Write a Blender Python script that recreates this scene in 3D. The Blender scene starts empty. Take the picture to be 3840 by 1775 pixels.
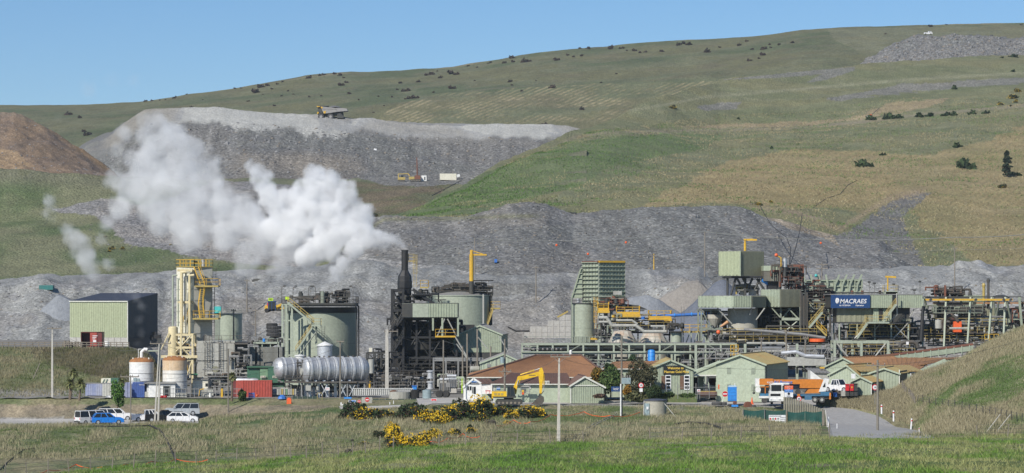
import bpy,math,random
import numpy as np
from mathutils import Vector

random.seed(7)
R=math.radians
SC=bpy.context.scene
COL=SC.collection
F,HY,CZ,CX=10400.0,1100.0,16.0,1920.0      # focal length in photo pixels, eye-level row, eye height above the yard, centre column

# ---------------------------------------------------------------- camera, sky, sun, exposure
cd=bpy.data.cameras.new('camera'); cam=bpy.data.objects.new('camera',cd); COL.objects.link(cam)
cam.location=(0,0,CZ); cam.rotation_euler=(R(90),0,0)
cd.sensor_width=36; cd.lens=36*F/3840; cd.shift_y=212.5/3840
cd.clip_start=1; cd.clip_end=20000
SC.camera=cam
SUN_EL,SUN_AZ=37,-146                           # azimuth clockwise from the view direction
wd=bpy.data.worlds.new("World"); SC.world=wd; wd.use_nodes=True
nt=wd.node_tree
sky=nt.nodes.new('ShaderNodeTexSky'); sky.sky_type='NISHITA'; sky.sun_disc=False
sky.sun_elevation=R(SUN_EL); sky.sun_rotation=R(SUN_AZ % 360); sky.altitude=400
sky.air_density=0.8; sky.dust_density=0.15; sky.ozone_density=5.0
hs=nt.nodes.new('ShaderNodeHueSaturation'); hs.inputs['Saturation'].default_value=1.12; nt.links.new(sky.outputs[0],hs.inputs['Color']); nt.links.new(hs.outputs[0],nt.nodes['Background'].inputs[0]); nt.nodes['Background'].inputs[1].default_value=0.082
sd=bpy.data.lights.new('sun','SUN'); sd.energy=3.9; sd.angle=R(0.53); sd.color=(1,.95,.87)
sun=bpy.data.objects.new('sun',sd); COL.objects.link(sun)
sdir=Vector((math.sin(R(SUN_AZ))*math.cos(R(SUN_EL)),math.cos(R(SUN_AZ))*math.cos(R(SUN_EL)),math.sin(R(SUN_EL))))
sun.rotation_euler=sdir.to_track_quat('Z','Y').to_euler(); sun.location=(-200,-100,300)
vs=SC.view_settings; vs.view_transform='Standard'; vs.look='None'; vs.gamma=1; vs.exposure=0.3; vs.use_curve_mapping=False
cy=SC.cycles; cy.max_bounces=10; cy.diffuse_bounces=2; cy.glossy_bounces=2; cy.transmission_bounces=3
cy.volume_bounces=12; cy.volume_step_rate=1.0; cy.volume_max_steps=256; cy.use_denoising=True; cy.sample_clamp_indirect=8
cy.caustics_reflective=False; cy.caustics_refractive=False
try: cy.denoiser='OPENIMAGEDENOISE'; cy.denoising_input_passes='RGB_ALBEDO_NORMAL'
except Exception: pass

# ---------------------------------------------------------------- materials
MATS={}
def nodes_of(name):
    m=bpy.data.materials.new(name); m.use_nodes=True
    t=m.node_tree; return m,t,t.nodes['Principled BSDF']
def N(t,kind,**kw):
    n=t.nodes.new(kind)
    for k,v in kw.items():
        if k.startswith('_'): n.inputs[k[1:]].default_value=v
        else: setattr(n,k,v)
    return n
def ramp(t,src,stops):
    r=N(t,'ShaderNodeValToRGB'); t.links.new(src,r.inputs[0]); e=r.color_ramp.elements
    while len(e) < len(stops): e.new(0.5)
    for i,(p,c) in enumerate(stops):
        e[i].position=p; e[i].color=(c,c,c,1) if isinstance(c,(int,float)) else (*c,1)
    return r
def mixc(t,fac,a,b,mode='MIX'):
    m=N(t,'ShaderNodeMix',data_type='RGBA',blend_type=mode)
    for sock,v in ((0,fac),(6,a),(7,b)):
        if hasattr(v,'links'): t.links.new(v,m.inputs[sock])
        else: m.inputs[sock].default_value=v if isinstance(v,(int,float)) else (*v,1)
    return m.outputs[2]
def mat(name,c,rough=.6,metal=0.0,dirt=.25,dirtc=(.16,.13,.10),scale=.6,streak=False,bump=0.0,rust=0.0,rustc=(.22,.09,.03)):
    """weathered paint or metal: large soft blotches, fine grain, optional vertical streaks and rust patches"""
    if name in MATS: return MATS[name]
    m,t,b=nodes_of(name)
    g=N(t,'ShaderNodeNewGeometry')
    mp=N(t,'ShaderNodeMapping'); mp.inputs['Scale'].default_value=(1,1,.18) if streak else (1,1,1)
    t.links.new(g.outputs['Position'],mp.inputs['Vector'])
    n1=N(t,'ShaderNodeTexNoise',_Scale=scale,_Detail=6.0,_Roughness=.65); t.links.new(mp.outputs[0],n1.inputs['Vector'])
    f=ramp(t,n1.outputs[0],[(.42,0),(.72,dirt)])
    c1=mixc(t,f.outputs[0],c,dirtc)
    n2=N(t,'ShaderNodeTexNoise',_Scale=3.1,_Detail=3.0); t.links.new(g.outputs['Position'],n2.inputs['Vector'])
    v=ramp(t,n2.outputs[0],[(.3,.86),(.7,1.1)])
    c2=mixc(t,1.0,c1,v.outputs[0],'MULTIPLY')
    if rust:
        n3=N(t,'ShaderNodeTexNoise',_Scale=scale*1.7,_Detail=8.0,_Roughness=.7); t.links.new(mp.outputs[0],n3.inputs['Vector'])
        rf=ramp(t,n3.outputs[0],[(.62-.3*rust,0),(.74-.25*rust,.85)])
        c2=mixc(t,rf.outputs[0],c2,rustc)
    t.links.new(c2,b.inputs['Base Color'])
    b.inputs['Roughness'].default_value=rough; b.inputs['Metallic'].default_value=metal
    if bump:
        bp=N(t,'ShaderNodeBump',_Strength=bump,_Distance=.05); t.links.new(n2.outputs[0],bp.inputs['Height']); t.links.new(bp.outputs[0],b.inputs['Normal'])
    MATS[name]=m; return m
def terrain_mat(name,fine,contrast,bump,dist,speck=0.0,speckc=(.42,.42,.42),spscale=1.0,stretch=(1,1,1),rot=0,stripe=None):
    """albedo patches come from the vertex colour attribute; grain, stones and relief from noise on position"""
    m,t,b=nodes_of(name)
    a=N(t,'ShaderNodeAttribute',attribute_name='Col')
    g=N(t,'ShaderNodeNewGeometry')
    mp=N(t,'ShaderNodeMapping'); mp.inputs['Scale'].default_value=stretch; mp.inputs['Rotation'].default_value=(0,0,rot)
    t.links.new(g.outputs['Position'],mp.inputs['Vector'])
    n1=N(t,'ShaderNodeTexNoise',_Scale=fine,_Detail=9.0,_Roughness=.72); t.links.new(mp.outputs[0],n1.inputs['Vector'])
    n2=N(t,'ShaderNodeTexNoise',_Scale=fine*.11,_Detail=5.0,_Roughness=.6); t.links.new(mp.outputs[0],n2.inputs['Vector'])
    v=ramp(t,n1.outputs[0],[(.3,1-contrast),(.7,1+contrast)])
    v2=ramp(t,n2.outputs[0],[(.3,1-contrast*.5),(.7,1+contrast*.4)])
    c=mixc(t,1.0,a.outputs['Color'],v.outputs[0],'MULTIPLY'); c=mixc(t,1.0,c,v2.outputs[0],'MULTIPLY')
    h=n1.outputs[0]
    if speck:
        vo=N(t,'ShaderNodeTexVoronoi',_Scale=spscale); t.links.new(g.outputs['Position'],vo.inputs['Vector'])
        sv=N(t,'ShaderNodeSeparateColor'); t.links.new(vo.outputs['Color'],sv.inputs[0])
        st=ramp(t,sv.outputs[0],[(0,.55),(.5,.95),(.85,1.1),(1,1.55)])
        cs=mixc(t,1.0,c,st.outputs[0],'MULTIPLY'); am=N(t,'ShaderNodeAttribute',attribute_name='Rock')
        ml=N(t,'ShaderNodeMath',operation='MULTIPLY'); t.links.new(am.outputs['Fac'],ml.inputs[0]); ml.inputs[1].default_value=speck
        c=mixc(t,ml.outputs[0],c,cs)
        ad=N(t,'ShaderNodeMath',operation='MULTIPLY_ADD'); t.links.new(vo.outputs['Distance'],ad.inputs[0]); ad.inputs[1].default_value=-.6
        t.links.new(n1.outputs[0],ad.inputs[2]); h=ad.outputs[0]
    t.links.new(c,b.inputs['Base Color']); b.inputs['Roughness'].default_value=.95; b.inputs['Specular IOR Level'].default_value=.15
    bp=N(t,'ShaderNodeBump',_Strength=bump,_Distance=dist); t.links.new(h,bp.inputs['Height']); t.links.new(bp.outputs[0],b.inputs['Normal'])
    return m
def col_mat(name,rough=.8,var=.25):
    """one colour per blade or leaf, from the Col attribute"""
    m,t,b=nodes_of(name); a=N(t,'ShaderNodeAttribute',attribute_name='Col')
    t.links.new(a.outputs['Color'],b.inputs['Base Color']); b.inputs['Roughness'].default_value=rough; b.inputs['Specular IOR Level'].default_value=.2
    return m

# ---------------------------------------------------------------- numpy value noise
def _h(ix,iy,s):
    n=(ix.astype(np.int64)*374761393+iy.astype(np.int64)*668265263+s*974711) & 0x7fffffff
    n=((n ^ (n >> 13))*1274126177) & 0x7fffffff
    n=(n ^ (n >> 16)) & 0xffff
    return n/65535.0
def vnoise(x,y,s=0):
    ix,iy=np.floor(x),np.floor(y); fx,fy=x-ix,y-iy
    fx=fx*fx*(3-2*fx); fy=fy*fy*(3-2*fy)
    a,b,c,d=_h(ix,iy,s),_h(ix+1,iy,s),_h(ix,iy+1,s),_h(ix+1,iy+1,s)
    return (a+(b-a)*fx)*(1-fy)+(c+(d-c)*fx)*fy
def fbm(x,y,s=0,o=4,g=.5):
    t=0; a=1; tot=0
    for k in range(o):
        t=t+a*(vnoise(x,y,s+k*17)-.5); tot += a; a *= g; x=x*2.03+11.3; y=y*2.03+5.7
    return t/tot*2
def inpoly(px,py,poly):
    r=np.zeros(px.shape,bool); n=len(poly)
    for i in range(n):
        x0,y0=poly[i]; x1,y1=poly[(i+1) % n]
        if y0 == y1: continue
        c=((y0 > py) != (y1 > py)) & (px < (x1-x0)*(py-y0)/(y1-y0)+x0)
        r ^= c
    return r

# ---------------------------------------------------------------- terrain layers
def P(px,py,Y): return ((px-CX)*Y/F,Y,CZ-(py-HY)*Y/F)
def pyz(z,Y): return HY+(CZ-z)*F/Y
def spec(s,px): return np.interp(px,[p[0] for p in s],[p[1] for p in s]) if isinstance(s,(list,tuple)) else np.full(px.shape,float(s))
LAY={}
class Layer:
    def __init__(self,name,px0,px1,ncol,curves,rows,mat_,colfn,noise,seed=1,smooth=True,kind='structure'):
        px=np.linspace(px0,px1,ncol); ys,zs=[],[]
        for Yc,pc in curves:
            Y=spec(Yc,px); ys.append(Y)
            zs.append(CZ-(spec(pc,px)-HY)*Y/F)
        YY,ZZ=[],[]
        for i,n in enumerate(rows):
            for k in range(n):
                t=k/n; YY.append(ys[i]*(1-t)+ys[i+1]*t); ZZ.append(zs[i]*(1-t)+zs[i+1]*t)
        YY.append(ys[-1]); ZZ.append(zs[-1]); Y=np.array(YY); Z=np.array(ZZ)
        k=3 if smooth is True else int(smooth)
        for _ in range(k):
            Z[1:-1]=(Z[:-2]+2*Z[1:-1]+Z[2:])/4
        PX=np.broadcast_to(px,Y.shape); X=(PX-CX)*Y/F
        self.py0=HY+(CZ-Z)*F/Y
        for fn in noise: Z=Z+fn(X,Y,Z,PX,self.py0)
        self.px,self.X,self.Y,self.Z=px,X,Y,Z; self.py=HY+(CZ-Z)*F/Y
        nr,nc=Y.shape
        co=np.stack([X,Y,Z],-1).reshape(-1,3).astype(np.float32)
        i=np.arange((nr-1)*(nc-1)); r,c=i // (nc-1),i % (nc-1); v=r*nc+c
        f=np.stack([v,v+1,v+nc+1,v+nc],-1).astype(np.int32)
        me=bpy.data.meshes.new(name); me.vertices.add(len(co)); me.vertices.foreach_set('co',co.ravel())
        me.loops.add(f.size); me.loops.foreach_set('vertex_index',f.ravel())
        me.polygons.add(len(f)); me.polygons.foreach_set('loop_start',np.arange(0,f.size,4,dtype=np.int32)); me.polygons.foreach_set('loop_total',np.full(len(f),4,np.int32))
        me.polygons.foreach_set('use_smooth',np.ones(len(f),bool)); me.update()
        rgb,rock=colfn(X,Y,Z,PX,self.py); g_=rgb.mean(-1,keepdims=True); w_=.26*(rgb[...,1:2] > rgb[...,0:1]*1.02)+.1; rgb=(rgb*(1-w_)+g_*w_*C3(1.12,1.06,.84))*(1.0+.7*w_)
        a=me.color_attributes.new('Col','FLOAT_COLOR','POINT'); arr=np.ones((nr*nc,4),np.float32); arr[:,:3]=rgb.reshape(-1,3); a.data.foreach_set('color',arr.ravel())
        rk=me.attributes.new('Rock','FLOAT','POINT'); rk.data.foreach_set('value',(np.zeros(nr*nc)+np.asarray(rock).reshape(-1)).astype(np.float32))
        me.materials.append(mat_); o=bpy.data.objects.new(name,me); COL.objects.link(o); o['kind']=kind; self.o=o; LAY[name]=self
    def hit(self,px,py,frm=0):
        """the first point of this slope met by the line of sight through a photo pixel"""
        c=int(np.clip(np.searchsorted(self.px,px),0,len(self.px)-1)); col=self.py[frm:,c]
        w=np.nonzero(col <= py)[0]
        if len(w) == 0: r=len(col)-1; return (float(self.X[r,c]),float(self.Y[r,c]),float(self.Z[r,c]))
        r=w[0]+frm
        if r == frm: return ((px-CX)*float(self.Y[r,c])/F,float(self.Y[r,c]),float(self.Z[r,c]))
        a,b=self.py[r-1,c],self.py[r,c]; t=(a-py)/(a-b+1e-9)
        Y=float(self.Y[r-1,c]*(1-t)+self.Y[r,c]*t); Z=float(self.Z[r-1,c]*(1-t)+self.Z[r,c]*t)
        return ((px-CX)*Y/F,Y,Z)
    def zat(self,px,Y):
        c=int(np.clip(np.searchsorted(self.px,px),0,len(self.px)-1))
        return float(np.interp(Y,self.Y[:,c],self.Z[:,c]))
def NZ(sc,amp,s,o=4,g=.5,sy=None,fade=None):
    def fn(X,Y,Z,PX,py):
        v=amp*fbm(X/sc,Y/(sy or sc),s,o,g)
        return v*fade(PX,py) if fade else v
    return fn
def lerp(a,b,t): return a+(b-a)*t[...,None]
def C3(*c): return np.array(c)
def sm(x,a,b): t=np.clip((x-a)/(b-a),0,1); return t*t*(3-2*t)
def grassy(X,Y,s,A,B,sc=30.0):
    return lerp(A,B,sm(fbm(X/sc,Y/sc,s,5),-.35,.35))

GREEN,DRY,OLIVE,TAN,BROWN=C3(.075,.118,.036),C3(.20,.185,.095),C3(.125,.145,.06),C3(.32,.245,.125),C3(.17,.12,.085)
GREY,GREYB,GREYL,GREYD=C3(.178,.174,.168),C3(.148,.156,.165),C3(.34,.335,.325),C3(.14,.14,.14)
m_grasshill=terrain_mat('far_pasture',.5,.36,.8,1.6,stretch=(1,.5,1))
m_midhill=terrain_mat('hill_pasture',1.0,.36,.8,.9,speck=.9,spscale=1.2,stretch=(1,.6,1))
m_rock=terrain_mat('broken_rock',1.0,.24,.35,.8,speck=.95,spscale=1.5)
m_rock2=terrain_mat('quarry_rubble',1.6,.22,.32,.5,speck=.85,spscale=2.4)
m_gravel=terrain_mat('yard_gravel',3.0,.2,.5,.15,speck=.4,spscale=4)
m_bank=terrain_mat('rough_grass_ground',2.4,.45,.8,.35,stretch=(1,.5,1))

def c_far(X,Y,Z,px,py):
    c=grassy(X,Y,3,C3(.085,.115,.045),C3(.15,.148,.075),70); c=lerp(c,C3(.155,.14,.085),sm(fbm(X/22,Y/22,19,5),.05,.5)*.6)
    crest=spec(SKYLINE,px)
    dry=inpoly(px+25*fbm(X/20,Y/20,5),py+14*fbm(X/15,Y/60,6),[(1380,470),(1500,390),(1640,350),(2000,330),(2500,310),(2720,310),(2500,400),(2200,500),(1400,500)])
    rows=np.sin((px*.42+py*1.0)*.52+3*fbm(X/60,Y/60,9))*.5+.5          # contour-ploughed strips with straw left in them
    w=dry*(.06+.75*rows ** 2*sm(fbm(X/20,Y/20,8,5),-.35,.25)*(.55+.45*sm(fbm(X/2.5,Y/6,88,3),-.4,.3)))
    c=lerp(c,C3(.42,.34,.20),w)
    c=lerp(c,C3(.20,.19,.115),inpoly(px,py+6*fbm(X/30,Y/30,4),[(3100,110),(3840,95),(4400,90),(4400,240),(3240,200),(3130,150)])*.5)
    c=lerp(c,C3(.25,.21,.13),(1-sm(py-crest,0,7))*sm(fbm(X/40,Y/40,22),-.1,.4)*.7)
    return c,0*X
SKYLINE=[(-400,396),(0,390),(240,393),(400,388),(560,375),(700,350),(900,328),(1060,302),(1150,287),(1290,278),(1500,272),(1700,252),(1800,235),(1960,205),(2150,180),(2400,158),(2700,142),(2900,125),(3010,108),(3050,106),(3150,100),(3400,93),(3840,90),(4400,80)]
Layer('far_hills',-400,4300,620,[([(-400,1300),(1500,1330),(2200,1420),(2700,1560),(4300,1660)],[(-400,760),(1000,700),(2200,640),(2700,470),(3000,420),(4300,350)]),([(-400,1750),(1500,1700),(4300,1800)],[(-400,510),(1200,420),(2200,340),(3000,230),(4300,190)]),([(-400,2100),(4300,2000)],SKYLINE),(2600,[(-400,480),(4300,220)])],[60,110,12],m_grasshill,c_far,[NZ(130,3.0,2,4),NZ(14,.5,6,3)])

# the haul-road waste dump and the brown mound left of it
DUMP=[(-400,900),(150,760),(325,560),(420,520),(470,470),(545,420),(640,410),(800,408),(960,418),(1150,432),(1300,440),(1450,455),(1700,472),(1900,472),(2100,475),(2185,485),(2300,520),(2600,560)]
def c_dump(X,Y,Z,px,py):
    c=lerp(GREY*.92,GREYB*.82,sm(fbm(X/20,Z/9,3,5),-.3,.3)); top=spec(DUMP,px)
    d=py-top; ed=62+30*fbm(px/90,px*0,4)+14*fbm(px/20,px*0,12)
    ed=np.where(px > 1500,ed*.75,ed)
    c=lerp(c,C3(.285,.295,.305),(1-sm(d,ed-8,ed+10))*sm(px,560,700))
    c=lerp(c,C3(.27,.25,.215),(1-sm(d,20,80))*sm(fbm(X/30,Z/14,31),.0,.35)*.6)
    c=lerp(c,C3(.30,.25,.19),sm(fbm(X/35,Z/40,14),.05,.5)*.45*sm(d,110,170))
    c=lerp(c,BROWN*1.1,sm(py,650,700)*.5)
    return c*(1+.22*fbm(X/3,Z/40,33,3)*sm(d,40,80))[...,None],sm(d,40,75)*.85+.15
Layer('waste_rock_dump',-400,2600,520,[(1010,[(-400,1000),(2600,830)]),(1042,[(-400,950),(1000,735),(2600,740)]),(1130,DUMP),(1250,[(-400,900),(545,432),(2100,485),(2600,570)])],[10,110,6],m_rock,c_dump,
      [NZ(26,2.2,4,4,sy=60),NZ(5,.55,8,4,.6),lambda X,Y,Z,px,py: 0.8*fbm(X/7,Y*0,77,3)*sm(py,470,520)],seed=2)
MOUND=[(-500,400),(-100,415),(0,420),(55,420),(130,455),(200,490),(300,560),(370,610),(430,650),(520,720),(700,900)]
def c_mound(X,Y,Z,px,py):
    c=lerp(C3(.17,.13,.105),C3(.235,.165,.11),sm(fbm(X/14,Z/8,5,5),-.3,.3)); e=py-spec(MOUND,px)
    c=lerp(c,C3(.33,.215,.115),(1-sm(e,0,26))*.8*sm(px,60,320))
    c=lerp(c,C3(.33,.23,.13),inpoly(px,py+20*fbm(X/12,Z/8,8),[(-400,540),(60,560),(130,640),(-400,680)])*.6)
    c=lerp(c,C3(.28,.22,.155),(1-sm(e,0,26))*.6*(1-sm(px,60,250)))
    return c,.8+0*X
Layer('brown_spoil_mound',-500,700,200,[(884,900),(900,[(-500,650),(430,680),(700,900)]),(975,MOUND),(1010,[(-500,430),(55,440),(700,950)])],[8,80,5],m_rock2,c_mound,[NZ(18,1.5,14,4),NZ(4,.9,18,4,.6)])

# green ground left under the dump, running right to the drill pad
VAL=[(-500,632),(0,634),(200,645),(430,648),(850,672),(1250,682),(1330,668),(1480,660),(1580,655),(1720,648),(1850,628),(2000,590),(2200,560)]
def c_val(X,Y,Z,px,py):
    c=grassy(X,Y,13,C3(.085,.135,.045),C3(.165,.175,.085),22)
    c=lerp(c,C3(.155,.145,.10),(1-sm(py,655,730))*.55)
    q=inpoly(px+26*fbm(X/9,Y/9,21),py+14*fbm(X/9,Y/9,22),[(190,790),(330,760),(390,742),(560,770),(800,680),(1280,700),(1420,800),(1470,900),(1500,1060),(1290,1050),(1160,1010),(1000,1000),(840,985),(660,950),(560,930),(470,915),(420,860),(340,800),(230,800)])
    g=lerp(C3(.31,.29,.27),C3(.24,.235,.235),sm(fbm(X/10,Y/10,27),-.3,.3)); c=c*(1-q[...,None])+g*q[...,None]
    b=inpoly(px+14*fbm(X/7,Y/7,31),py,[(1240,676),(1480,690),(1700,690),(1560,790),(1420,815),(1330,790)])
    c=lerp(c,grassy(X,Y,33,C3(.17,.135,.09),C3(.12,.13,.06),9),b*.95)
    b=inpoly(px,py+8*fbm(X/7,Y/7,32),[(1250,640),(2100,540),(1760,690),(1560,700),(1450,700)])
    c=lerp(c,GREY*1.15,b*.95)
    return c,np.maximum(q,b)*.9
Layer('green_valley_side',-500,2200,480,[(700,1180),(720,1080),(840,[(-500,850),(380,830),(1000,860),(1400,830),(2200,800)]),([(-500,880),(450,888),(800,960),(2200,980)],VAL),([(-500,900),(450,915),(800,1010),(2200,1035)],[(-500,668),(430,700),(1250,745),(1600,720),(2200,640)])],[6,70,80,8],m_midhill,c_val,
      [NZ(40,2.2,24,4),NZ(6,.45,28,4,.6),lambda X,Y,Z,px,py: 2.5*np.exp(-((px-560)/190.) ** 2-((py-800)/45.) ** 2)*(1+.5*fbm(X/5,Y/5,44))])

# the smooth green hill that runs up to the right
M6=[(1200,960),(1380,850),(1440,815),(1600,752),(1700,705),(1800,658),(1900,612),(2000,562),(2120,502),(2200,480),(2300,440),(2400,402),(2500,362),(2600,332),(2700,300),(2850,288),(3000,272),(3230,247),(3500,228),(3840,200),(4400,160)]
def band(px,py,line,w): return np.exp(-((py-spec(line,px))/w) ** 2)
def c_mid(X,Y,Z,px,py):
    c=grassy(X,Y,43,C3(.145,.165,.07),C3(.205,.20,.105),30)
    top=spec(M6,px)
    gr=inpoly(px+30*fbm(X/14,Y/14,45),py+18*fbm(X/10,Y/10,46),[(1440,812),(1700,700),(2100,540),(2500,500),(2700,505),(2640,560),(2300,620),(2180,700),(1980,740),(1800,800),(1600,812)])
    c=lerp(c,C3(.10,.16,.05),gr*.75)
    gr=inpoly(px+20*fbm(X/14,Y/14,47),py,[(2040,770),(2230,640),(2600,540),(2560,590),(2300,690),(2140,770)]); c=lerp(c,C3(.10,.15,.05),gr*.35)
    gr=inpoly(px,py+12*fbm(X/14,Y/14,48),[(2500,420),(3000,395),(3840,300),(3840,340),(3000,430),(2500,450)]); c=lerp(c,C3(.12,.15,.055),gr*.5)
    br=inpoly(px+40*fbm(X/18,Y/18,49),py+25*fbm(X/18,Y/18,50),[(2400,775),(2560,690),(2760,590),(3000,560),(3250,560),(3500,590),(3840,470),(4400,440),(4400,1010),(3700,1000),(3400,800),(3000,780),(2800,765)])
    stripes=.5+.5*np.sin((px*.62+py)*.3+5*fbm(X/15,Y/40,51))
    c=lerp(c,C3(.40,.29,.15),br*(.42+.3*stripes*sm(fbm(X/12,Y/30,52),-.4,.3)))
    ybig=inpoly(px+20*fbm(X/8,Y/8,54),py,[(2560,760),(2600,660),(2900,600),(3300,640),(3400,720),(3100,780)]); c=lerp(c,C3(.36,.26,.12),ybig*.25)
    c=lerp(c,C3(.27,.235,.17),band(px,py,[(1200,900),(1700,700),(2150,515),(2300,497),(2700,487),(3000,478),(3200,460),(3400,435),(3840,395),(4400,380)],9+6*fbm(px/90,px*0,5))*.75*sm(px,2000,2200))
    c=lerp(c,C3(.42,.30,.20),inpoly(px,py+10*fbm(X/6,Y/6,53),[(2500,478),(2800,462),(3180,445),(3360,380),(3560,370),(3480,405),(3280,440),(3000,475)])*.55)
    c=lerp(c,C3(.30,.29,.19),band(px,py,[(2400,410),(2640,365),(3000,335),(3400,300),(3840,275),(4400,250)],5)*.7)
    g1=inpoly(px+12*fbm(X/8,Y/8,61),py+6*fbm(X/8,Y/8,62),[(2610,400),(2700,385),(2780,385),(2760,410),(2640,415)]) | inpoly(px+12*fbm(X/8,Y/8,61),py,[(2700,300),(3010,268),(3210,250),(3210,262),(3100,300),(3020,312),(3080,280),(2860,295)]) | inpoly(px+30*fbm(X/8,Y/8,61),py+8*fbm(X/8,Y/8,63),[(3100,370),(3400,315),(3860,290),(3860,310),(3500,340),(3250,365),(3150,378)])
    c=lerp(c,C3(.235,.225,.225),g1*.7)
    f=inpoly(px+12*fbm(X/5,Y/5,64),py+6*fbm(X/5,Y/5,65),[(3150,880),(3240,830),(3330,760),(3430,722),(3490,720),(3440,770),(3385,815),(3400,860),(3420,900),(3480,1020),(3100,1050),(3000,900)])
    c=lerp(c,GREY*1.02,f*.95)
    f2=band(px,py,[(2800,772),(3000,800),(3150,860),(3330,745),(3480,712),(3500,712)],12)*sm(px,2780,2850)*(1-sm(px,3440,3500)); c=lerp(c,C3(.36,.27,.18),f2*.7)
    return c,np.maximum(g1*.8,f*.9)
Layer('green_hillside',1200,4400,640,[(650,1180),(690,1080),([(1200,730),(2200,800),(4400,860)],[(1200,980),(1440,870),(2000,810),(2600,790),(3300,790),(4400,760)]),([(1200,760),(1440,800),(1900,950),(2200,1060),(2700,1180),(4400,1250)],[(1200,970),(1440,828),(1900,640),(2200,515),(2300,497),(2700,487),(3000,478),(3200,460),(3400,435),(3840,395),(4400,380)]),
      ([(1200,765),(1440,805),(1900,962),(2200,1072),(2700,1192),(4400,1262)],[(1200,968),(1440,826),(1900,637),(2200,511),(2300,491),(2700,481),(3000,470),(3200,452),(3400,427),(3840,387),(4400,370)]),
      ([(1200,770),(1440,810),(1900,985),(2200,1100),(2700,1330),(4400,1600)],M6),([(1200,830),(1440,870),(1900,1045),(2200,1160),(2700,1390),(4400,1660)],[(p,y+22) for p,y in M6])],[4,34,90,6,70,5],m_midhill,c_mid,[NZ(60,2.5,64,4),NZ(6,.5,68,4,.6)],smooth=2)
# blocky rock tip high on the right
TIP=[(3100,330),(3225,250),(3290,200),(3340,165),(3400,142),(3480,135),(3620,133),(3720,138),(3790,160),(3830,145),(3960,130),(4300,130)]
def c_tip(X,Y,Z,px,py): return lerp(GREYB*.85,GREY*1.0,sm(fbm(X/14,Z/5,71,5),-.3,.3)),1+0*X
Layer('rock_tip',3100,4300,240,[(1640,340),(1660,[(3100,340),(3225,262),(3840,215),(4300,200)]),(1700,TIP),(1760,[(3100,340),(3400,150),(4300,140)])],[3,50,6],m_rock,c_tip,[NZ(12,2.6,74,5,.65),NZ(3.2,1.6,75,3,.65)],smooth=1)

# grey rubble slope across the middle
MR=[(1180,990),(1300,880),(1380,832),(1440,815),(1600,818),(1700,812),(1830,790),(1900,755),(1990,745),(2050,752),(2150,792),(2300,786),(2450,770),(2700,768),(2800,775),(2870,795),(2960,815),(3060,850),(3150,872),(3300,880),(3380,930),(3480,1000),(3600,1010),(4400,1020)]
def c_mr(X,Y,Z,px,py):
    c=lerp(GREY*1.06,GREYB*.9,sm(fbm(X/16,Z/8,81,5)+.4*(sm(px,2250,2500)-sm(px,2900,3000)),-.2,.45))
    c=lerp(c,C3(.27,.245,.205),sm(fbm(X/30,Z/12,83),.0,.4)*.55*(1-sm(px,2200,2600)))
    c=lerp(c,C3(.19,.19,.11),band(px,py,[(1180,1000),(1440,822),(1650,822),(1900,812),(2300,806),(2320,900)],8)*(1-sm(px,1980,2050))*.7)
    c=lerp(c,C3(.34,.27,.185),inpoly(px+10*fbm(X/5,Z/5,84),py,[(2790,760),(2900,790),(2990,830),(3120,880),(3150,930),(3080,890),(2960,860),(2840,800)])*.7)
    c=lerp(c,GREYL*.98,inpoly(px,py+6*fbm(X/6,Z/6,85),[(1330,960),(1560,990),(1800,1025),(1800,1050),(1560,1010),(1330,985)])*.9)
    c=c*(1+.35*fbm((X+Z*.5)/3,Z/35,34,4))[...,None]; return c,1+0*X
Layer('grey_rubble_slope',1180,4400,640,[(610,1200),(625,1120),(770,MR),(800,[(1180,1000),(1440,822),(2300,792),(3150,880),(3600,1015),(4400,1025)])],[4,150,5],m_rock,c_mr,[NZ(30,2.4,84,4),NZ(5,.5,88,4,.6),NZ(2,.3,89,2)])

# blue-grey benches right behind the plant
QB=[(-500,1062),(0,1058),(200,1052),(420,1050),(600,1046),(780,1043),(860,1030),(930,1048),(1010,1032),(1150,1030),(1260,1022),(1340,985),(1400,978),(1480,1000),(1600,1028),(1650,1012),(1720,1038),(1800,1040),(1850,1034),(2140,1036),(2330,1030),(2450,1018),(2560,1030),(2620,1022),(2680,1060),(2800,1070),(2950,1040),(3060,1016),(3300,1012),(3500,1012),(3560,1000),(3590,978),(3680,974),(3740,1004),(3790,1000),(3850,986),(4400,990)]
def c_qb(X,Y,Z,px,py):
    c=lerp(C3(.255,.245,.23),C3(.20,.212,.228),sm(fbm(X/12,Z/6,91,5)+.45*(1-sm(py,1080,1150)),-.2,.5))
    c=lerp(c,GREYD,inpoly(px+10*fbm(X/3,Z/3,92),py+8*fbm(X/4,Z/2,93),[(1840,1062),(2145,1066),(2120,1100),(2060,1120),(1960,1100),(1840,1120)])*.7)  # dark band: the cliff's shade put into the bench colour
    c=lerp(c,C3(.34,.35,.36),inpoly(px+10*fbm(X/4,Z/3,94),py,[(3590,975),(3700,975),(3780,1010),(3740,1040),(3590,1000)])*.6)
    c=lerp(c,C3(.235,.205,.165),sm(fbm(X/18,Z/10,95),.05,.45)*.4*sm(py,1120,1220))
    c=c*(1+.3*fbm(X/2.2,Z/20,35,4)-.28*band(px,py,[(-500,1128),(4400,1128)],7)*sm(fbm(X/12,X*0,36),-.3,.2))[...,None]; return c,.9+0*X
def ravine(X,Y,Z,px,py):
    v=0
    for cx,w,a in ((2150,40,-1.5),(2380,60,-2.2),(2560,50,2.2),(1300,60,1.8),(800,40,1.5),(160,60,1.6),(3300,80,1.0),(620,30,-1.2),(960,40,-1.1),(1600,50,1.1)):
        v=v+a*np.exp(-((px-cx+20*fbm(Z/3,Z*0,cx))/w) ** 2)*sm(py,1020,1080)*(1-sm(py,1230,1330))
    return v
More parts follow.
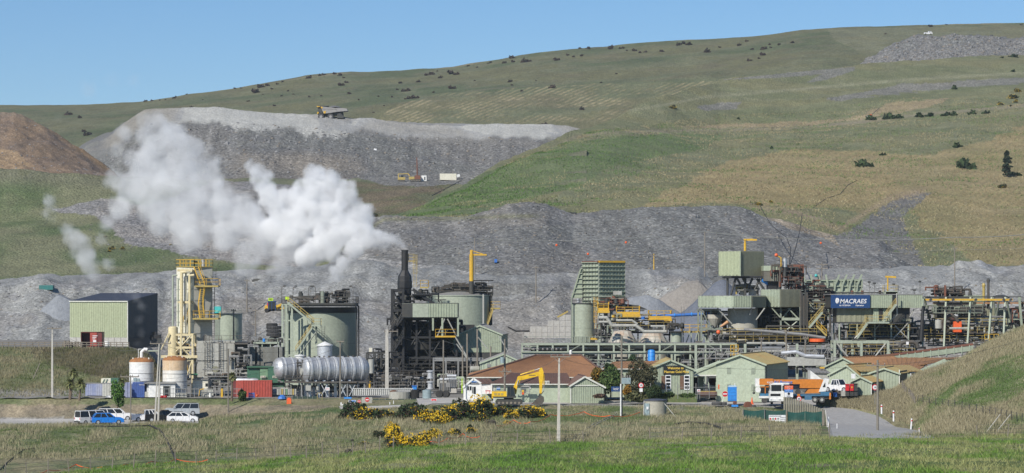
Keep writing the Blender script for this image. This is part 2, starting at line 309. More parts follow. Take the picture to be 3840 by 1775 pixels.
Layer('quarry_bench',-500,4400,760,[(548,1405),(566,[(-500,1310),(400,1300),(620,1330),(4400,1340)]),(590,[(-500,1180),(620,1190),(2000,1190),(4400,1210)]),(603,[(-500,1118),(2000,1128),(3000,1130),(4400,1110)]),(608,[(-500,1076),(1840,1074),(2150,1074),(4400,1060)]),(640,QB),(690,[(-500,1066),(1340,1000),(4400,1010)])],
      [5,40,34,22,24,6],m_rock2,c_qb,[NZ(14,1.6,94,4),NZ(3,.5,98,4,.6),ravine],smooth=2)

# plant yard (flat, with the terrace of the green shed at left)
def c_yard(X,Y,Z,px,py):
    c=grassy(X,Y,101,C3(.25,.24,.22),C3(.20,.19,.175),12)
    b=sm(Z,.3,1.0)*(1-sm(px,600,640))*(1-sm(Y,497,501))
    gb=grassy(X,Y,104,C3(.125,.15,.055),C3(.19,.175,.10),8)
    gb=lerp(gb,C3(.105,.085,.06),inpoly(px+20*fbm(X/3,Z/3,105),py+10*fbm(X/3,Z/3,106),[(100,1300),(620,1300),(640,1420),(520,1440),(300,1400),(140,1360)])*(.7+.3*fbm(X/2,Z/2,107)))
    c=lerp(c,gb,b)
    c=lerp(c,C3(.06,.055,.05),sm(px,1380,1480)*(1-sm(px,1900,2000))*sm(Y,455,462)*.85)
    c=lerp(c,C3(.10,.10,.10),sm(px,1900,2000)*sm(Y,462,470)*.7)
    return c,.6+0*X
T0=[(-500,6.4),(480,6.3),(560,5.2),(650,0),(4400,0)]
def zline(zs,Y): return [(p,pyz(z,Y)) for p,z in zs]
Layer('plant_yard',-500,4400,420,[(421.5,pyz(0,421.5)),(436,pyz(0,436)),(499,zline(T0,499)),(592,zline(T0,592))],[4,60,12],m_gravel,c_yard,[NZ(9,.5,108,4,fade=lambda px,py: (1-sm(px,560,640))*sm(py,1312,1330)),NZ(1.5,.3,109,3,fade=lambda px,py: (1-sm(px,560,640))*sm(py,1312,1330))],smooth=0)

# grass bank between the plant and the near field; the parking strip lies in it at left
EB4=[(-500,1597),(740,1592),(900,1566),(1200,1538),(1500,1530),(1560,1512),(1780,1508),(1900,1514),(2300,1518),(2800,1520),(3080,1530),(3840,1530),(4400,1530)]
def c_bank(X,Y,Z,px,py):
    c=grassy(X,Y,111,C3(.12,.155,.05),C3(.25,.225,.13),7)
    c=lerp(c,C3(.075,.14,.03),sm(fbm(X/5,Y/9,113,4),.1,.4)*.55)
    c=lerp(c,C3(.055,.115,.03),inpoly(px+20*fbm(X/3,Y/6,114),py,[(740,1590),(1000,1545),(1290,1535),(1290,1580),(1000,1585),(780,1600)])*.8)
    e=inpoly(px+16*fbm(X/3,Y/3,115),py+5*fbm(X/2,Y/2,116),[(-500,1512),(250,1520),(600,1520),(1080,1520),(1260,1522),(1200,1540),(820,1562),(740,1577),(-500,1580)])
    c=lerp(c,grassy(X,Y,117,C3(.34,.27,.19),C3(.24,.20,.15),3),e*.85)
    c=lerp(c,C3(.31,.30,.28),inpoly(px,py+2*fbm(X/2,Y/2,118),[(-500,1568),(740,1570),(745,1590),(-500,1592)])*.9)
    c=lerp(c,C3(.31,.30,.285),inpoly(px,py+3*fbm(X/2,Y/2,119),[(1270,1526),(1560,1522),(1560,1503),(1700,1490),(3100,1486),(3240,1500),(3090,1545),(2800,1524),(1960,1522),(1600,1518),(1560,1530),(1280,1538)])*.9)
    c=lerp(c,C3(.20,.17,.12),inpoly(px+10*fbm(X/2,Y/2,120),py+6*fbm(X/2,Y/2,121),[(2540,1590),(2720,1585),(3140,1612),(3000,1625),(2560,1615)])*.7)
    c=lerp(c,C3(.30,.285,.25),sm(fbm(X/2,Y/3,122),.25,.5)*.5*inpoly(px,py,[(1500,1505),(3000,1515),(2900,1560),(1600,1545)]))
    return c,.3+0*X
Layer('grass_bank',-500,4400,640,[(250,2050),(300,[(-500,1840),(1000,1770),(2200,1700),(4400,1670)]),(345,[(-500,1720),(600,1712),(1200,1692),(2100,1672),(2700,1642),(3100,1634),(4400,1640)]),(385,[(-500,1606),(745,1601),(900,1600),(1250,1572),(1600,1560),(2100,1548),(2500,1560),(2800,1563),(3100,1590),(3500,1610),(4400,1600)]),
      (402,EB4),(415,[(-500,1576),(740,1574),(840,1553),(1000,1520),(1250,1506),(1560,1501),(4400,1501)]),(422,pyz(.03,422))],[5,36,60,30,24,12],m_bank,c_bank,
      [NZ(14,.55,124,4,fade=lambda px,py: sm(py,1545,1600)*(1-sm(px,2960,3120)*(1-sm(py,1610,1650)))),NZ(2.2,.28,125,4,fade=lambda px,py: np.maximum(sm(py,1595,1625),(sm(py,1512,1525)*(1-sm(py,1560,1570))))*(1-sm(px,2960,3120)*(1-sm(py,1610,1650))))],smooth=1)
RH=[(3060,1506),(3090,1500),(3110,1490),(3170,1484),(3240,1484),(3300,1479),(3351,1466),(3385,1441),(3427,1414),(3464,1401),(3540,1371),(3616,1339),(3691,1295),(3767,1254),(3840,1225),(4400,1030)]
RB=[(3060,1512),(3137,1532),(3204,1534),(3298,1553),(3400,1594),(3470,1625),(3560,1640),(4400,1645)]; RY=[(3060,405),(3137,402),(3204,400),(3298,394),(3400,381),(3470,362),(3560,346),(4400,335)]
def c_rh(X,Y,Z,px,py):
    c=grassy(X,Y,131,C3(.16,.175,.075),C3(.27,.24,.145),7); d=py-spec(RH,px)
    c=lerp(c,C3(.085,.15,.035),sm(fbm(X/7,Y/7,133,4)+.5*sm(d,30,90)*(1-sm(d,150,260)),.1,.5)*.7)
    c=lerp(c,C3(.24,.19,.13),inpoly(px,py,[(3180,1560),(3330,1560),(3460,1620),(3300,1600)])*.6)
    return c,0*X
Layer('grassy_slope',3060,4400,320,[([(p,y-1.5) for p,y in RY],[(p,y+25) for p,y in RB]),(RY,RB),([(3060,406),(3300,400),(3470,384),(3600,374),(4400,366)],[(3060,1508),(3170,1506),(3300,1512),(3400,1512),(3500,1490),(3840,1400),(4400,1230)]),([(3060,407),(3300,404),(3500,402),(4400,398)],RH),([(3060,409),(3300,406),(3400,412),(4400,440)],[(p,y+14) for p,y in RH])],[3,60,60,8],m_bank,c_rh,[NZ(12,.4,134,4,fade=lambda px,py: sm(px,3300,3450)),NZ(2.2,.22,135,4)],smooth=3)
NF=[(-500,1815),(0,1795),(300,1768),(656,1740),(1000,1722),(1267,1708),(1380,1690),(1490,1676),(1700,1668),(1938,1663),(2300,1655),(2980,1640),(3400,1636),(3840,1634),(4400,1630)]
def c_nf(X,Y,Z,px,py):
    c=grassy(X,Y/3,141,C3(.085,.145,.03),C3(.15,.18,.06),5)
    c=lerp(c,C3(.23,.22,.12),sm(fbm(X/3,Y/24,143,5),.08,.4)*.65)
    c=lerp(c,C3(.33,.29,.20),sm(fbm(X/2.5,Y/5,145,4),.35,.55)*.7)
    return c,0*X
Layer('near_pasture',-500,4400,420,[(20,6000),(90,[(-500,1950),(4400,1900)]),(232,NF),(262,[(-500,2100),(4400,2060)])],[10,130,8],m_bank,c_nf,[NZ(8,.3,144,4),NZ(1.2,.09,148,3)],smooth=3)
# one wide sheet under and beyond everything
me=bpy.data.meshes.new('ground'); me.from_pydata([(-1580,-50,-30),(1580,-50,-30),(1580,2890,-30),(-1580,2890,-30)],[],[(0,1,2,3)])
go=bpy.data.objects.new('ground',me); COL.objects.link(go); go['kind']='structure'; me.materials.append(mat('valley_ground',(.11,.13,.06),.95,scale=.02))


# ================================================================ builders
def thing(name,label,cat,loc,group=None,rz=0):
    o=bpy.data.objects.new(name,None); COL.objects.link(o); o.location=loc; o.rotation_euler=(0,0,rz)
    o['label']=label; o['category']=cat; o.empty_display_size=.3
    if group: o['group']=group
    return o
def J(*prims):
    V,Fc=[],[]
    for p in prims:
        if p is None: continue
        if isinstance(p,list): p=J(*p)
        n=len(V); V.extend(p[0]); Fc.extend(tuple(i+n for i in f) for f in p[1])
    return V,Fc
def mesh(name,pr,m,off=(0,0,0),smooth=False):
    me=bpy.data.meshes.new(name)
    me.from_pydata([(x-off[0],y-off[1],z-off[2]) for x,y,z in pr[0]],[],pr[1])
    for k in (m if isinstance(m,(list,tuple)) else [m]): me.materials.append(k)
    if smooth:
        me.polygons.foreach_set('use_smooth',[True]*len(me.polygons))
        try: me.set_sharp_from_angle(angle=R(38))
        except Exception: pass
    me.update(); return me
def part(T,name,m,*prims,label=None,parent=None,kind=None,smooth=False,local=False):
    """one mesh under thing T (or under its part `parent`); prims are in world metres unless local"""
    off=(0,0,0) if local else tuple(T.location)
    o=bpy.data.objects.new(name,mesh(name,J(*prims),m,off,smooth)); COL.objects.link(o); o.parent=parent or T
    if label: o['label']=label
    if kind: o['kind']=kind
    return o
def solo(name,label,cat,m,*prims,group=None,kind=None,smooth=False):
    pr=J(*prims); xs=list(zip(*pr[0])); c=((min(xs[0])+max(xs[0]))/2,(min(xs[1])+max(xs[1]))/2,min(xs[2]))
    o=bpy.data.objects.new(name,mesh(name,pr,m,c,smooth)); COL.objects.link(o); o.location=c
    if label: o['label']=label; o['category']=cat
    if group: o['group']=group
    if kind: o['kind']=kind
    return o
def copy_tree(o,parent=None):
    c=o.copy(); COL.objects.link(c); c.parent=parent
    for ch in o.children: copy_tree(ch,c)
    return c
def dup(o,loc,rz=None,label=None,s=None):
    c=copy_tree(o); c.location=loc
    if rz is not None: c.rotation_euler[2]=rz
    if label: c['label']=label
    if s: c.scale=(s,s,s) if isinstance(s,(int,float)) else s
    return c
BF=[(0,3,2,1),(4,5,6,7),(0,1,5,4),(1,2,6,5),(2,3,7,6),(3,0,4,7)]
def B(x0,x1,y0,y1,z0,z1):
    return [(x0,y0,z0),(x1,y0,z0),(x1,y1,z0),(x0,y1,z0),(x0,y0,z1),(x1,y0,z1),(x1,y1,z1),(x0,y1,z1)],BF
def PB(a,b,t,u,Y,d):                                # box whose front face is at depth Y: photo columns a..b, rows t..u, d metres deep
    x0,_,z1=P(a,t,Y); x1,_,z0=P(b,u,Y); return B(x0,x1,Y,Y+d,z0,z1)
def PR(poly,z0,z1):                                    # upright prism; z1 may be a list of heights
    n=len(poly); zz=z1 if isinstance(z1,(list,tuple)) else [z1]*n
    return [(x,y,z0) for x,y in poly]+[(poly[i][0],poly[i][1],zz[i]) for i in range(n)],[tuple(range(n-1,-1,-1)),tuple(range(n,2*n))]+[(i,(i+1) % n,n+(i+1) % n,n+i) for i in range(n)]
def EX(poly,y0,y1):                                    # outline in x,z extruded along y
    n=len(poly); return [(x,y0,z) for x,z in poly]+[(x,y1,z) for x,z in poly],[tuple(range(n)),tuple(range(2*n-1,n-1,-1))]+[(i,n+i,n+(i+1) % n,(i+1) % n) for i in range(n)]
def TU(p,q,r,n=6,r2=None):
    p,q=Vector(p),Vector(q); d=(q-p)
    if d.length < 1e-5: return None
    d.normalize(); a=d.orthogonal().normalized(); b=d.cross(a); r2=r if r2 is None else r2
    V=[tuple(p+(a*math.cos(t)+b*math.sin(t))*r) for t in [2*math.pi*i/n for i in range(n)]]+[tuple(q+(a*math.cos(t)+b*math.sin(t))*r2) for t in [2*math.pi*i/n for i in range(n)]]
    return V,[(i,(i+1) % n,n+(i+1) % n,n+i) for i in range(n)]+[tuple(range(n-1,-1,-1)),tuple(range(n,2*n))]
def PL(pts,r,n=6):                                     # bent pipe: segments with a knuckle ball at each bend
    o=[TU(pts[i],pts[i+1],r,n) for i in range(len(pts)-1)]
    if r > .08:
        for p in pts[1:-1]: o.append(BALL(p,r*1.02,6,4))
    return J(*o)
def BALL(c,r,n=8,m=6,sz=1.0):
    V=[(c[0],c[1],c[2]+r*sz)];
    for j in range(1,m):
        t=math.pi*j/m
        for i in range(n): a=2*math.pi*i/n; V.append((c[0]+r*math.sin(t)*math.cos(a),c[1]+r*math.sin(t)*math.sin(a),c[2]+r*sz*math.cos(t)))
    V.append((c[0],c[1],c[2]-r*sz)); Fc=[]
    for i in range(n):
        k=(i+1) % n; Fc.append((0,1+i,1+k)); Fc.append((len(V)-1,1+(m-2)*n+k,1+(m-2)*n+i))
        for j in range(m-2): a=1+j*n; Fc.append((a+i,a+n+i,a+n+k,a+k))
    return V,Fc
def LA(x,y,prof,n=24):                                # lathe about a vertical axis: (radius, z) pairs from the bottom up
    V=[]; Fc=[]
    for r,z in prof:
        for i in range(n): a=2*math.pi*i/n; V.append((x+r*math.cos(a),y+r*math.sin(a),z))
    for j in range(len(prof)-1):
        for i in range(n): k=(i+1) % n; Fc.append((j*n+i,j*n+k,(j+1)*n+k,(j+1)*n+i))
    Fc.append(tuple(range(n-1,-1,-1))); Fc.append(tuple(range((len(prof)-1)*n,len(prof)*n)))
    return V,Fc
def LX(c,ax,prof,n=24):                               # lathe about any axis through c: (radius, distance)
    ax=Vector(ax).normalized(); u=Vector((0,0,1)); u=(u-ax*u.dot(ax)); u=u.normalized() if u.length > 1e-4 else Vector((1,0,0)); w=ax.cross(u)
    V,Fc=LA(0,0,prof,n); c=Vector(c)
    return [tuple(c+u*v[0]+w*v[1]+ax*v[2]) for v in V],Fc
def CY(px,t,b,rp,Y,n=28,rp2=None):                 # upright cylinder about photo column px at depth Y, rows t..b, radius rp photo pixels
    x,_,z1=P(px,t,Y); z0=P(px,b,Y)[2]; s=Y/F
    return LA(x,Y,[(rp*s,z0),((rp2 if rp2 is not None else rp)*s,z1)],n)
def RT(pr,ang,ox,oy):
    c,s=math.cos(ang),math.sin(ang); pr=J(pr)
    return [(ox+(x-ox)*c-(y-oy)*s,oy+(x-ox)*s+(y-oy)*c,z) for x,y,z in pr[0]],pr[1]
def MV(pr,dx=0,dy=0,dz=0): pr=J(pr); return [(x+dx,y+dy,z+dz) for x,y,z in pr[0]],pr[1]
def CW(a,b,z0,z1,pitch=.36,amp=.05,top=None):      # corrugated sheet wall from plan point a to b; top(u) gives a sloping edge
    L=math.hypot(b[0]-a[0],b[1]-a[1]); n=max(2,int(L/pitch)); ux,uy=(b[0]-a[0])/L,(b[1]-a[1])/L; nx,ny=uy,-ux
    pts=[]
    for i in range(n):
        for f,k in ((0,0),(.3,0),(.42,1),(.72,1),(.84,0)): pts.append(((i+f)/n*L,k*amp))
    pts.append((L,0)); V=[]
    for s,k in pts:
        x,y=a[0]+ux*s+nx*k,a[1]+uy*s+ny*k; zt=top(s/L) if top else z1; V += [(x,y,z0),(x,y,zt)]
    return V,[(2*i,2*i+2,2*i+3,2*i+1) for i in range(len(pts)-1)]
def RS(p0,p1,q1,q0,th=.08,pitch=.5,amp=.05):       # ribbed roof sheet p0-p1 (eave) to q0-q1 (ridge), ribs run up the slope
    p0,p1,q1,q0=map(Vector,(p0,p1,q1,q0)); nrm=(p1-p0).cross(q0-p0).normalized(); nrm=nrm if nrm.z > 0 else -nrm
    n=max(2,int((p1-p0).length/pitch)); V=[]
    for i in range(n+1):
        for f,k in ((0,0),(.55,0),(.65,1),(.9,1)) if i < n else ((0,0),):
            t=(i+f)/n; h=nrm*(k*amp)
            V += [tuple(p0.lerp(p1,t)+h),tuple(q0.lerp(q1,t)+h)]
    m=len(V) // 2; top=[(2*i,2*i+2,2*i+3,2*i+1) for i in range(m-1)]
    lo=[tuple(v-nrm*th) for v in (p0,p1,q1,q0)]; hi=[tuple(v-nrm*.002) for v in (p0,p1,q1,q0)]
    k=len(V); return V+lo+hi,top+[(k,k+3,k+2,k+1)]+[(k+i,k+(i+1) % 4,k+4+(i+1) % 4,k+4+i) for i in range(4)]
def RA(pts,h=1.1,sp=1.6,r=.035,mid=1):               # handrail along floor-level points
    o=[]
    for i in range(len(pts)-1):
        p,q=Vector(pts[i]),Vector(pts[i+1]); n=max(1,round((q-p).length/sp))
        for k in range(n+1): a=p.lerp(q,k/n); o.append(TU(a,a+Vector((0,0,h)),r,4))
        for k in range(mid+1): zz=Vector((0,0,h*(1-k*.5))); o.append(TU(p+zz,q+zz,r,4))
    return J(*o)
def stair(T,p,q,w,m,mr,rails=True):                # flight from foot p to head q, w metres wide along depth
    p,q=Vector(p),Vector(q); y=Vector((0,w,0)); n=max(4,int(abs(q.z-p.z)/.22))
    for s in (0,1): part(T,'stringer',m,BAR(p+y*s,q+y*s,.07,.28))
    tr=[]
    for k in range(n):
        a=p.lerp(q,(k+.5)/n); tr.append(B(a.x-.14,a.x+.14,a.y,a.y+w,a.z-.02,a.z+.02))
    part(T,'treads',m,*tr)
    if rails:
        for s in (0,1): part(T,'handrail',mr,RA([p+y*s,q+y*s],1.0,1.4))
def BAR(p,q,w=.1,h=.2):                               # rectangular bar between two points, h tall
    p,q=Vector(p),Vector(q); d=(q-p).normalized(); side=d.cross(Vector((0,0,1)))
    side=side.normalized() if side.length > .05 else Vector((1,0,0)); up=side.cross(d); a,b=side*w/2,up*h/2
    V=[tuple(v+sa*a+sb*b) for v in (p,q) for sa,sb in ((-1,-1),(1,-1),(1,1),(-1,1))]
    return V,BF
def text(T,s,loc,size,m,name='lettering',rz=0,ex=.012,align='LEFT',shear=0,bold=0,parent=None,sx=1.0):
    cu=bpy.data.curves.new(name,'FONT'); cu.body=s; cu.size=size; cu.extrude=ex; cu.align_x=align; cu.align_y='CENTER'; cu.shear=shear; cu.offset=bold; cu.resolution_u=3
    cu.materials.append(m); tmp=bpy.data.objects.new(name,cu); COL.objects.link(tmp); bpy.context.view_layer.update()
    me=bpy.data.meshes.new_from_object(tmp.evaluated_get(bpy.context.evaluated_depsgraph_get())); COL.objects.unlink(tmp); bpy.data.objects.remove(tmp); bpy.data.curves.remove(cu)
    o=bpy.data.objects.new(name,me); COL.objects.link(o); o.parent=parent or T
    b=Vector(T.location); o.location=Vector(loc)-b; o.rotation_euler=(R(90),0,rz); o.scale=(sx,1,1); return o
def columns(T,m,pts,z0,z1,w=.3,name='column'):
    for x,y in pts: part(T,name,m,B(x-w/2,x+w/2,y-w/2,y+w/2,z0,z1))
def beam(T,m,*pairs,w=.16,h=.3,name='beam'):
    for p,q in pairs: part(T,name,m,BAR(p,q,w,h))
def gable(name,label,o,w,d,he,hr,mw,mr,ridge='y',rz=0,pos=.5,hl=None,mt=None,over=.35,group=None,cat='shed',pitch=.36,fascia=True,base=0.0,skip=()):
    """gabled sheet-metal building; o = front-left corner on the ground. ridge 'y': the gable end faces the front; 'x': the eave does. he right/front eave, hl left/back eave."""
    T=thing(name,label,cat,o,group,rz); hl=he if hl is None else hl
    L=lambda x,y,z: (x,y,z)
    if ridge == 'y':
        top=lambda u: hl+(hr-hl)*u/pos if u < pos else hr+(he-hr)*(u-pos)/(1-pos)
        if 'front' not in skip: part(T,'front_wall',mw,CW((0,0),(w,0),base,0,pitch,.05,top),local=True)
        part(T,'back_wall',mw,CW((w,d),(0,d),base,0,pitch,.05,lambda u: top(1-u)),local=True)
        if 'right' not in skip: part(T,'side_wall',mw,CW((w,0),(w,d),base,he,pitch),local=True)
        part(T,'side_wall',mw,CW((0,d),(0,0),base,hl,pitch),local=True)
        rx=w*pos; sl,sr=(hr-hl)/rx,(hr-he)/(w-rx)
        part(T,'roof',mr,RS((-over,-over,hl-sl*over+.09),(-over,d+over,hl-sl*over+.09),(rx,d+over,hr+.09),(rx,-over,hr+.09)),local=True)
        part(T,'roof',mr,RS((w+over,d+over,he-sr*over+.09),(w+over,-over,he-sr*over+.09),(rx,-over,hr+.09),(rx,d+over,hr+.09)),local=True)
        part(T,'ridge_cap',mr,TU((rx,-over,hr+.13),(rx,d+over,hr+.13),.12,6),local=True)
        if fascia and mt:
            part(T,'barge_board',mt,BAR((-over,-over-.04,hl-sl*over),(rx,-over-.04,hr),.06,.24),local=True)
            part(T,'barge_board',mt,BAR((rx,-over-.04,hr),(w+over,-over-.04,he-sr*over),.06,.24),local=True)
    else:
        ry=d*pos; s0,s1=(hr-he)/ry,(hr-hl)/(d-ry); f=lambda u: he+(hr-he)*u/pos if u < pos else hr+(hl-hr)*(u-pos)/(1-pos)
        if 'front' not in skip: part(T,'front_wall',mw,CW((0,0),(w,0),base,he,pitch),local=True)
        part(T,'back_wall',mw,CW((w,d),(0,d),base,hl,pitch),local=True)
        part(T,'side_wall',mw,CW((w,0),(w,d),base,0,pitch,.05,f),local=True)
        part(T,'side_wall',mw,CW((0,d),(0,0),base,0,pitch,.05,lambda u: f(1-u)),local=True)
        part(T,'roof',mr,RS((-over,-over,he-s0*over+.09),(w+over,-over,he-s0*over+.09),(w+over,ry,hr+.09),(-over,ry,hr+.09)),local=True)
        part(T,'roof',mr,RS((w+over,d+over,hl-s1*over+.09),(-over,d+over,hl-s1*over+.09),(-over,ry,hr+.09),(w+over,ry,hr+.09)),local=True)
        if fascia and mt: part(T,'gutter',mt,B(-over,w+over,-over-.12,-over,he-s0*over-.08,he-s0*over+.1),local=True)
    return T
def pole(px,t,b,Y,label,w=.3,wt=None,m=None,arms=(),group='power poles',cat='power pole',lay=None,name='power_pole',lean=0,insul=4,square=True,armm=None):
    """utility pole; arms = (row, left px, right px) crossarms with insulators on top"""
    if Y >= 500: Y=LAY['quarry_bench' if Y < 615 else 'grey_rubble_slope'].hit(px,b)[1]
    base=P(px,b,Y); s=Y/F; zt=CZ-(t-HY)*s
    T=thing(name,label,cat,base,group); x,y,z=base; wt=wt or w*.62
    if square: part(T,'shaft',m or M_conc,TU((x,y,z-1),(x+lean,y,zt),w*.6,4,wt*.6))
    else: part(T,'shaft',m or M_pole,TU((x,y,z-1),(x+lean,y,zt),w/2,8,wt/2))
    for r,a,c in arms:
        xa,xb=(a-CX)*s,(c-CX)*s; za=CZ-(r-HY)*s; f=(za-z)/max(zt-z,.1)*lean
        part(T,'crossarm',armm or M_timber,B(xa,xb,y-.22,y-.10,za-.07,za+.07))
        part(T,'arm_brace',M_steel,TU((x+f-min(1.0,(x-xa)*.6),y-.16,za-.06),(x+f,y-.16,za-.8),.025,4),TU((x+f+min(1.0,(xb-x)*.6),y-.16,za-.06),(x+f,y-.16,za-.8),.025,4))
        for k in range(insul):
            xi=xa+.1+(xb-xa-.2)*k/max(1,insul-1)
            part(T,'insulator',M_ins,LA(xi,y-.16,[(.035,za+.07),(.07,za+.13),(.035,za+.17),(.07,za+.22),(.03,za+.3)],8))
    return T
def wire(pts,name,label,r=.018,sag=.6,m=None,group='overhead wires'):
    o=[]
    for p,q in zip(pts[:-1],pts[1:]):
        p,q=Vector(p),Vector(q); n=10; c=[p.lerp(q,i/n)-Vector((0,0,sag*4*(i/n)*(1-i/n))) for i in range(n+1)]
        o += [TU(c[i],c[i+1],r,3) for i in range(n)]
    return solo(name,label,'wire',m or M_wire,*o,group=group)

# ---------------------------------------------------------------- paints
M_green=mat('sage_sheet',(.335,.38,.28),.5,dirt=.2,dirtc=(.2,.2,.14))
M_greenl=mat('pale_sage_paint',(.40,.455,.34),.5,dirt=.14,dirtc=(.22,.22,.15))
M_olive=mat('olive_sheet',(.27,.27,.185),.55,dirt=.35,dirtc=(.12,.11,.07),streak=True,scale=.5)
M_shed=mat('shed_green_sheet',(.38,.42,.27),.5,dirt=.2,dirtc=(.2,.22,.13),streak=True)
M_tank=mat('tank_green',(.375,.415,.325),.45,dirt=.2,dirtc=(.19,.2,.14),scale=.35,streak=True)
M_steelg=mat('green_steelwork',(.25,.28,.225),.5,dirt=.35,dirtc=(.09,.085,.07))
M_steel=mat('galvanised_steel',(.30,.30,.29),.5,.3,dirt=.4,dirtc=(.14,.11,.08))
M_dsteel=mat('grimy_steel',(.085,.08,.07),.6,dirt=.5,dirtc=(.12,.085,.055),rust=.12)
M_black=mat('sooty_steel',(.016,.017,.019),.55,dirt=.5,dirtc=(.05,.045,.04))
M_soot=mat('dusty_dark_steel',(.045,.047,.045),.6,dirt=.5,dirtc=(.10,.085,.06))
M_yel=mat('safety_yellow',(.66,.40,.035),.45,dirt=.3,dirtc=(.3,.2,.07))
M_yeld=mat('dull_yellow',(.45,.34,.10),.5,dirt=.4,dirtc=(.2,.15,.08))
M_cream=mat('cream_paint',(.70,.60,.36),.5,dirt=.3,dirtc=(.42,.3,.13),streak=True)
M_creaml=mat('pale_cream_panel',(.74,.71,.58),.5,dirt=.3,dirtc=(.45,.4,.25),streak=True,scale=.3)
M_white=mat('white_paint',(.78,.78,.75),.4,dirt=.15,dirtc=(.5,.46,.38))
M_whiterust=mat('rust_streaked_white',(.76,.75,.70),.5,dirt=.35,dirtc=(.55,.33,.12),streak=True,scale=.9)
M_rustor=mat('orange_rust',(.36,.16,.055),.8,dirt=.6,dirtc=(.18,.08,.04),scale=1.5)
M_greypan=mat('grey_cladding',(.42,.42,.38),.5,dirt=.5,dirtc=(.24,.21,.15),streak=True,scale=.5)
M_conc=mat('concrete',(.50,.48,.43),.85,dirt=.3,dirtc=(.3,.27,.22),bump=.2)
M_concb=mat('concrete_blocks',(.46,.45,.42),.9,dirt=.3,dirtc=(.3,.28,.25),bump=.3)
M_silver=mat('brushed_aluminium',(.56,.575,.59),.5,.6,dirt=.35,dirtc=(.35,.31,.26),scale=.8)
M_silverl=mat('aluminium_paint',(.62,.64,.66),.4,.35,dirt=.25,dirtc=(.4,.38,.33),scale=.8)
M_brown=mat('brown_tile_roof',(.32,.165,.08),.8,dirt=.4,dirtc=(.15,.08,.05),scale=.4)
M_brownd=mat('dark_brown_roof',(.14,.08,.06),.7,dirt=.4,dirtc=(.09,.06,.05),scale=.4)
M_roofy=mat('lichen_yellow_roof',(.33,.27,.12),.75,dirt=.8,dirtc=(.38,.21,.075),scale=.22)
M_roofo=mat('rusty_orange_roof',(.34,.18,.08),.8,dirt=.75,dirtc=(.22,.12,.07),scale=.2)
M_roofg=mat('grey_roof',(.25,.25,.24),.6,dirt=.4)
M_roofdk=mat('dark_blue_grey_roof',(.075,.08,.10),.5,dirt=.2)
M_trim=mat('cream_trim',(.70,.70,.62),.5,dirt=.15)
M_glass=mat('dark_glass',(.02,.025,.03),.1,dirt=0)
M_dark=mat('shadowy_opening',(.02,.02,.02),.9,dirt=0)
M_rubber=mat('rubber',(.022,.022,.023),.85,dirt=.5,dirtc=(.08,.075,.065),scale=2)
M_tyreg=mat('dusty_tyre',(.06,.06,.062),.9,dirt=.5,dirtc=(.13,.12,.11),scale=2)
M_red=mat('container_red',(.40,.07,.05),.5,dirt=.35,dirtc=(.25,.09,.07),streak=True)
M_maroon=mat('maroon_container',(.16,.03,.03),.5,dirt=.3)
M_blue=mat('container_blue',(.055,.11,.33),.5,dirt=.3,streak=True)
M_fblue=mat('faded_blue_container',(.22,.25,.38),.6,dirt=.6,dirtc=(.42,.42,.42),streak=True)
M_bblue=mat('bright_blue',(.03,.26,.72),.45,dirt=.1)
M_pblue=mat('pipe_blue',(.03,.16,.52),.45,dirt=.2)
M_dgreen=mat('dark_green_box',(.05,.14,.085),.5,dirt=.3,dirtc=(.12,.16,.1))
M_mgreen=mat('mid_green_box',(.16,.29,.17),.5,dirt=.3)
M_teal=mat('shade_cloth',(.015,.085,.07),.9,dirt=.2)
M_netg=mat('dark_net',(.03,.06,.05),.9,dirt=.2)
M_orange=mat('crane_orange',(.62,.21,.025),.45,dirt=.25,dirtc=(.35,.15,.05))
M_sorange=mat('sign_orange',(.80,.13,.03),.5,dirt=.05)
M_sred=mat('sign_red',(.60,.02,.025),.45,dirt=.05)
M_swhite=mat('sign_white',(.80,.80,.80),.4,dirt=.05)
M_sblue=mat('sign_blue',(.03,.20,.58),.4,dirt=.05)
M_navy=mat('navy_sign_board',(.012,.05,.16),.45,dirt=.12,dirtc=(.05,.09,.2),streak=True)
M_sblack=mat('sign_black',(.012,.014,.014),.5,dirt=0)
M_gold=mat('gold_lettering',(.75,.52,.08),.5,dirt=0)
M_timber=mat('grey_timber',(.24,.21,.17),.85,dirt=.4,dirtc=(.14,.12,.09),streak=True,scale=2)
M_pole=mat('weathered_pole',(.22,.20,.165),.85,dirt=.4,dirtc=(.12,.10,.08),streak=True,scale=2)
M_ins=mat('porcelain',(.22,.20,.19),.3,dirt=0)
M_wire=mat('wire',(.09,.09,.09),.5,dirt=0)
M_trafo=mat('transformer_grey',(.28,.36,.38),.5,dirt=.2)
M_bark=mat('bark',(.16,.12,.085),.9,dirt=.4,scale=3)
M_ply=mat('brown_door',(.16,.085,.05),.7,dirt=.3)
M_hivis=mat('sign_lime',(.50,.75,.03),.5,dirt=0)
M_stain=mat('stained_silo_concrete',(.44,.42,.35),.8,dirt=.7,dirtc=(.30,.27,.19),streak=True,scale=.35)
M_rustst=mat('rusty_steel',(.20,.08,.05),.8,dirt=.6,dirtc=(.10,.05,.035),scale=1.5)
M_leaf=col_mat('leaf_colours'); M_blade=col_mat('grass_colours',.9)

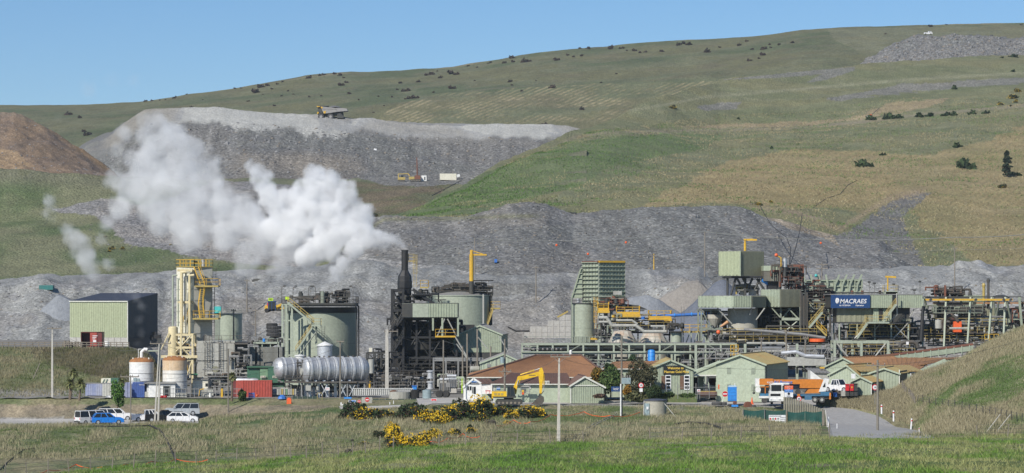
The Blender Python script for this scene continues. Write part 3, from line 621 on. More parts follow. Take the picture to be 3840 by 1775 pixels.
# ---------------------------------------------------------------- foliage
def leaf_mesh(name,rx,ry,rz,n,size,cols,seed=0,lobes=6,hollow=.45,upright=False,lift=0.0):
    """many leaf-sized faces filling an uneven crown; colours vary by leaf"""
    rg=np.random.default_rng(seed)
    lc=rg.normal(size=(lobes,3)); lc /= np.linalg.norm(lc,axis=1)[:,None]; lc *= rg.uniform(.25,.62,(lobes,1)); lr=rg.uniform(.32,.58,lobes)
    k=rg.integers(0,lobes,n); d=rg.normal(size=(n,3)); d /= np.linalg.norm(d,axis=1)[:,None]
    rad=rg.uniform(hollow,1,n) ** .5*lr[k]; p=lc[k]+d*rad[:,None]; p[:,2]=np.abs(p[:,2]+.25)-.1 if not upright else p[:,2]
    p=p*np.array([rx,ry,rz]); p[:,2] += rz*.12+lift; p[:,2]=np.maximum(p[:,2],.02)
    a=rg.normal(size=(n,3)); a[:,2] += .5; a /= np.linalg.norm(a,axis=1)[:,None]; b=rg.normal(size=(n,3)); b-=a*(a*b).sum(1)[:,None]; b /= np.linalg.norm(b,axis=1)[:,None]
    s=size*rg.uniform(.55,1.3,n)[:,None]
    co=np.stack([p-a*s,p+b*s*.6,p+a*s,p-b*s*.6],1).reshape(-1,3)
    f=np.arange(4*n).reshape(-1,4); me=bpy.data.meshes.new(name); me.from_pydata(co.tolist(),[],f.tolist())
    cols=np.array(cols); ck=cols[rg.integers(0,len(cols),n)]*rg.uniform(.75,1.25,(n,1)); arr=np.ones((4*n,4),np.float32); arr[:,:3]=np.repeat(ck,4,0)
    at=me.color_attributes.new('Col','FLOAT_COLOR','POINT'); at.data.foreach_set('color',arr.ravel()); me.materials.append(M_leaf); return me
def ob(name,me,loc,parent=None,rz=0,s=1.0):
    o=bpy.data.objects.new(name,me); COL.objects.link(o); o.location=loc; o.rotation_euler=(0,0,rz); o.scale=(s,s,s) if isinstance(s,(int,float)) else s; o.parent=parent; return o
def blades(name,pts,h,w,cols,seed=0,lean=.35,label=None):
    """a field of grass blades, three-sided tapering strips; pts = n x 3 roots, h = heights"""
    rg=np.random.default_rng(seed); n=len(pts); a=rg.uniform(0,2*math.pi,n); u=np.stack([np.cos(a),np.sin(a),0*a],1)
    l=rg.normal(size=(n,2))*lean; tip=pts+np.stack([l[:,0]*h,l[:,1]*h,h],1); w=w*rg.uniform(.6,1.3,n)[:,None]
    co=np.stack([pts-u*w,pts+u*w,tip],1).reshape(-1,3).astype(np.float32); me=bpy.data.meshes.new(name)
    me.vertices.add(3*n); me.vertices.foreach_set('co',co.ravel()); me.loops.add(3*n); me.loops.foreach_set('vertex_index',np.arange(3*n,dtype=np.int32))
    me.polygons.add(n); me.polygons.foreach_set('loop_start',np.arange(0,3*n,3,dtype=np.int32)); me.polygons.foreach_set('loop_total',np.full(n,3,np.int32)); me.update()
    arr=np.ones((3*n,4),np.float32); arr[:,:3]=np.repeat(cols,3,0); at=me.color_attributes.new('Col','FLOAT_COLOR','POINT'); at.data.foreach_set('color',arr.ravel())
    me.materials.append(M_blade); o=bpy.data.objects.new(name,me); COL.objects.link(o); o['kind']='stuff'; return o
def scatter(lay,n,px0,px1,r0,r1,seed,keep=None):
    """n random roots on a terrain layer between rows r0..r1 of its grid"""
    L=LAY[lay]; rg=np.random.default_rng(seed); c=rg.uniform((px0-L.px[0])/(L.px[1]-L.px[0]),(px1-L.px[0])/(L.px[1]-L.px[0]),n); r=rg.uniform(r0,r1,n)
    ci,ri=np.floor(c).astype(int),np.floor(r).astype(int); ci=np.clip(ci,0,len(L.px)-2); ri=np.clip(ri,0,L.Z.shape[0]-2); fc,fr=c-ci,r-ri
    g=lambda A: (A[ri,ci]*(1-fc)+A[ri,ci+1]*fc)*(1-fr)+(A[ri+1,ci]*(1-fc)+A[ri+1,ci+1]*fc)*fr
    X,Y,Z,py=g(L.X),g(L.Y),g(L.Z),g(L.py); px=CX+X*F/Y; k=keep(X,Y,px,py) if keep else np.ones(n,bool)
    return np.stack([X,Y,Z],1)[k],px[k],py[k],rg
def road_zone(px,py):
    return inpoly(px,py,[(3070,1515),(3170,1530),(3330,1568),(3480,1628),(3080,1640)]) | inpoly(px,py,[(1560,1530),(1560,1495),(1700,1485),(3100,1480),(3240,1500),(3100,1548),(2800,1522),(1960,1520),(1600,1516)]) | inpoly(px,py,[(-500,1560),(745,1560),(745,1590),(-500,1592)]) | inpoly(px,py,[(-500,1510),(1260,1510),(1250,1528),(800,1560),(745,1580),(-500,1580)]) | inpoly(px,py,[(1270,1536),(1560,1528),(1560,1495),(1270,1500)])
cr=np.array
# tall seeding grass on the bank
p,px,py,rg=scatter('grass_bank',230000,-450,4350,36,150,1,lambda X,Y,px,py: ~road_zone(px,py) & (fbm(X/3,Y/3,201,3) >-.30))
t=sm(fbm(p[:,0]/5,p[:,1]/8,202,4)+rg.normal(size=len(p))*.12,-.2,.3)
gc=cr([.105,.155,.045])*t[:,None]+cr([.31,.28,.175])*(1-t[:,None]); gc *= rg.uniform(.7,1.25,(len(p),1))
hh=rg.uniform(.2,.6,len(p))*(.45+.9*(1-t))*np.where(py < 1560,.5,1)
blades('bank_grass',p,hh,.035,gc,3)
p,px,py,rg=scatter('grassy_slope',120000,3065,4200,4,128,4)
t=sm(fbm(p[:,0]/6,p[:,1]/6,204,4)+.35*(sm(py-spec(RH,px),40,120))*(1-sm(py,1500,1570))-.15+rg.normal(size=len(p))*.1,-.2,.3)
gc=cr([.10,.165,.045])*t[:,None]+cr([.34,.30,.19])*(1-t[:,None]); gc *= rg.uniform(.7,1.25,(len(p),1))
blades('slope_grass',p,rg.uniform(.2,.6,len(p))*(.5+.8*(1-t)),.035,gc,5)
p,px,py,rg=scatter('near_pasture',170000,-420,4320,40,140,6)
t=sm(fbm(p[:,0]/2.5,p[:,1]/20,206,5)+rg.normal(size=len(p))*.12,-.25,.3)
gc=cr([.115,.215,.035])*t[:,None]+cr([.28,.29,.12])*(1-t[:,None]); gc *= rg.uniform(.65,1.3,(len(p),1))
blades('pasture_grass',p,rg.uniform(.06,.22,len(p))*(1+.8*(fbm(p[:,0]/1.2,p[:,1]/4,216,3) > .15)),.02,gc,7,.6)
p,px,py,rg=scatter('plant_yard',26000,-450,640,2,63,8)
t=sm(fbm(p[:,0]/4,p[:,2]/2,208,4),-.3,.3)
dk=inpoly(px,py,[(160,1310),(620,1310),(640,1420),(520,1440),(300,1400),(160,1350)])[:,None]
gc=cr([.10,.13,.045])*t[:,None]+cr([.25,.22,.13])*(1-t[:,None]); gc=np.where(dk,gc*.55+cr([.03,.02,.01]),gc)*rg.uniform(.7,1.25,(len(p),1))
blades('terrace_bank_grass',p,rg.uniform(.2,.6,len(p)),.05,gc,9)
# tussocks that roughen the hills
p,px,py,rg=scatter('green_hillside',90000,1400,4200,6,150,10,lambda X,Y,px,py: (fbm(X/12,Y/12,210,3) >-.25))
gz=1+.0*px; t=sm(fbm(p[:,0]/14,p[:,1]/14,211,4)+.5*inpoly(px,py,[(1440,812),(1700,700),(2100,540),(2500,500),(2640,560),(2300,620),(2180,700),(1980,740),(1600,812)]),-.2,.4)
gc=cr([.105,.18,.05])*t[:,None]+cr([.33,.28,.165])*(1-t[:,None]); gc *= rg.uniform(.75,1.2,(len(p),1))
blades('hillside_tussocks',p,rg.uniform(.25,.6,len(p)),.15,gc,11,.5)

# ================================================================ the processing plant
def PP(pts): return [((px-CX)*Y/F,Y) for px,Y in pts]
def zr(py,Y): return CZ-(py-HY)*Y/F
def xr(px,Y): return (px-CX)*Y/F
def q(px,py,Y): return Vector(P(px,py,Y))
def base(px,Y,z=0.0): return (xr(px,Y),Y,z)
def frame(T,m,a,b,rows,pb,Y,d,nx,w=.25,br=1,brm=None):
    """braced steel frame: columns a..b (photo columns), floor beams at rows, down to row pb"""
    xs=[xr(a,Y)+(xr(b,Y)-xr(a,Y))*i/nx for i in range(nx+1)]; zt=zr(rows[0],Y); zb=zr(pb,Y); brm=brm or m
    for x in xs:
        for y in (Y,Y+d): part(T,'column',m,B(x-w/2,x+w/2,y-w/2,y+w/2,zb,zt))
    zs=[zr(r,Y) for r in rows]
    for z in zs:
        for y in (Y,Y+d): part(T,'beam',m,B(xs[0],xs[-1],y-w*.32,y+w*.32,z-w*1.1,z))
        for x in (xs[0],xs[-1]): part(T,'cross_beam',m,B(x-w*.3,x+w*.3,Y,Y+d,z-w,z-.01))
    lv=zs+[zb]
    if br:
        for j in range(len(lv)-1):
            for i in range(nx):
                if (i+j) % br == 0:
                    p0,p1=(xs[i],lv[j]),(xs[i+1],lv[j+1])
                    if (i+j) % 2: p0,p1=(xs[i+1],lv[j]),(xs[i],lv[j+1])
                    part(T,'brace',brm,TU((p0[0],Y,p0[1]),(p1[0],Y,p1[1]),w*.33,5))
    return xs
def clutter(T,a,b,t,u,Y,d,seed,ms,nv=6,nh=6,nb=4,rails=2,r=(.06,.22),ym=None):
    """pipework, pumps and small vessels packed between columns a..b and rows t..u"""
    g=random.Random(seed); x0,x1,z1,z0=xr(a,Y),xr(b,Y),zr(t,Y),zr(u,Y); W,H=x1-x0,z1-z0
    for k in range(nv):
        x,y,rr=x0+g.random()*W,Y+g.random()*d,g.uniform(*r); h0=z0+g.random()*H*.5; h1=h0+g.uniform(.25,.6)*H; s=g.choice((-1,1))*g.uniform(.4,1.6)
        part(T,'pipe',g.choice(ms),PL([(x,y,h0),(x,y,min(h1,z1)),(x+s,y+.2,min(h1,z1)),(x+s,y+.2,min(h1,z1)-g.uniform(.3,1.4))],rr),smooth=True)
    for k in range(nh):
        z,y,rr=z0+g.random()*H,Y+g.random()*d,g.uniform(*r); xa=x0+g.random()*W*.5; xb=xa+g.uniform(.3,.9)*W; s=g.uniform(-1,1)*.8
        part(T,'pipe',g.choice(ms),PL([(xa,y,z),((xa+min(xb,x1))/2,y,z),((xa+min(xb,x1))/2+.1,y,z+s),(min(xb,x1),y,z+s)],rr),smooth=True)
    for k in range(nb):
        x,y=x0+g.random()*W,Y+g.random()*d; s=g.uniform(.22,.62); z=z0+g.random()*H*.6; c=g.random()
        if c < .35: part(T,'vessel',g.choice(ms),LA(x,y,[(s*.4,z),(s*.75,z+.15),(s*.75,z+s*1.7),(s*.3,z+s*2)],12),smooth=True)
        elif c < .6: part(T,'pump',g.choice(ms),LX((x,y,z),(1,.2,0),[(.1,-.2),(s*.5,0),(s*.5,s*.9),(s*.3,s),(s*.3,s*1.6)],10),B(x-.2,x+s*1.6,y-.2,y+.2,z-s*.6,z-s*.4),smooth=True)
        else: part(T,'cabinet',g.choice(ms),B(x,x+s*1.3,y,y+s,z,z+s*1.4),B(x-.05,x+s*1.3+.05,y-.05,y+s+.05,z+s*1.4,z+s*1.4+.06))
    for k in range(rails):
        z=z0+(k+.6)*H/(rails+.3); xa=x0+g.random()*W*.2; xb=x1-g.random()*W*.2
        part(T,'walkway',ms[0],B(xa,xb,Y-.3,Y+.9,z-.12,z)); part(T,'handrail',ym or g.choice(ms),RA([(xa,Y-.3,z),(xb,Y-.3,z)],1.0,1.3))
def tank(name,label,px,t,b,rp,Y,m,top=None,group=None,roof=0.0,hoops=3,cat='tank'):
    T=thing(name,label,cat,base(px,Y,zr(b,Y)),group); x=xr(px,Y); s=Y/F; r=rp*s; z0,z1=zr(b,Y),zr(t,Y)
    part(T,'shell',m,LA(x,Y,[(r,z0),(r,z1)],48),smooth=True)
    part(T,'rim',top or m,LA(x,Y,[(r+.06,z1-.14),(r+.12,z1-.14),(r+.12,z1),(r,z1+.02),(.1,z1+.02+roof)],48))
    for k in range(hoops):
        z=z0+(z1-z0)*(k+1)/(hoops+1); part(T,'seam',m,LA(x,Y,[(r,z-.03),(r+.025,z-.03),(r+.025,z+.03),(r,z+.03)],48))
    return T,x,r,z0,z1
def ladder(T,px,t,b,Y,m,cage=True,w=.5):
    x=xr(px,Y); z0,z1=zr(b,Y),zr(t,Y); o=[TU((x-w/2,Y,z0),(x-w/2,Y,z1),.04,4),TU((x+w/2,Y,z0),(x+w/2,Y,z1),.04,4)]
    o += [TU((x-w/2,Y,z0+.35*k),(x+w/2,Y,z0+.35*k),.025,4) for k in range(int((z1-z0)/.35))]
    part(T,'ladder',m,*o)
    if cage:
        c=[]
        for k in range(int((z1-z0-2)/.9)):
            z=z0+2.2+.9*k; pt=[(x+.42*math.cos(a),Y-.35+.42*math.sin(a),z) for a in [math.pi*(1+i/5) for i in range(6)]]; pt=[(x-.42,Y,z)]+pt+[(x+.42,Y,z)]
            c.append(PL(pt,.03,4))
        for a in (1.15,1.5,1.85): c.append(TU((x+.42*math.cos(math.pi*a),Y-.35+.42*math.sin(math.pi*a),z0+2.2),(x+.42*math.cos(math.pi*a),Y-.35+.42*math.sin(math.pi*a),z1),.022,4))
        part(T,'cage',m,*c)
def deck(T,a,b,row,Y,d,m,mr,th=.25,sides='flr',h=1.1,name='platform'):
    x0,x1,z=xr(a,Y),xr(b,Y),zr(row,Y); part(T,name,m,B(x0,x1,Y,Y+d,z-th,z)); pts=[]
    if 'l' in sides: pts.append([(x0,Y+d,z),(x0,Y,z)])
    if 'f' in sides: pts.append([(x0,Y,z),(x1,Y,z)])
    if 'r' in sides: pts.append([(x1,Y,z),(x1,Y+d,z)])
    if 'b' in sides: pts.append([(x0,Y+d,z),(x1,Y+d,z)])
    for p in pts: part(T,'handrail',mr,RA(p,h,1.5,.04))

# ---- green storage shed on the left terrace
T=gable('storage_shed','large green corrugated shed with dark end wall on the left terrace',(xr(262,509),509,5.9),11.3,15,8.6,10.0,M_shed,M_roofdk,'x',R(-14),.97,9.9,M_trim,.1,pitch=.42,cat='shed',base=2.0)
c,s_=math.cos(R(-14)),math.sin(R(-14))
for k in range(9): part(T,'concrete_panel',M_concb,B(.03+k*1.25,1.22+k*1.25,-.02,.12,0,1.98),local=True)
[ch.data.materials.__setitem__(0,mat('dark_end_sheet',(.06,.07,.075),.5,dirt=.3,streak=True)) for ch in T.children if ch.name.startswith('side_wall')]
part(T,'corner_trim',M_trim,B(11.26,11.40,-.1,.06,0,8.55),local=True)
part(T,'foundation_wall',M_soot,B(11.32,11.42,.1,15,0,2.0),local=True)
part(T,'roof_soffit',M_roofdk,B(.05,11.25,.1,14.9,8.3,8.36),local=True)
T=thing('shipping_container','dark red container with open door in front of the green shed','container',base(345,500,6.35)); z=6.35; x0,x1=xr(303,500),xr(384,500)
part(T,'shell',M_maroon,B(x0,x1,500,500.08,z+2.5,z+2.62),B(x0,x0+.08,500,502.4,z,z+2.6),B(x1-.08,x1,500,502.4,z,z+2.6),B(x0,x1,502.3,502.4,z,z+2.6),B(x0,x1,500,502.4,z+2.55,z+2.66),B(x0,x1,500,502.4,z,z+.12),B(xr(365,500),x1,500,500.1,z,z+2.6))
part(T,'door',M_red,B(xr(338,500),xr(363,500),499.9,500.02,z+.1,z+2.55))
for k,w in enumerate((.9,.7,.5)): part(T,'marking',M_swhite,B(xr(347,500),xr(347,500)+w,499.88,499.897,z+1.9-k*.28,z+2.02-k*.28))
part(T,'placard',M_swhite,B(xr(349,500),xr(361,500),499.88,499.897,z+.75,z+1.2))
for i,(pxa,n) in enumerate(((237,7),(262,6),(286,6),(250,4))):
    T=thing('pallet_stack',['stack of dark pallets leftmost beside the red container','stack of grey pallets second from left by the container','pallet stack touching the dark red container','low pallet stack in front of the taller stacks'][i],'pallets',base(pxa,499-(i == 3),6.3),'pallet stacks on the terrace')
    for k in range(n): part(T,'pallet',M_timber,B(xr(pxa,499),xr(pxa,499)+1.1,499-(i == 3),500,6.32+k*.16,6.40+k*.16),B(xr(pxa,499)+.1,xr(pxa,499)+.3,499-(i == 3),500,6.40+k*.16,6.48+k*.16),B(xr(pxa,499)+.8,xr(pxa,499)+1.0,499-(i == 3),500,6.40+k*.16,6.48+k*.16))
solo('bulk_bag','white bulk bag beside the dark red container','bag',M_white,LA(xr(400,499.5),499.5,[(.3,6.3),(.5,6.5),(.5,7.1),(.35,7.3),(.1,7.35)],10),smooth=True)
T=thing('post_and_rail_fence','long timber post and rail fence along the terrace edge','fence',base(0,498,6.3))
for k in range(26):
    px=-80+k*22.5; zz=LAY['plant_yard'].zat(px,498); part(T,'post',M_timber,B(xr(px,498)-.07,xr(px,498)+.07,497.9,498.1,zz-.3,zz+1.0))
for h in (.45,.85): part(T,'rail',M_timber,BAR((xr(-80,498),497.85,6.35+h),(xr(485,498),497.85,6.3+h),.05,.13))
T=thing('tracked_loader','small dark loader parked at the right end of the green shed','loader',base(583,512,5.6)); z=zr(1276,512)
part(T,'body',M_black,B(xr(563,512),xr(600,512),512,514,z+.3,z+1.0)); part(T,'cab',M_black,B(xr(568,512),xr(585,512),512.2,513.8,z+1.0,z+1.5))
for px in (568,593): part(T,'wheel',M_rubber,LX((xr(px,512),511.9,z+.35),(0,-1,0),[(.35,0),(.35,.3)],12))

# ---- cryogenic (air separation) end
for px,Yc,rw,lab,rusty in ((531,430,46,'white domed tank with rusty shoulder and bent vent pipe on top',0),(656,427.5,46,'white domed tank streaked with orange rust beside the cold box tower',1)):
    T=thing('storage_tank',lab,'tank',base(px,Yc)); x=xr(px,Yc); r=rw*Yc/F; zt=zr(1358 if not rusty else 1352,Yc)
    part(T,'shell',M_whiterust if rusty else M_white,LA(x,Yc,[(r,0.3),(r,zt)],36),smooth=True)
    part(T,'dome',M_rustor,LA(x,Yc,[(r+.01,zt),(r*.97,zt+.22),(r*.8,zt+.5),(r*.5,zt+.66),(.1,zt+.72)],36),smooth=True)
    part(T,'stain_band',M_whiterust if not rusty else mat('rust_bloom',(.62,.45,.28),.7,dirt=.9,dirtc=(.75,.68,.55),streak=True,scale=.8),LA(x,Yc,[(r+.02,zt-(.35 if not rusty else 1.5)),(r+.02,zt+.01)],36),smooth=True)
    for k in range(3): zz=1.2+k*1.2; part(T,'hoop',M_steel,LA(x,Yc,[(r,zz-.03),(r+.04,zz-.03),(r+.04,zz+.03),(r,zz+.03)],36))
    for a in (-.8,-.3,.3,.8): part(T,'lifting_lug',M_whiterust,B(x+a*r*.8-.08,x+a*r*.8+.08,Yc-r*.5,Yc-r*.5+.1,zt+.3,zt+.7))
    if not rusty:
        part(T,'vent_pipe',M_white,PL([(x,Yc,zt+.6),(x,Yc,zt+1.5),(x+.5,Yc,zt+2.0),(x+.9,Yc,zt+1.9)],.26,10),smooth=True)
        part(T,'thin_pipe',M_white,PL([(x-.5,Yc,zt+.5),(x-.5,Yc,zt+2),(x+.1,Yc,zt+2)],.05))
        part(T,'side_pipe',M_tank,PL([(x+.9,Yc,zt+1.7),(x+2.6,Yc,zt+1.7),(x+2.9,Yc,zt+1.3),(x+2.9,Yc,zt-.5)],.12))
    else: part(T,'black_duct',M_soot,PL([(xr(624,431),432.5,zr(1390,432)),(xr(625,431),432.5,zr(1415,432)),(xr(640,431),433,zr(1438,432))],.28,10),smooth=True)
T=thing('cold_box_tower','tall cream clad tower with yellow railings and zigzag ladders','tower',base(728,441)); pl=PP([(662,441),(728,438),(796,439.3),(730,443)])
zt=zr(1003,441); z1=zr(1290,441)
part(T,'cream_cladding',M_creaml,PR(PP([(662,441),(728,438),(729,443),(668,443)]),z1,zt))
part(T,'grey_cladding',M_greypan,PR(PP([(728.5,438.01),(796,439.3),(731,443)]),z1,zt-.02))
for k in range(1,7):
    z=z1+(zt-z1)*k/7; a,b_,c_=PP([(661.5,440.95),(728,437.93),(796.6,439.25)]); part(T,'panel_seam',M_greypan,BAR((*a,z),(*b_,z),.05,.09),BAR((*b_,z),(*c_,z),.05,.09))
for f_ in (.28,.5,.78): x,y=[u+(v-u)*f_ for u,v in zip(*PP([(662,440.95),(728,437.95)]))]; part(T,'corner_strip',M_creaml,B(x-.05,x+.05,y-.03,y+.1,z1,zt))
part(T,'roof_deck',M_yeld,PR(PP([(660,441),(728,437.6),(798,439.2),(730,443.4)]),zt,zt+.12))
for u,v in ((0,1),(1,2),(2,3),(3,0)): pts=PP([(660,441),(728,437.6),(798,439.2),(730,443.4)]); part(T,'handrail',M_yel,RA([(*pts[u],zt+.1),(*pts[v],zt+.1)],1.1,1.0,.05))
part(T,'roof_vent',M_silver,LA(xr(762,441),441,[(.22,zt),(.22,zt+1.0),(.3,zt+1.05),(.3,zt+1.3)],12)); part(T,'mast',M_steel,TU(q(751,1003,441),q(751,935,441),.03,4))
deck(T,730,818,1071,436.5,3.2,M_yeld,M_yel); deck(T,722,818,1193,436.2,3.4,M_yeld,M_yel)
for a,b_ in (((735,1000),(760,1068)),((762,1071),(752,1140)),((752,1140),(758,1193)),((690,1225),(702,1170))):
    p,p2=q(*a,436.9),q(*b_,436.9)
    for dx in (-.35,.35): part(T,'stair_stringer',M_yel,BAR(p+Vector((dx,0,0)),p2+Vector((dx,0,0)),.06,.18))
    n=9; part(T,'rungs',M_yeld,*[B(p.lerp(p2,k/n).x-.35,p.lerp(p2,k/n).x+.35,436.8,437.1,p.lerp(p2,k/n).z-.03,p.lerp(p2,k/n).z+.03) for k in range(n+1)])
    part(T,'handrail',M_yel,TU(p+Vector((.35,-.3,1)),p2+Vector((.35,-.3,1)),.04,4))
for px,t,b_,r,m,yy in ((648,1034,1225,.14,M_tank,436),(668,1048,1225,.12,M_tank,436.4),(681,1022,1258,.25,M_cream,436),(697,1024,1290,.14,M_creaml,436.6),(711,1034,1258,.2,M_cream,436),(692,1040,1200,.17,M_white,437)):
    part(T,'riser_pipe',m,TU(q(px,b_,yy),q(px,t,yy),r,12),BALL(q(px,t,yy),r,12,8),TU(q(px,t,yy),q(px+17,t-2,yy),r*.95,12),smooth=True)
for r_ in (1010,1130): part(T,'pipe_bracket',M_cream,B(xr(664,436),xr(720,436),436.3,438,zr(r_+8,436),zr(r_,436)))
ladder(T,798,1070,1260,441,M_dsteel); ladder(T,804,1003,1070,441,M_dsteel)
for s,z_,k in (('BOC',1222,0),('GASES',1240,0)):
    text(T,s,(xr(742,438.5),438.35,zr(z_,438.5)),.72,M_sred,rz=math.atan2(1.3,2.87),bold=.012)
part(T,'red_emblem',M_sred,MV(RT(EX([(0,0),(.5,.55),(.62,.35),(.3,0)],0,.03),math.atan2(1.3,2.87),0,0),xr(745,438.5),438.4,zr(1213,438.5)))
T=thing('cream_pipe_frame','cream braced steel frame carrying pipes below the tower','steel frame',base(690,434)); fx=frame(T,M_cream,634,722,[1252,1300,1345],1480,433.5,4,2,.3,1)
clutter(T,640,720,1260,1440,434,3,5,[M_cream,M_creaml,M_steel,M_dsteel],10,8,5,2,(.07,.2),M_yel)
part(T,'long_rail',M_cream,B(xr(600,433),xr(740,433),433,433.25,zr(1343,433),zr(1333,433))); part(T,'outrigger_brace',M_cream,TU(q(604,1312,433),q(634,1250,433),.12,5))
T=thing('upright_vessel','cream upright cylinder standing above the rusty tank','vessel',base(649,434,zr(1352,434))); part(T,'shell',M_cream,LA(xr(649,434),434,[(.72,zr(1345,434)),(.76,zr(1335,434)),(.76,zr(1232,434)),(.7,zr(1227,434)),(.3,zr(1224,434))],28),smooth=True); part(T,'skirt',M_white,LA(xr(649,434),434,[(.5,zr(1356,434)),(.6,zr(1344,434))],24))
T=thing('clad_plant_building','grubby grey panelled plant building below the tower','building',base(810,433)); pl=PP([(740,434),(880,433),(926,440),(760,442)])
part(T,'wall',M_greypan,PR(pl[:2]+[pl[1],pl[3]][1:] if 0 else PP([(740,434),(880,433),(880,441),(760,442)]),zr(1428,433),zr(1280,433)))
part(T,'dark_wing',M_soot,PR(PP([(880.5,433.3),(928,436),(928,442),(880.5,441)]),zr(1428,433),zr(1284,433)))
for k in range(5): part(T,'cladding_panel',M_greypan,PB(742+k*27.6,767+k*27.6,1288,1352,432.95,.06)); part(T,'cladding_panel',M_greypan,PB(742+k*27.6,767+k*27.6,1356,1416,432.95,.06))
part(T,'base_plinth',M_dsteel,PB(736,930,1416,1424,432,2)); ladder(T,778,1258,1412,432.6,M_dsteel); ladder(T,826,1262,1418,432.6,M_dsteel,False)
part(T,'access_hatch',M_olive,LX((xr(808,432.9),432.9,zr(1385,433)),(0,-1,0),[(.5,0),(.5,.12)],14)); deck(T,762,930,1286,433,4,M_dsteel,M_dsteel)
clutter(T,742,930,1385,1470,431,1.5,12,[M_steel,M_dsteel,M_greypan,M_tank],12,7,5,2); clutter(T,884,932,1290,1420,432,1,13,[M_dsteel,M_soot,M_steel],6,4,3,1)
part(T,'green_drain_pipe',mat('bright_green_pipe',(.02,.30,.12),.4),TU(q(716,1405,432),q(742,1405,432),.12,8))
T=thing('control_hut','small cream hut with one dark window below the grey building','hut',base(760,430)); part(T,'wall',M_creaml,PR(PP([(722,430),(780,430),(800,433),(745,433)]),.2,zr(1424,430))); part(T,'roof',M_roofg,PR(PP([(720,429.7),(781,429.7),(802,433.3),(744,433.3)]),zr(1424,430),zr(1422,430)+.05)); part(T,'window',M_glass,PB(770,779,1438,1450,429.96,.05))
T,x,r,z0,z1=tank('storage_tank','squat green tank behind the grey building and tower',857,1176,1430,51,500,M_tank,M_steelg)
deck(T,808,905,1170,497,.5,M_steelg,M_steelg,.1,'f',.5); part(T,'turquoise_box',mat('turquoise',(.05,.5,.48),.5),PB(802,828,1150,1174,492,1.2)); part(T,'box_stand',M_steelg,PB(806,824,1174,1330,492.3,.6))
T=thing('transformer_house','pale ribbed cooling enclosure with dark slots left of the big tank','enclosure',base(994,436,zr(1384,436)))
for k in range(32):
    px=929+k*4.1
    if 957 < px < 962 or 972 < px < 978 or 1040 < px < 1046: continue
    part(T,'fin',M_greypan,PB(px,px+1.9,1302,1382,436,.4))
part(T,'casing',M_soot,PB(929,1060,1303,1383,436.35,4)); part(T,'top_beam',M_tank,PB(956,1040,1283,1290,436,4)); frame(T,M_tank,952,1045,[1283],1302,436.2,3.4,3,.14,0)
clutter(T,940,1056,1268,1300,437,3,21,[M_dsteel,M_soot,M_steelg],6,5,6,1); part(T,'blue_drum',M_bblue,CY(990,1270,1282,5,436))
T=thing('skid_unit','long dark green skid boxes with white name plates','plant unit',base(1000,430)); part(T,'casing',M_dgreen,PB(927,974,1380,1436,430.4,3)); part(T,'casing',M_mgreen,PB(975,1004,1379,1436,430.2,3)); part(T,'casing',M_dgreen,PB(1005,1066,1378,1436,430,3.4)); part(T,'lid',M_dgreen,PB(925,1068,1375,1379,429.9,4)); part(T,'plinth',M_dgreen,PB(930,1066,1437,1452,430.5,2.5))
for a,s in ((977,'SULZER'),(1022,'BEHR')): part(T,'name_plate',M_creaml,PB(a,a+20,1410,1418,429.9,.05)); text(T,s,(xr(a+1,429.8),429.84,zr(1414,429.8)),.26,M_sblack)
T=thing('silver_duct','short silver lagged duct lying in front of the green skid','duct',base(925,429,zr(1440,429)))
part(T,'lagging',M_silver,LX(q(886,1428,429),(1,0,-.02),[(.4,0),(.45,.2)]+[(.45+.05*(k % 2),.3+.45*k) for k in range(7)]+[(.35,3.4)],16),smooth=True); part(T,'duct_cradle',M_steel,PB(892,896,1436,1452,429,.4),PB(934,938,1436,1452,429,.4))
T=thing('shipping_container','bright red corrugated container behind the front fence','container',base(955,428)); x0,x1=xr(872,427),xr(1018,427)
part(T,'side_wall',M_red,CW((xr(915,427),427),(x1,427),0.1,2.5,.42,.07)); part(T,'box',M_red,B(x0+.5,x1-.02,427.1,429.4,.05,2.55)); part(T,'end_frame',M_maroon,B(x0,xr(915,427),427.2,429.4,.05,2.5)); part(T,'top_rail',M_red,B(xr(912,427),x1+.02,426.96,427.1,2.45,2.6)); part(T,'bottom_rail',M_red,B(xr(912,427),x1+.02,426.96,427.1,0,.14))
for x in (xr(912,427),x1): part(T,'corner_post',M_red,B(x-.06,x+.06,426.94,427.08,0,2.6))
# portable buildings and containers at far left
T=thing('portable_building','white portable office with dark doorway behind the parked cars','portable office',base(600,424));
part(T,'wall',M_white,PR(PP([(558,424),(657,424),(657,427),(541,427)]),.1,2.15)); part(T,'roof',M_roofg,PR(PP([(540,423.7),(659,423.7),(660,427.3),(538,427.3)]),2.15,2.32)); part(T,'door',M_glass,PB(612,637,1448,1486,423.93,.06)); part(T,'door_frame',M_trim,PB(610,612,1446,1488,423.9,.08),PB(637,639,1446,1488,423.9,.08))
part(T,'side_unit',M_greypan,PB(543,557,1470,1490,424.5,1))
T=thing('shipping_container','blue container between the pole and the white office','container',base(515,425)); part(T,'side_wall',M_blue,CW((xr(497,424.9),424.9),(xr(542,424.9),424.9),.05,2.3,.3,.06)); part(T,'box',M_blue,PB(496,543,pyz(2.35,425),pyz(0,425),425.05,2.4)); text(T,'TRITON',(xr(520,424.8),424.8,1.95),.25,M_swhite)
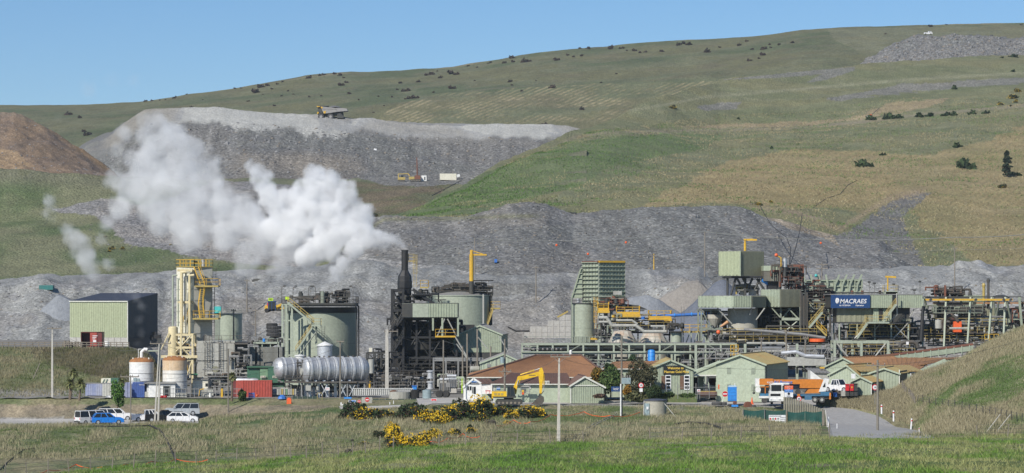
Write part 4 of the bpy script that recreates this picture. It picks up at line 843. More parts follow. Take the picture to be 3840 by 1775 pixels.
T=thing('shipping_container','long faded blue and white container partly behind the leafy tree','container',base(400,427)); part(T,'blue_side_wall',M_fblue,CW((xr(318,427),429),(xr(382,427),427.5),.2,2.0,.4,.06)); part(T,'white_side_wall',M_greypan,CW((xr(382,427),427.5),(xr(422,427),427),.1,2.0,.4,.06)); part(T,'grey_side_wall',M_fblue,CW((xr(455,426),426),(xr(494,426),426),.0,2.3,.4,.06)); part(T,'roof',M_roofg,PR(PP([(316,429),(422,426.9),(430,429.5),(330,431)]),2.0,2.1)); part(T,'rear_box',M_fblue,PR(PP([(320,429.2),(494,426.2),(496,428.5),(330,431)]),.1,1.98))
T=thing('equipment_box','pale box with green end frames on the far containers','box unit',base(410,430,2.1)); part(T,'box',M_creaml,PB(379,415,1420,1438,430,2)); part(T,'green_frame',M_dgreen,PB(415,443,1419,1438,430,2)); [part(T,'end_brace',M_dgreen,TU(q(a,1438,429.9),q(a+8,1422,429.9),.05,4)) for a in (384,395)]
T=thing('satellite_dish','white satellite dish beside the leafy tree','dish',base(405,424)); part(T,'dish',M_swhite,LX(q(405,1494,423.6),(.5,-1,.5),[(.02,0),(.25,.05),(.42,.16),(.42,.19),(.2,.08)],16)); part(T,'mast',M_steel,TU(q(405,1510,424),q(405,1494,424),.04,5))

# ---- the autoclave: a long lagged vessel on legs
T=thing('autoclave_vessel','long silver horizontal pressure vessel with bright hoops on legs','pressure vessel',base(1250,430))
ax=Vector((.90,.43,0)).normalized(); c0=q(1143,1388,426.5); Rv=1.92; Lv=(xr(1352,431)-c0.x)/ax.x
part(T,'shell',M_silver,LX(c0,ax,[(Rv,0),(Rv,Lv),(Rv*.93,Lv+.5),(Rv*.7,Lv+1.0),(Rv*.3,Lv+1.3),(.05,Lv+1.36)],40),smooth=True)
part(T,'near_head',M_silver,LX(c0,-ax,[(Rv,0),(Rv*.96,.12),(Rv*.8,.35),(Rv*.45,.5),(.05,.55)],40),smooth=True)
for k in range(7):
    d=Lv*(k+.35)/6.6; part(T,'hoop',M_silverl,LX(c0,ax,[(Rv,d-.14),(Rv+.13,d-.14),(Rv+.13,d+.14),(Rv,d+.14)],40))
    p=c0+ax*d
    if k < 6:
        for s in (-.75,.75):
            n_=Vector((-ax.y,ax.x,0)); a=p+n_*s*1.3; part(T,'leg',M_silverl,BAR((a.x,a.y,p.z-Rv*.9),(a.x,a.y,0),.42,.3))
        part(T,'saddle',M_silverl,PR([(p.x-.2,p.y-1.5),(p.x+.2,p.y-1.5),(p.x+.2,p.y+1.5),(p.x-.2,p.y+1.5)],p.z-Rv-.2,p.z-Rv*.82))
for k in range(6): d=Lv*(k+1)/6.6; part(T,'lagging_seam',M_silverl,LX(c0,ax,[(Rv+.005,d-.03),(Rv+.02,d),(Rv+.005,d+.03)],40))
for k in range(12): d=Lv*k/11.5; p=c0+ax*d; part(T,'nozzle',M_dsteel,TU(p+Vector((0,0,Rv-.1)),p+Vector((0,0,Rv+.22)),.16,8))
part(T,'manway_frame',M_dsteel,*[TU(c0-ax*.75+Vector((s,0,-1.7)),c0-ax*.75+Vector((s,0,1.6)),.12,6) for s in (-.4,.35)]); part(T,'manway',M_greypan,LX(c0-ax*.3+Vector((0,0,-.3)),-ax,[(.6,0),(.6,.4),(.1,.45)],16))
part(T,'head_pipes',M_dsteel,*[LX(c0-ax*.5+Vector((-.1,0,a)),-ax,[(.14,0),(.14,.7)],8) for a in (-1.2,-.7,.7,1.1)])
part(T,'service_deck',M_dsteel,PB(1066,1380,1432,1437,424.6,5)); part(T,'handrail',M_dsteel,RA([q(1070,1433,424.6),q(1175,1433,424.6)],1.0,1.3))
for px in (1128,1150,1300,1340,1364): part(T,'deck_column',M_steel,PB(px,px+5,1437,1490,424.8,.25))
for a in (1205,1275,1310): part(T,'leg_brace',M_silverl,TU(q(a,1485,425),q(a+22,1442,425),.07,4),TU(q(a+22,1485,425),q(a,1442,425),.07,4))
clutter(T,1075,1370,1442,1488,427,4,31,[M_steel,M_dsteel,M_greypan],12,8,9,0)
part(T,'grey_cabinet',M_greypan,PB(1146,1166,1446,1466,424.5,.6)); part(T,'grey_cabinet',M_greypan,PB(1186,1194,1450,1464,424.5,.6))
T=thing('pressure_vessel','shorter silver vessel with open framed end behind the long vessel','pressure vessel',base(1070,432)); c1=q(1046,1384,430.5)
part(T,'shell',M_silver,LX(c1,ax,[(1.75,0),(1.75,4)],36),smooth=True); part(T,'rounded_end',M_silver,LX(c1,-ax,[(1.75,0),(1.6,.35),(1.2,.7),(.6,.9),(.05,.95)],36),smooth=True)
for d in (.6,1.9,3.1): part(T,'hoop',M_silverl,LX(c1,ax,[(1.75,d-.1),(1.86,d-.1),(1.86,d+.1),(1.75,d+.1)],36))
clutter(T,1025,1060,1348,1430,429.5,1,33,[M_dsteel,M_steel],4,3,3,0)
tank('silver_tank','upright silver tank standing on the long vessel',1218,1294,1346,28,434,M_silverl,M_white,roof=.5,hoops=0)
tank('white_tank','small white capped drum on the vessels beside the silver tank',1125,1333,1348,18,432,M_white,M_white,roof=.12,hoops=0)

# ---- the big agitated tank with the zigzag stair
T,x,r,z0,z1=tank('leach_tank','biggest green tank with a zigzag stair and gear on its roof',1204,1154,1450,133,482,M_tank,M_soot,hoops=4)
part(T,'dark_band',M_soot,LA(x,482,[(r+.02,z1-.9),(r+.16,z1-.9),(r+.16,z1+.05),(r,z1+.05)],48))
part(T,'roof_bridge',M_soot,PB(1058,1334,1138,1150,474.5,8)); deck(T,1056,1334,1137,474.3,9,M_soot,M_dsteel,.3,'flrb')
for px in (1204,1225,1128): part(T,'agitator_motor',M_soot,CY(px,1100,1137,9,479),CY(px,1093,1100,6,479))
clutter(T,1240,1310,1090,1136,477,3,41,[M_soot,M_dsteel,M_black],10,6,6,1,(.06,.2)); clutter(T,1065,1240,1112,1136,476,3,42,[M_soot,M_dsteel],6,4,5,0)
part(T,'green_motor',M_steelg,CY(1210,1096,1137,8,476),CY(1210,1092,1096,5,476)); part(T,'downcomer',M_black,PL([q(1338,1140,479),q(1345,1150,479),q(1345,1345,479)],.12)); part(T,'downcomer',M_soot,PL([q(1330,1140,477),q(1338,1160,477),q(1338,1345,477)],.09))
for px in (1056,1099,1157,1183,1324): part(T,'lamp_post',M_dsteel,PL([q(px,1137,475),q(px,1080,475),q(px-8 if px in (1183,1324) else px+8,1073,475)],.045,5)); part(T,'lamp_head',M_soot,PB(px-14 if px in (1183,1324) else px+6,px-5 if px in (1183,1324) else px+15,1071,1076,475,.3))
part(T,'lime_sign',M_hivis,PB(1070,1084,1113,1124,474,.06))
T=thing('stair_tower','green zigzag stair tower against the big green tank','stair',base(1110,472)); m=M_tank
for px in (1059,1074,1095,1186): part(T,'column',m,B(xr(px,472)-.16,xr(px,472)+.16,471.9,472.2,0,zr(1140 if px < 1100 else 1222,472)))
for px in (1066,1082): part(T,'column',M_steelg,B(xr(px,472)-.14,xr(px,472)+.14,473.5,473.8,0,zr(1140,472)))
for rr in (1140,1200,1270,1330): part(T,'beam',m,B(xr(1059,472),xr(1100,472),471.95,472.15,zr(rr+5,472),zr(rr,472)))
stair(T,q(1176,1217,470.6),q(1078,1135,470.6),1.1,M_tank,M_yeld); stair(T,q(1108,1322,470.6),q(1174,1224,470.6),1.1,M_tank,M_yeld)
deck(T,1168,1202,1219,470.3,2.2,M_tank,M_yeld); part(T,'support_truss',M_steelg,TU(q(1186,1245,471),q(1120,1335,471),.12,5),TU(q(1186,1225,471),q(1186,1282,471),.1,5)); ladder(T,1212,1222,1282,470.6,M_soot)

# ---- wheel loader and tyres on the ledge behind
T=thing('wheel_loader','yellow wheel loader with a lime number board on the ledge','loader',base(1020,560,0)); Y=LAY['quarry_bench'].hit(1025,1168)[1]; T.location=base(1020,Y,zr(1168,Y)); z=zr(1166,Y)
part(T,'rear_body',M_yel,PB(992,1014,1149,1161,Y,2.4),PB(995,1012,1145,1150,Y+.3,1.8)); part(T,'front_frame',M_yel,PB(1034,1056,1150,1162,Y+.2,2)); part(T,'lift_arm',M_yel,BAR(q(1036,1150,Y),q(1058,1142,Y),.3,.5),BAR(q(1056,1142,Y),q(1064,1160,Y),.3,.4))
part(T,'cab',M_glass,PB(1006,1033,1132,1160,Y-.1,2.0)); part(T,'cab_frame',M_navy,PB(1004,1035,1129,1132,Y-.2,2.2),PB(1005,1007.5,1132,1164,Y-.15,.15),PB(1018,1020,1132,1164,Y-.15,.1),PB(1032,1034.5,1132,1164,Y-.15,.15)); part(T,'number_board',M_hivis,PB(1006,1024,1118,1129,Y-.2,.1)); text(T,'002',(xr(1008,Y),Y-.23,zr(1123.5,Y)),.55,M_sblack)
for px in (1000,1046): part(T,'wheel',M_rubber,LX((xr(px,Y),Y-.15,z+.1),(0,1,0),[(.4,0),(.46,.1),(.46,.5),(.4,.6)],18))
part(T,'red_light',M_sred,PB(1002,1006,1136,1148,Y-.1,.2))
for i,(px,py,w_,lab) in enumerate(((1028,1238,56,'lower stack of giant dump truck tyres behind the big tank'),(1020,1222,40,'single giant tyre lying on top of the tyre stack'))):
    TY=LAY['quarry_bench'].hit(1028,1264)[1]-1; T=thing('giant_tyre',lab,'tyre',base(px,TY,zr(py+12,TY)),'giant tyres by the big tank'); s=TY/F; r=w_/2*s
    for k in range(3 if i == 0 else 1): zz=zr(py+24 if i == 0 else py+3,TY)+k*.75; part(T,'tyre',M_tyreg,LA(xr(px,TY),TY,[(r*.5,zz),(r*.95,zz+.02),(r,zz+.2),(r,zz+.5),(r*.95,zz+.7),(r*.5,zz+.72)],28)); part(T,'treads',M_rubber,*[B(xr(px,TY)+r*math.cos(a)-.08,xr(px,TY)+r*math.cos(a)+.08,TY+r*math.sin(a)-.08,TY+r*math.sin(a)+.08,zz+.1,zz+.6) for a in [2*math.pi*j/28 for j in range(28)]])

# ---- smelter: black stack, soot-dark steelwork and the green tank behind
T=thing('smoke_stack','black flared smoke stack with steam pouring out','chimney',base(1517,470)); x=xr(1518,470); s=470/F
part(T,'flue',M_black,LA(x,470,[(12.5*s,zr(1016,470)),(12.5*s,zr(940,470))],24),smooth=True); part(T,'lip',M_black,LA(x,470,[(12.5*s,zr(942,470)),(13.5*s,zr(942,470)),(13.5*s,zr(938,470)),(10*s,zr(938,470)),(10*s,zr(960,470))],24))
part(T,'hood',M_black,LA(x,470,[(26*s,zr(1052,470)),(25*s,zr(1036,470)),(12.6*s,zr(1014,470))],8)); part(T,'scrubber_body',M_black,LA(x,470,[(24*s,zr(1140,470)),(25*s,zr(1082,470)),(27.5*s,zr(1080,470)),(27.5*s,zr(1054,470)),(26*s,zr(1052,470))],8)); part(T,'lower_body',M_black,PB(1492,1545,1140,1330,468,3))
deck(T,1532,1556,978,469,1.6,M_yeld,M_yeld,.15); ladder(T,1557,955,1075,469,M_yeld); deck(T,1575,1606,1076,468,2,M_yeld,M_yel)
T=thing('smelter_frame','tall soot-black braced steel frame around the smoke stack','steel frame',base(1500,466)); frame(T,M_black,1470,1512,[1084,1160,1262,1335],1460,465,7,1,.4,1)
stair(T,q(1468,1250,464),q(1512,1190,464),1.1,M_black,M_soot); stair(T,q(1468,1330,464),q(1512,1262,464),1.1,M_black,M_soot); stair(T,q(1456,1250,462.8),q(1480,1215,462.8),1.0,M_black,M_dsteel)
frame(T,M_black,1512,1712,[1192,1262,1340,1385],1460,466.5,9,4,.32,1)
part(T,'dark_floor',M_black,PB(1500,1712,1262,1268,467,9)); part(T,'dark_floor',M_black,PB(1480,1790,1336,1343,467,12)); part(T,'top_walk',M_black,PB(1545,1640,1102,1108,467,3)); part(T,'sloping_conveyor',M_black,BAR(q(1548,1086,468),q(1640,1148,468),1.2,.5))
clutter(T,1512,1712,1190,1262,468,6,51,[M_black,M_soot,M_black,M_dsteel],22,14,9,1,(.12,.35)); clutter(T,1480,1790,1345,1455,465,8,52,[M_black,M_soot,M_dsteel,M_soot],30,20,20,4,(.1,.3)); clutter(T,1512,1712,1270,1336,468,6,53,[M_black,M_soot,M_dsteel],16,12,8,1,(.12,.35))
part(T,'furnace_dome',M_soot,LA(xr(1570,472),472,[(2.4,zr(1290,472)),(2.5,zr(1262,472)),(2.1,zr(1235,472)),(1.2,zr(1220,472)),(.1,zr(1215,472))],28),smooth=True); part(T,'dark_bin',M_soot,LA(xr(1568,470),470,[(1.2,zr(1355,470)),(3.0,zr(1310,470)),(3.0,zr(1275,470))],24),smooth=True); part(T,'dark_bin',M_soot,LA(xr(1620,470),470,[(1.0,zr(1365,470)),(1.9,zr(1320,470)),(1.9,zr(1285,470))],24),smooth=True)
part(T,'dark_backdrop',M_black,PB(1508,1780,1218,1460,479,.3))  # black sheet added as a backdrop, standing in for the dark interior
clutter(T,1470,1520,1090,1340,467,4,54,[M_black,M_soot],12,12,10,3,(.12,.3)); clutter(T,1545,1620,1085,1130,470,4,55,[M_soot,M_black],8,5,4,1,(.08,.18)); part(T,'dark_backdrop',M_black,PB(1480,1512,1200,1460,474,.3)); deck(T,1632,1708,1260,464,3,M_yel,M_yel); part(T,'walkway_brace',M_greypan,TU(q(1708,1265,464),q(1755,1345,464),.13,5))
T=thing('clad_gallery','long green corrugated gallery box streaked with soot beside the stack','gallery',base(1610,464)); z0,z1=zr(1190,464),zr(1139,464)
part(T,'plain_wall',M_tank,PB(1507,1606,1139,1190,464,.1)); part(T,'ribbed_wall',M_green,CW((xr(1607,464),464),(xr(1717,464),464),z0,z1,.42,.09)); part(T,'end_wall',M_soot,B(xr(1716,464),xr(1717,464)+.05,464.05,470,z0,z1)); part(T,'roof',M_soot,PB(1507,1717,1137,1139,464,6)); part(T,'underside',M_black,PB(1509,1715,1190,1193,464.1,6)); part(T,'soot_stain',M_soot,PB(1507,1547,1139.5,1189.5,463.97,.02))
for px,h in ((1620,1240),(1655,1262),(1714,1262)): part(T,'hanger_column',M_green,PB(px,px+7,1192,h,464.1,.3))
for a,b_ in (((1640,1262),(1668,1196)),((1712,1262),(1678,1196))): part(T,'brace',M_greypan,TU(q(*a,464.2),q(*b_,464.2),.1,5))
part(T,'top_gear',M_soot,PB(1630,1672,1123,1126,465,.3),TU(q(1645,1139,465),q(1652,1124,465),.06,5),TU(q(1660,1139,465),q(1652,1124,465),.06,5))
T,x,r,z0,z1=tank('leach_tank','wide green tank behind the smelter with pipes crowded on its roof',1720,1108,1400,122,502,M_tank,M_tank,hoops=2)
part(T,'roof_slope',M_roofg,LA(x,502,[(r,z1),(r*.55,z1+.7),(.2,z1+.8)],40)); part(T,'vertical_band',M_greypan,PB(1809,1815,1104,1225,496,.1)); part(T,'dark_side_stair',M_soot,PB(1832,1846,1095,1220,500,2))
clutter(T,1610,1850,1062,1104,499,5,61,[M_soot,M_dsteel,M_black,M_dsteel],26,16,8,2,(.07,.25)); part(T,'jib_post',M_soot,CY(1768,1052,1108,9,498)); deck(T,1840,1876,1155,499,2,M_yeld,M_yel); stair(T,q(1826,1225,499),q(1850,1158,499),.9,M_yeld,M_yeld)
def jib(px,b,t,pr,a,y_,Y,lab,droop=0):
    T=thing('jib_crane',lab,'crane',base(px,Y,zr(b,Y))); r=.18
    part(T,'post',M_yel,TU(q(px,b,Y),q(px,t+14,Y),r*pr,12),TU(q(px,t+14,Y),q(px,t,Y),r*pr*.7,12),smooth=True); part(T,'jib_arm',M_yel,BAR(q(px-4,y_,Y),q(a,y_+droop,Y),.2,.28)); part(T,'tie',M_yel,BAR(q(px,t,Y),q(a-15 if a > px else a+15,y_-3,Y),.12,.14)); part(T,'knuckle',M_yel,PB(px-5,px+5,t-2,t+4,Y-.2,.5))
jib(1768,1055,940,2.2,1825,956,496,'tall yellow jib crane on the tank behind the smelter')
T=gable('corrugated_building','green corrugated gabled building right of the black frame',(xr(1700,470),470,1.5),8.2,14,zr(1255,470)-1.5,zr(1222,470)-1.5,M_green,M_roofg,'y',R(-4),.55,zr(1262,470)-1.5,M_greenl,.2,pitch=.3,base=zr(1322,470)-1.5)
part(T,'left_annexe',M_green,CW((-2.4,1.5),(0,1.5),zr(1322,470)-1.5,zr(1266,470)-1.5,.3),local=True)
part(T,'lower_wall',M_soot,B(.1,8.1,.1,13,-1.5,zr(1322,470)-1.5),local=True)
# ---- switchyard between smelter and offices
T=thing('switchyard_platform','dusty steel platform and poles of the switchyard','steel frame',base(1760,452)); frame(T,M_steel,1625,1810,[1343,1350],1462,452,3,4,.2,0)
for px,t in ((1790,1235),(1752,1252),(1840,1300),(1735,1300)): part(T,'mast',M_timber,TU(q(px,1465,451),q(px,t,451),.14,7))
for a,b_ in (((1790,1262),(1830,1310)),((1872,1262),(1905,1320)),((1755,1350),(1712,1290))): part(T,'stay_bar',M_greypan,TU(q(*a,451),q(*b_,451),.09,5))
T=thing('power_transformer','grey horizontal transformer drum on the switchyard frame','transformer',base(1780,450,zr(1400,450))); part(T,'drum',M_greypan,LX(q(1762,1384,450),(1,.1,0),[(.3,0),(.48,.12),(.48,1.5),(.3,1.65)],16),smooth=True); part(T,'fins',M_steel,*[PB(1764+k*6,1766+k*6,1394,1408,449.8,1) for k in range(6)]); part(T,'bushing',M_ins,*[CY(1766+k*9,1366,1376,2,450) for k in range(3)])
for i,(px,t,lab) in enumerate(((1613,1382,'white stacked insulator column in front of the black frame'),(1694,1392,'grey transformer with bushings right of the insulator column'),(1667,1405,'smaller switchgear cabinet between poles'))):
    T=thing('switchgear',lab,'switchgear',base(px,441)); Y=441
    if i == 0:
        for k in range(3): zz=zr(t+40+k*40,Y); part(T,'insulator',M_silverl,LA(xr(px,Y),Y,[(.35,zz),(.58,zz+.1),(.58,zz+.25),(.4,zz+.3),(.4,zz+1.1),(.58,zz+1.15),(.58,zz+1.3),(.3,zz+1.4)],14))
    else:
        part(T,'casing',M_silverl if i == 1 else M_greypan,PB(px-17,px+17,t+25,t+62,Y,1.4)); part(T,'radiator',M_steel,*[PB(px-20+k*6,px-17+k*6,t+30,t+60,Y-.3,.25) for k in range(7)])
        part(T,'bushing',M_ins,*[CY(px-12+k*8,t-2,t+12,3,Y+.4) for k in range(4)]); part(T,'conservator',M_silverl,LX(q(px-18,t+18,Y),(1,0,0),[(.22,0),(.22,1.5)],12)); part(T,'plinth',M_conc,PB(px-18,px+18,t+64,1474,Y,1.4))
clT=thing('switchyard_clutter','low dark pipes and boxes at the foot of the smelter','pipework',base(1600,444)); clutter(clT,1400,1600,1395,1478,444,6,62,[M_soot,M_dsteel,M_steel,M_black],26,14,16,2); clutter(clT,1640,1760,1395,1474,446,4,63,[M_steel,M_dsteel,M_greypan,M_greenl],14,8,10,0)
T=thing('process_unit','dark pump unit with a cream sign between the tank and the smelter','plant unit',base(1400,452)); frame(T,M_soot,1375,1455,[1322,1345,1390],1470,452,5,3,.22,1); clutter(T,1375,1455,1308,1470,453,4,64,[M_soot,M_dsteel,M_black,M_steel],20,12,14,2); part(T,'bin',M_greypan,CY(1392,1348,1400,11,450)); part(T,'cream_sign',M_creaml,PB(1384,1395,1305,1320,450,.1)); part(T,'yellow_drum',M_yel,CY(1387,1430,1455,4,450))

# ---- ore bin, tank and thickeners
T=thing('ore_bin','tall ribbed square green ore bin with yellow rim','bin',base(2255,505)); A,Bc,C_=PP([(2185,507.5),(2245,503),(2342,506)]); D_=(A[0]+C_[0]-Bc[0],A[1]+C_[1]-Bc[1])
zt=zr(985,505); zb=zr(1105,505); zl=zr(1165,505)
part(T,'shell',M_tank,PR([A,Bc,C_,D_],zb,zt)); sc_=lambda p,k: (Bc[0]+(p[0]-Bc[0])*k+.6*(1-k),Bc[1]+(p[1]-Bc[1])*k+1*(1-k)); part(T,'lower_hopper',M_tank,PR([A,Bc,C_,D_],zl,zb+.02))
for (u,v),nr in (((A,Bc),5),((Bc,C_),8)):
    n_=Vector((v[1]-u[1],u[0]-v[0],0)).normalized()*.16
    for k in range(nr+1): t=k/nr; x,y=u[0]+(v[0]-u[0])*t+n_.x*.5,u[1]+(v[1]-u[1])*t+n_.y*.5; part(T,'vertical_rib',M_tank if k % 4 == 0 else M_steelg,B(x-.045,x+.045,y-.1,y+.1,zl,zt))
    for k in range(11): z=zb-1.8+(zt-zb+1.8)*k/10; part(T,'horizontal_rib',M_green,BAR((u[0]+n_.x,u[1]+n_.y,z),(v[0]+n_.x,v[1]+n_.y,z),.42,.14))
part(T,'rim',M_yel,BAR((Bc[0],Bc[1]-.2,zt+.15),(C_[0],C_[1]-.2,zt+.15),.5,.35)); part(T,'rim',M_rustst,BAR((A[0],A[1]-.2,zt+.1),(Bc[0],Bc[1]-.2,zt+.12),.4,.25))
wg=[(xr(2144,506),zr(1118,506)),(xr(2178,506),zr(1008,506)),(xr(2184,506),zr(1008,506)),(xr(2184,506),zr(1118,506))]; part(T,'wing_plate',M_green,EX(wg,507,511))
for k in range(7): f_=k/6; part(T,'wing_rib',M_tank,B(wg[0][0]+(wg[1][0]-wg[0][0])*f_,wg[2][0],506.75,507,wg[0][1]+(wg[1][1]-wg[0][1])*f_-.07,wg[0][1]+(wg[1][1]-wg[0][1])*f_+.07))
part(T,'wing_edge',M_green,BAR((wg[0][0],506.9,wg[0][1]),(wg[1][0],506.9,wg[1][1]),.4,.25))
for px,c in ((2275,M_soot),(2310,M_soot),(2335,M_rustst)): part(T,'feeder_drum',c,CY(px,1120,1138,8,502.5))
part(T,'grey_box',M_greypan,PB(2300,2332,1092,1106,502.7,.8)); frame(T,M_tank,2200,2342,[1138,1160],1400,504,6,3,.35,1); clutter(T,2215,2342,1112,1165,502.5,2,71,[M_dsteel,M_steelg,M_rustst,M_tank],10,6,4,1)
part(T,'ore_chute_shadow_hood',M_soot,EX([(xr(2344,506),zr(1140,506)),(xr(2344,506),zr(1162,506)),(xr(2430,506),zr(1162,506)),(xr(2395,506),zr(1146,506))],506,511))
T,x,r,z0,z1=tank('process_tank','upright sage tank with yellow caged ladder beside the ore bin',2187,1137,1262,43,488,M_tank,M_soot,hoops=3)
part(T,'skirt',M_steelg,CY(2187,1262,1430,43.5,488)); part(T,'skirt_ribs',M_tank,*[B(x+r*math.cos(a)-.06,x+r*math.cos(a)+.06,488+r*math.sin(a)-.12,488+r*math.sin(a),zr(1284,488),zr(1262,488)) for a in [math.pi*(1+i/9) for i in range(10)]])
ladder(T,2234,1114,1255,486,M_yel); deck(T,2146,2236,1137,486.3,.5,M_soot,M_dsteel,.1,'f',.9); part(T,'silver_vent',M_silver,CY(2168,1120,1136,6,487)); part(T,'side_column',M_steelg,PB(2141,2145,1115,1290,486,.3)); part(T,'corner_deck',M_yel,PB(2215,2245,1268,1276,485.5,1.5))
for i,(a,b_,t,u,lab) in enumerate(((2244,2284,1140,1175,'small yellow service platform beside the ladder tank'),(2314,2400,1152,1190,'middle yellow platform with railings under the ore bin'),(2434,2518,1166,1206,'right-hand yellow platform at the end of the blue pipe'))):
    T=thing('service_platform',lab,'platform',base((a+b_)/2,480,zr(u,480)),'yellow platforms over the thickeners'); Y=480
    part(T,'platform',M_yel,PB(a,b_,u-20,u-8,Y,4)); part(T,'toe_plate',M_yel,PB(a-2,b_+2,u-9,u-1,Y-.2,4.4)); part(T,'handrail',M_yel,RA([q(a,u-20,Y),q(b_,u-20,Y)],zr(t,Y)-zr(u-20,Y),1.2,.05),RA([q(a,u-20,Y+4),q(b_,u-20,Y+4)],zr(t,Y)-zr(u-20,Y),1.2,.05),RA([q(a,u-20,Y),q(a,u-20,Y)+Vector((0,4,0))],1.0,1.2,.05),RA([q(b_,u-20,Y),q(b_,u-20,Y)+Vector((0,4,0))],1.0,1.2,.05))
    for px in (a+8,b_-10): part(T,'post',M_soot,PB(px,px+5,u-2,1290,Y+1,.3),PB(px,px+5,u-2,1290,Y+3,.3))
    part(T,'drive_unit',M_soot,PB(a+4,b_-6,u,u+22,Y+.8,2))
T=thing('thickener_pipework','pale grey process pipes bending above the thickeners','pipework',base(2400,478,zr(1290,478)))
for pts,r in (([(2245,1192),(2275,1192),(2295,1222),(2385,1222),(2415,1244),(2500,1244)],.3),([(2245,1208),(2280,1208)],.22),([(2310,1202),(2370,1202),(2390,1216)],.2),([(2440,1224),(2492,1224),(2492,1240)],.2),([(2262,1190),(2262,1180),(2250,1180)],.15)): part(T,'pipe',M_greypan,PL([q(a,b_,472) for a,b_ in pts],r,10),smooth=True)
clutter(T,2250,2520,1180,1250,479,5,73,[M_soot,M_dsteel,M_steel,M_steelg,M_soot],24,12,18,2,(.07,.2),M_yeld); clutter(T,2235,2290,1215,1290,482,4,74,[M_soot,M_dsteel,M_steel],10,6,6,1)
part(T,'blue_motor',M_pblue,CY(2412,1188,1198,7,478)); part(T,'yellow_cap',M_yel,CY(2300,1183,1190,6,478))
for i,(px,rp,lab) in enumerate(((2335,55,'left thickener tank with rust-streaked cone roof'),(2450,56,'right thickener tank with rust-streaked cone roof'))):
    T=thing('thickener',lab,'tank',base(px,477),'thickener tanks behind the pipe rack'); x=xr(px,477); s=477/F; TQ=477
    part(T,'shell',M_stain,LA(x,477,[(rp*s,0),(rp*s,zr(1290,477))],36),smooth=True); part(T,'cone_roof',mat('rust_streaked_concrete',(.50,.48,.42),.8,dirt=.8,dirtc=(.38,.22,.12),streak=True,scale=1.2),LA(x,477,[(rp*s+.1,zr(1290,477)),(rp*s*.6,zr(1243,477)),(.3,zr(1238,477))],12)); part(T,'rim',M_tank,LA(x,477,[(rp*s+.15,zr(1294,477)),(rp*s+.15,zr(1288,477))],36)); part(T,'rim_rail',M_steel,*[TU((x+rp*s*math.cos(a),477+rp*s*math.sin(a),zr(1290,477)),(x+rp*s*math.cos(a),477+rp*s*math.sin(a),zr(1270,477)),.035,4) for a in [2*math.pi*k/24 for k in range(24)]])
# stepped concrete block wall
T=thing('block_wall','stepped wall of pale concrete blocks climbing to the ore bin','wall',base(2050,506,zr(1262,506)))
steps=[(1962,1240),(1990,1240),(2002,1235),(2022,1224),(2042,1212),(2068,1198),(2092,1196),(2110,1180),(2130,1172)]
for k in range(8):
    px=1966+k*22; top=np.interp(px,[1966,2140],[1244,1170]); top=1268-math.floor((1268-top)/22+.5)*22; yy=508-k*.35
    for j in range(int((1268-top)/22)): part(T,'block',M_concb,PB(px,px+20.6,1268-(j+1)*22+.9,1268-j*22,yy,1.2))
part(T,'haunch_pipe',M_yeld,BAR(q(2090,1190,506),q(2130,1168,506),.3,.3))
T=gable('low_shed','dark low shed roof under the pipe rack left of the ladder tank',(xr(1990,496),496,1),12,8,2.4,4.2,M_soot,M_dsteel,'y',0,.5,mt=M_soot,cat='shed')

# ---- long pipe rack
T=thing('pipe_rack','long sage pipe rack running behind the offices','pipe rack',base(2350,460)); Y=460
frame(T,M_tank,1958,2760,[1288,1322],1440,Y,4,14,.28,3,M_steelg)
part(T,'walkway',M_tank,PB(1955,2760,1318,1323,Y-.4,1)); part(T,'handrail',M_steelg,RA([q(1965,1288,Y),q(2500,1288,Y)],1.1,1.8,.04))
for k in range(9): part(T,'pipe',[M_steel,M_dsteel,M_soot,M_tank,M_silver][k % 5],PL([q(1960+30*(k % 3),1290+3.5*k,Y+.6+k*.3),q(2200+60*(k % 4),1290+3.5*k,Y+.6+k*.3),q(2204+60*(k % 4),1287+3.5*k,Y+.6+k*.3),q(2755,1287+3.5*k,Y+.6+k*.3)],.1+.05*(k % 3)),smooth=True)
clutter(T,2140,2440,1325,1410,Y,6,81,[M_steel,M_dsteel,M_soot,M_tank,M_greypan],26,14,10,1); clutter(T,2550,2640,1290,1400,Y,5,82,[M_soot,M_dsteel,M_steel],14,10,8,2)
part(T,'insulator_row',M_ins,*[BALL(q(1985+17*k,1310,Y-.5),.2,8,6) for k in range(8)])
T=thing('blue_tank','bright blue plastic tank in front of the pipe rack','tank',base(2443,452)); x=xr(2443,452); s=452/F; part(T,'shell',M_bblue,LA(x,452,[(14*s,zr(1400,452)),(14*s,zr(1318,452)),(11*s,zr(1313,452)),(4*s,zr(1311,452))],24),smooth=True); part(T,'hoop',M_pblue,*[LA(x,452,[(14*s,zr(r_+1,452)),(14.6*s,zr(r_+1,452)),(14.6*s,zr(r_,452)),(14*s,zr(r_,452))],24) for r_ in (1322,1335)]); part(T,'dark_pipe',M_soot,PL([q(2424,1400,452),q(2424,1322,452),q(2430,1316,452)],.12))
T,x,r,z0,z1=tank('process_tank','slim sage tank between the thickeners and the truss',2536,1244,1400,21,470,M_tank,M_soot,hoops=3); deck(T,2512,2560,1243,468.5,2.5,M_soot,M_dsteel,.15); clutter(T,2505,2565,1210,1243,468.5,2,83,[M_soot,M_dsteel],6,4,3,0); ladder(T,2560,1150,1240,469,M_dsteel,False)
T=thing('blue_pipe','long bright blue pipe crossing from the yellow platform to the silo','pipe',base(2600,480,zr(1200,480))); part(T,'pipe',M_pblue,PL([q(2440,1183,481),q(2530,1183,480),q(2640,1178,480),q(2702,1172,480)],.26,12),smooth=True)
for px in (2530,2594,2670): part(T,'flange',M_bblue,LX(q(px,1183-(px-2530)*.05,480),(1,0,.03),[(.36,-.1),(.36,.1)],12))
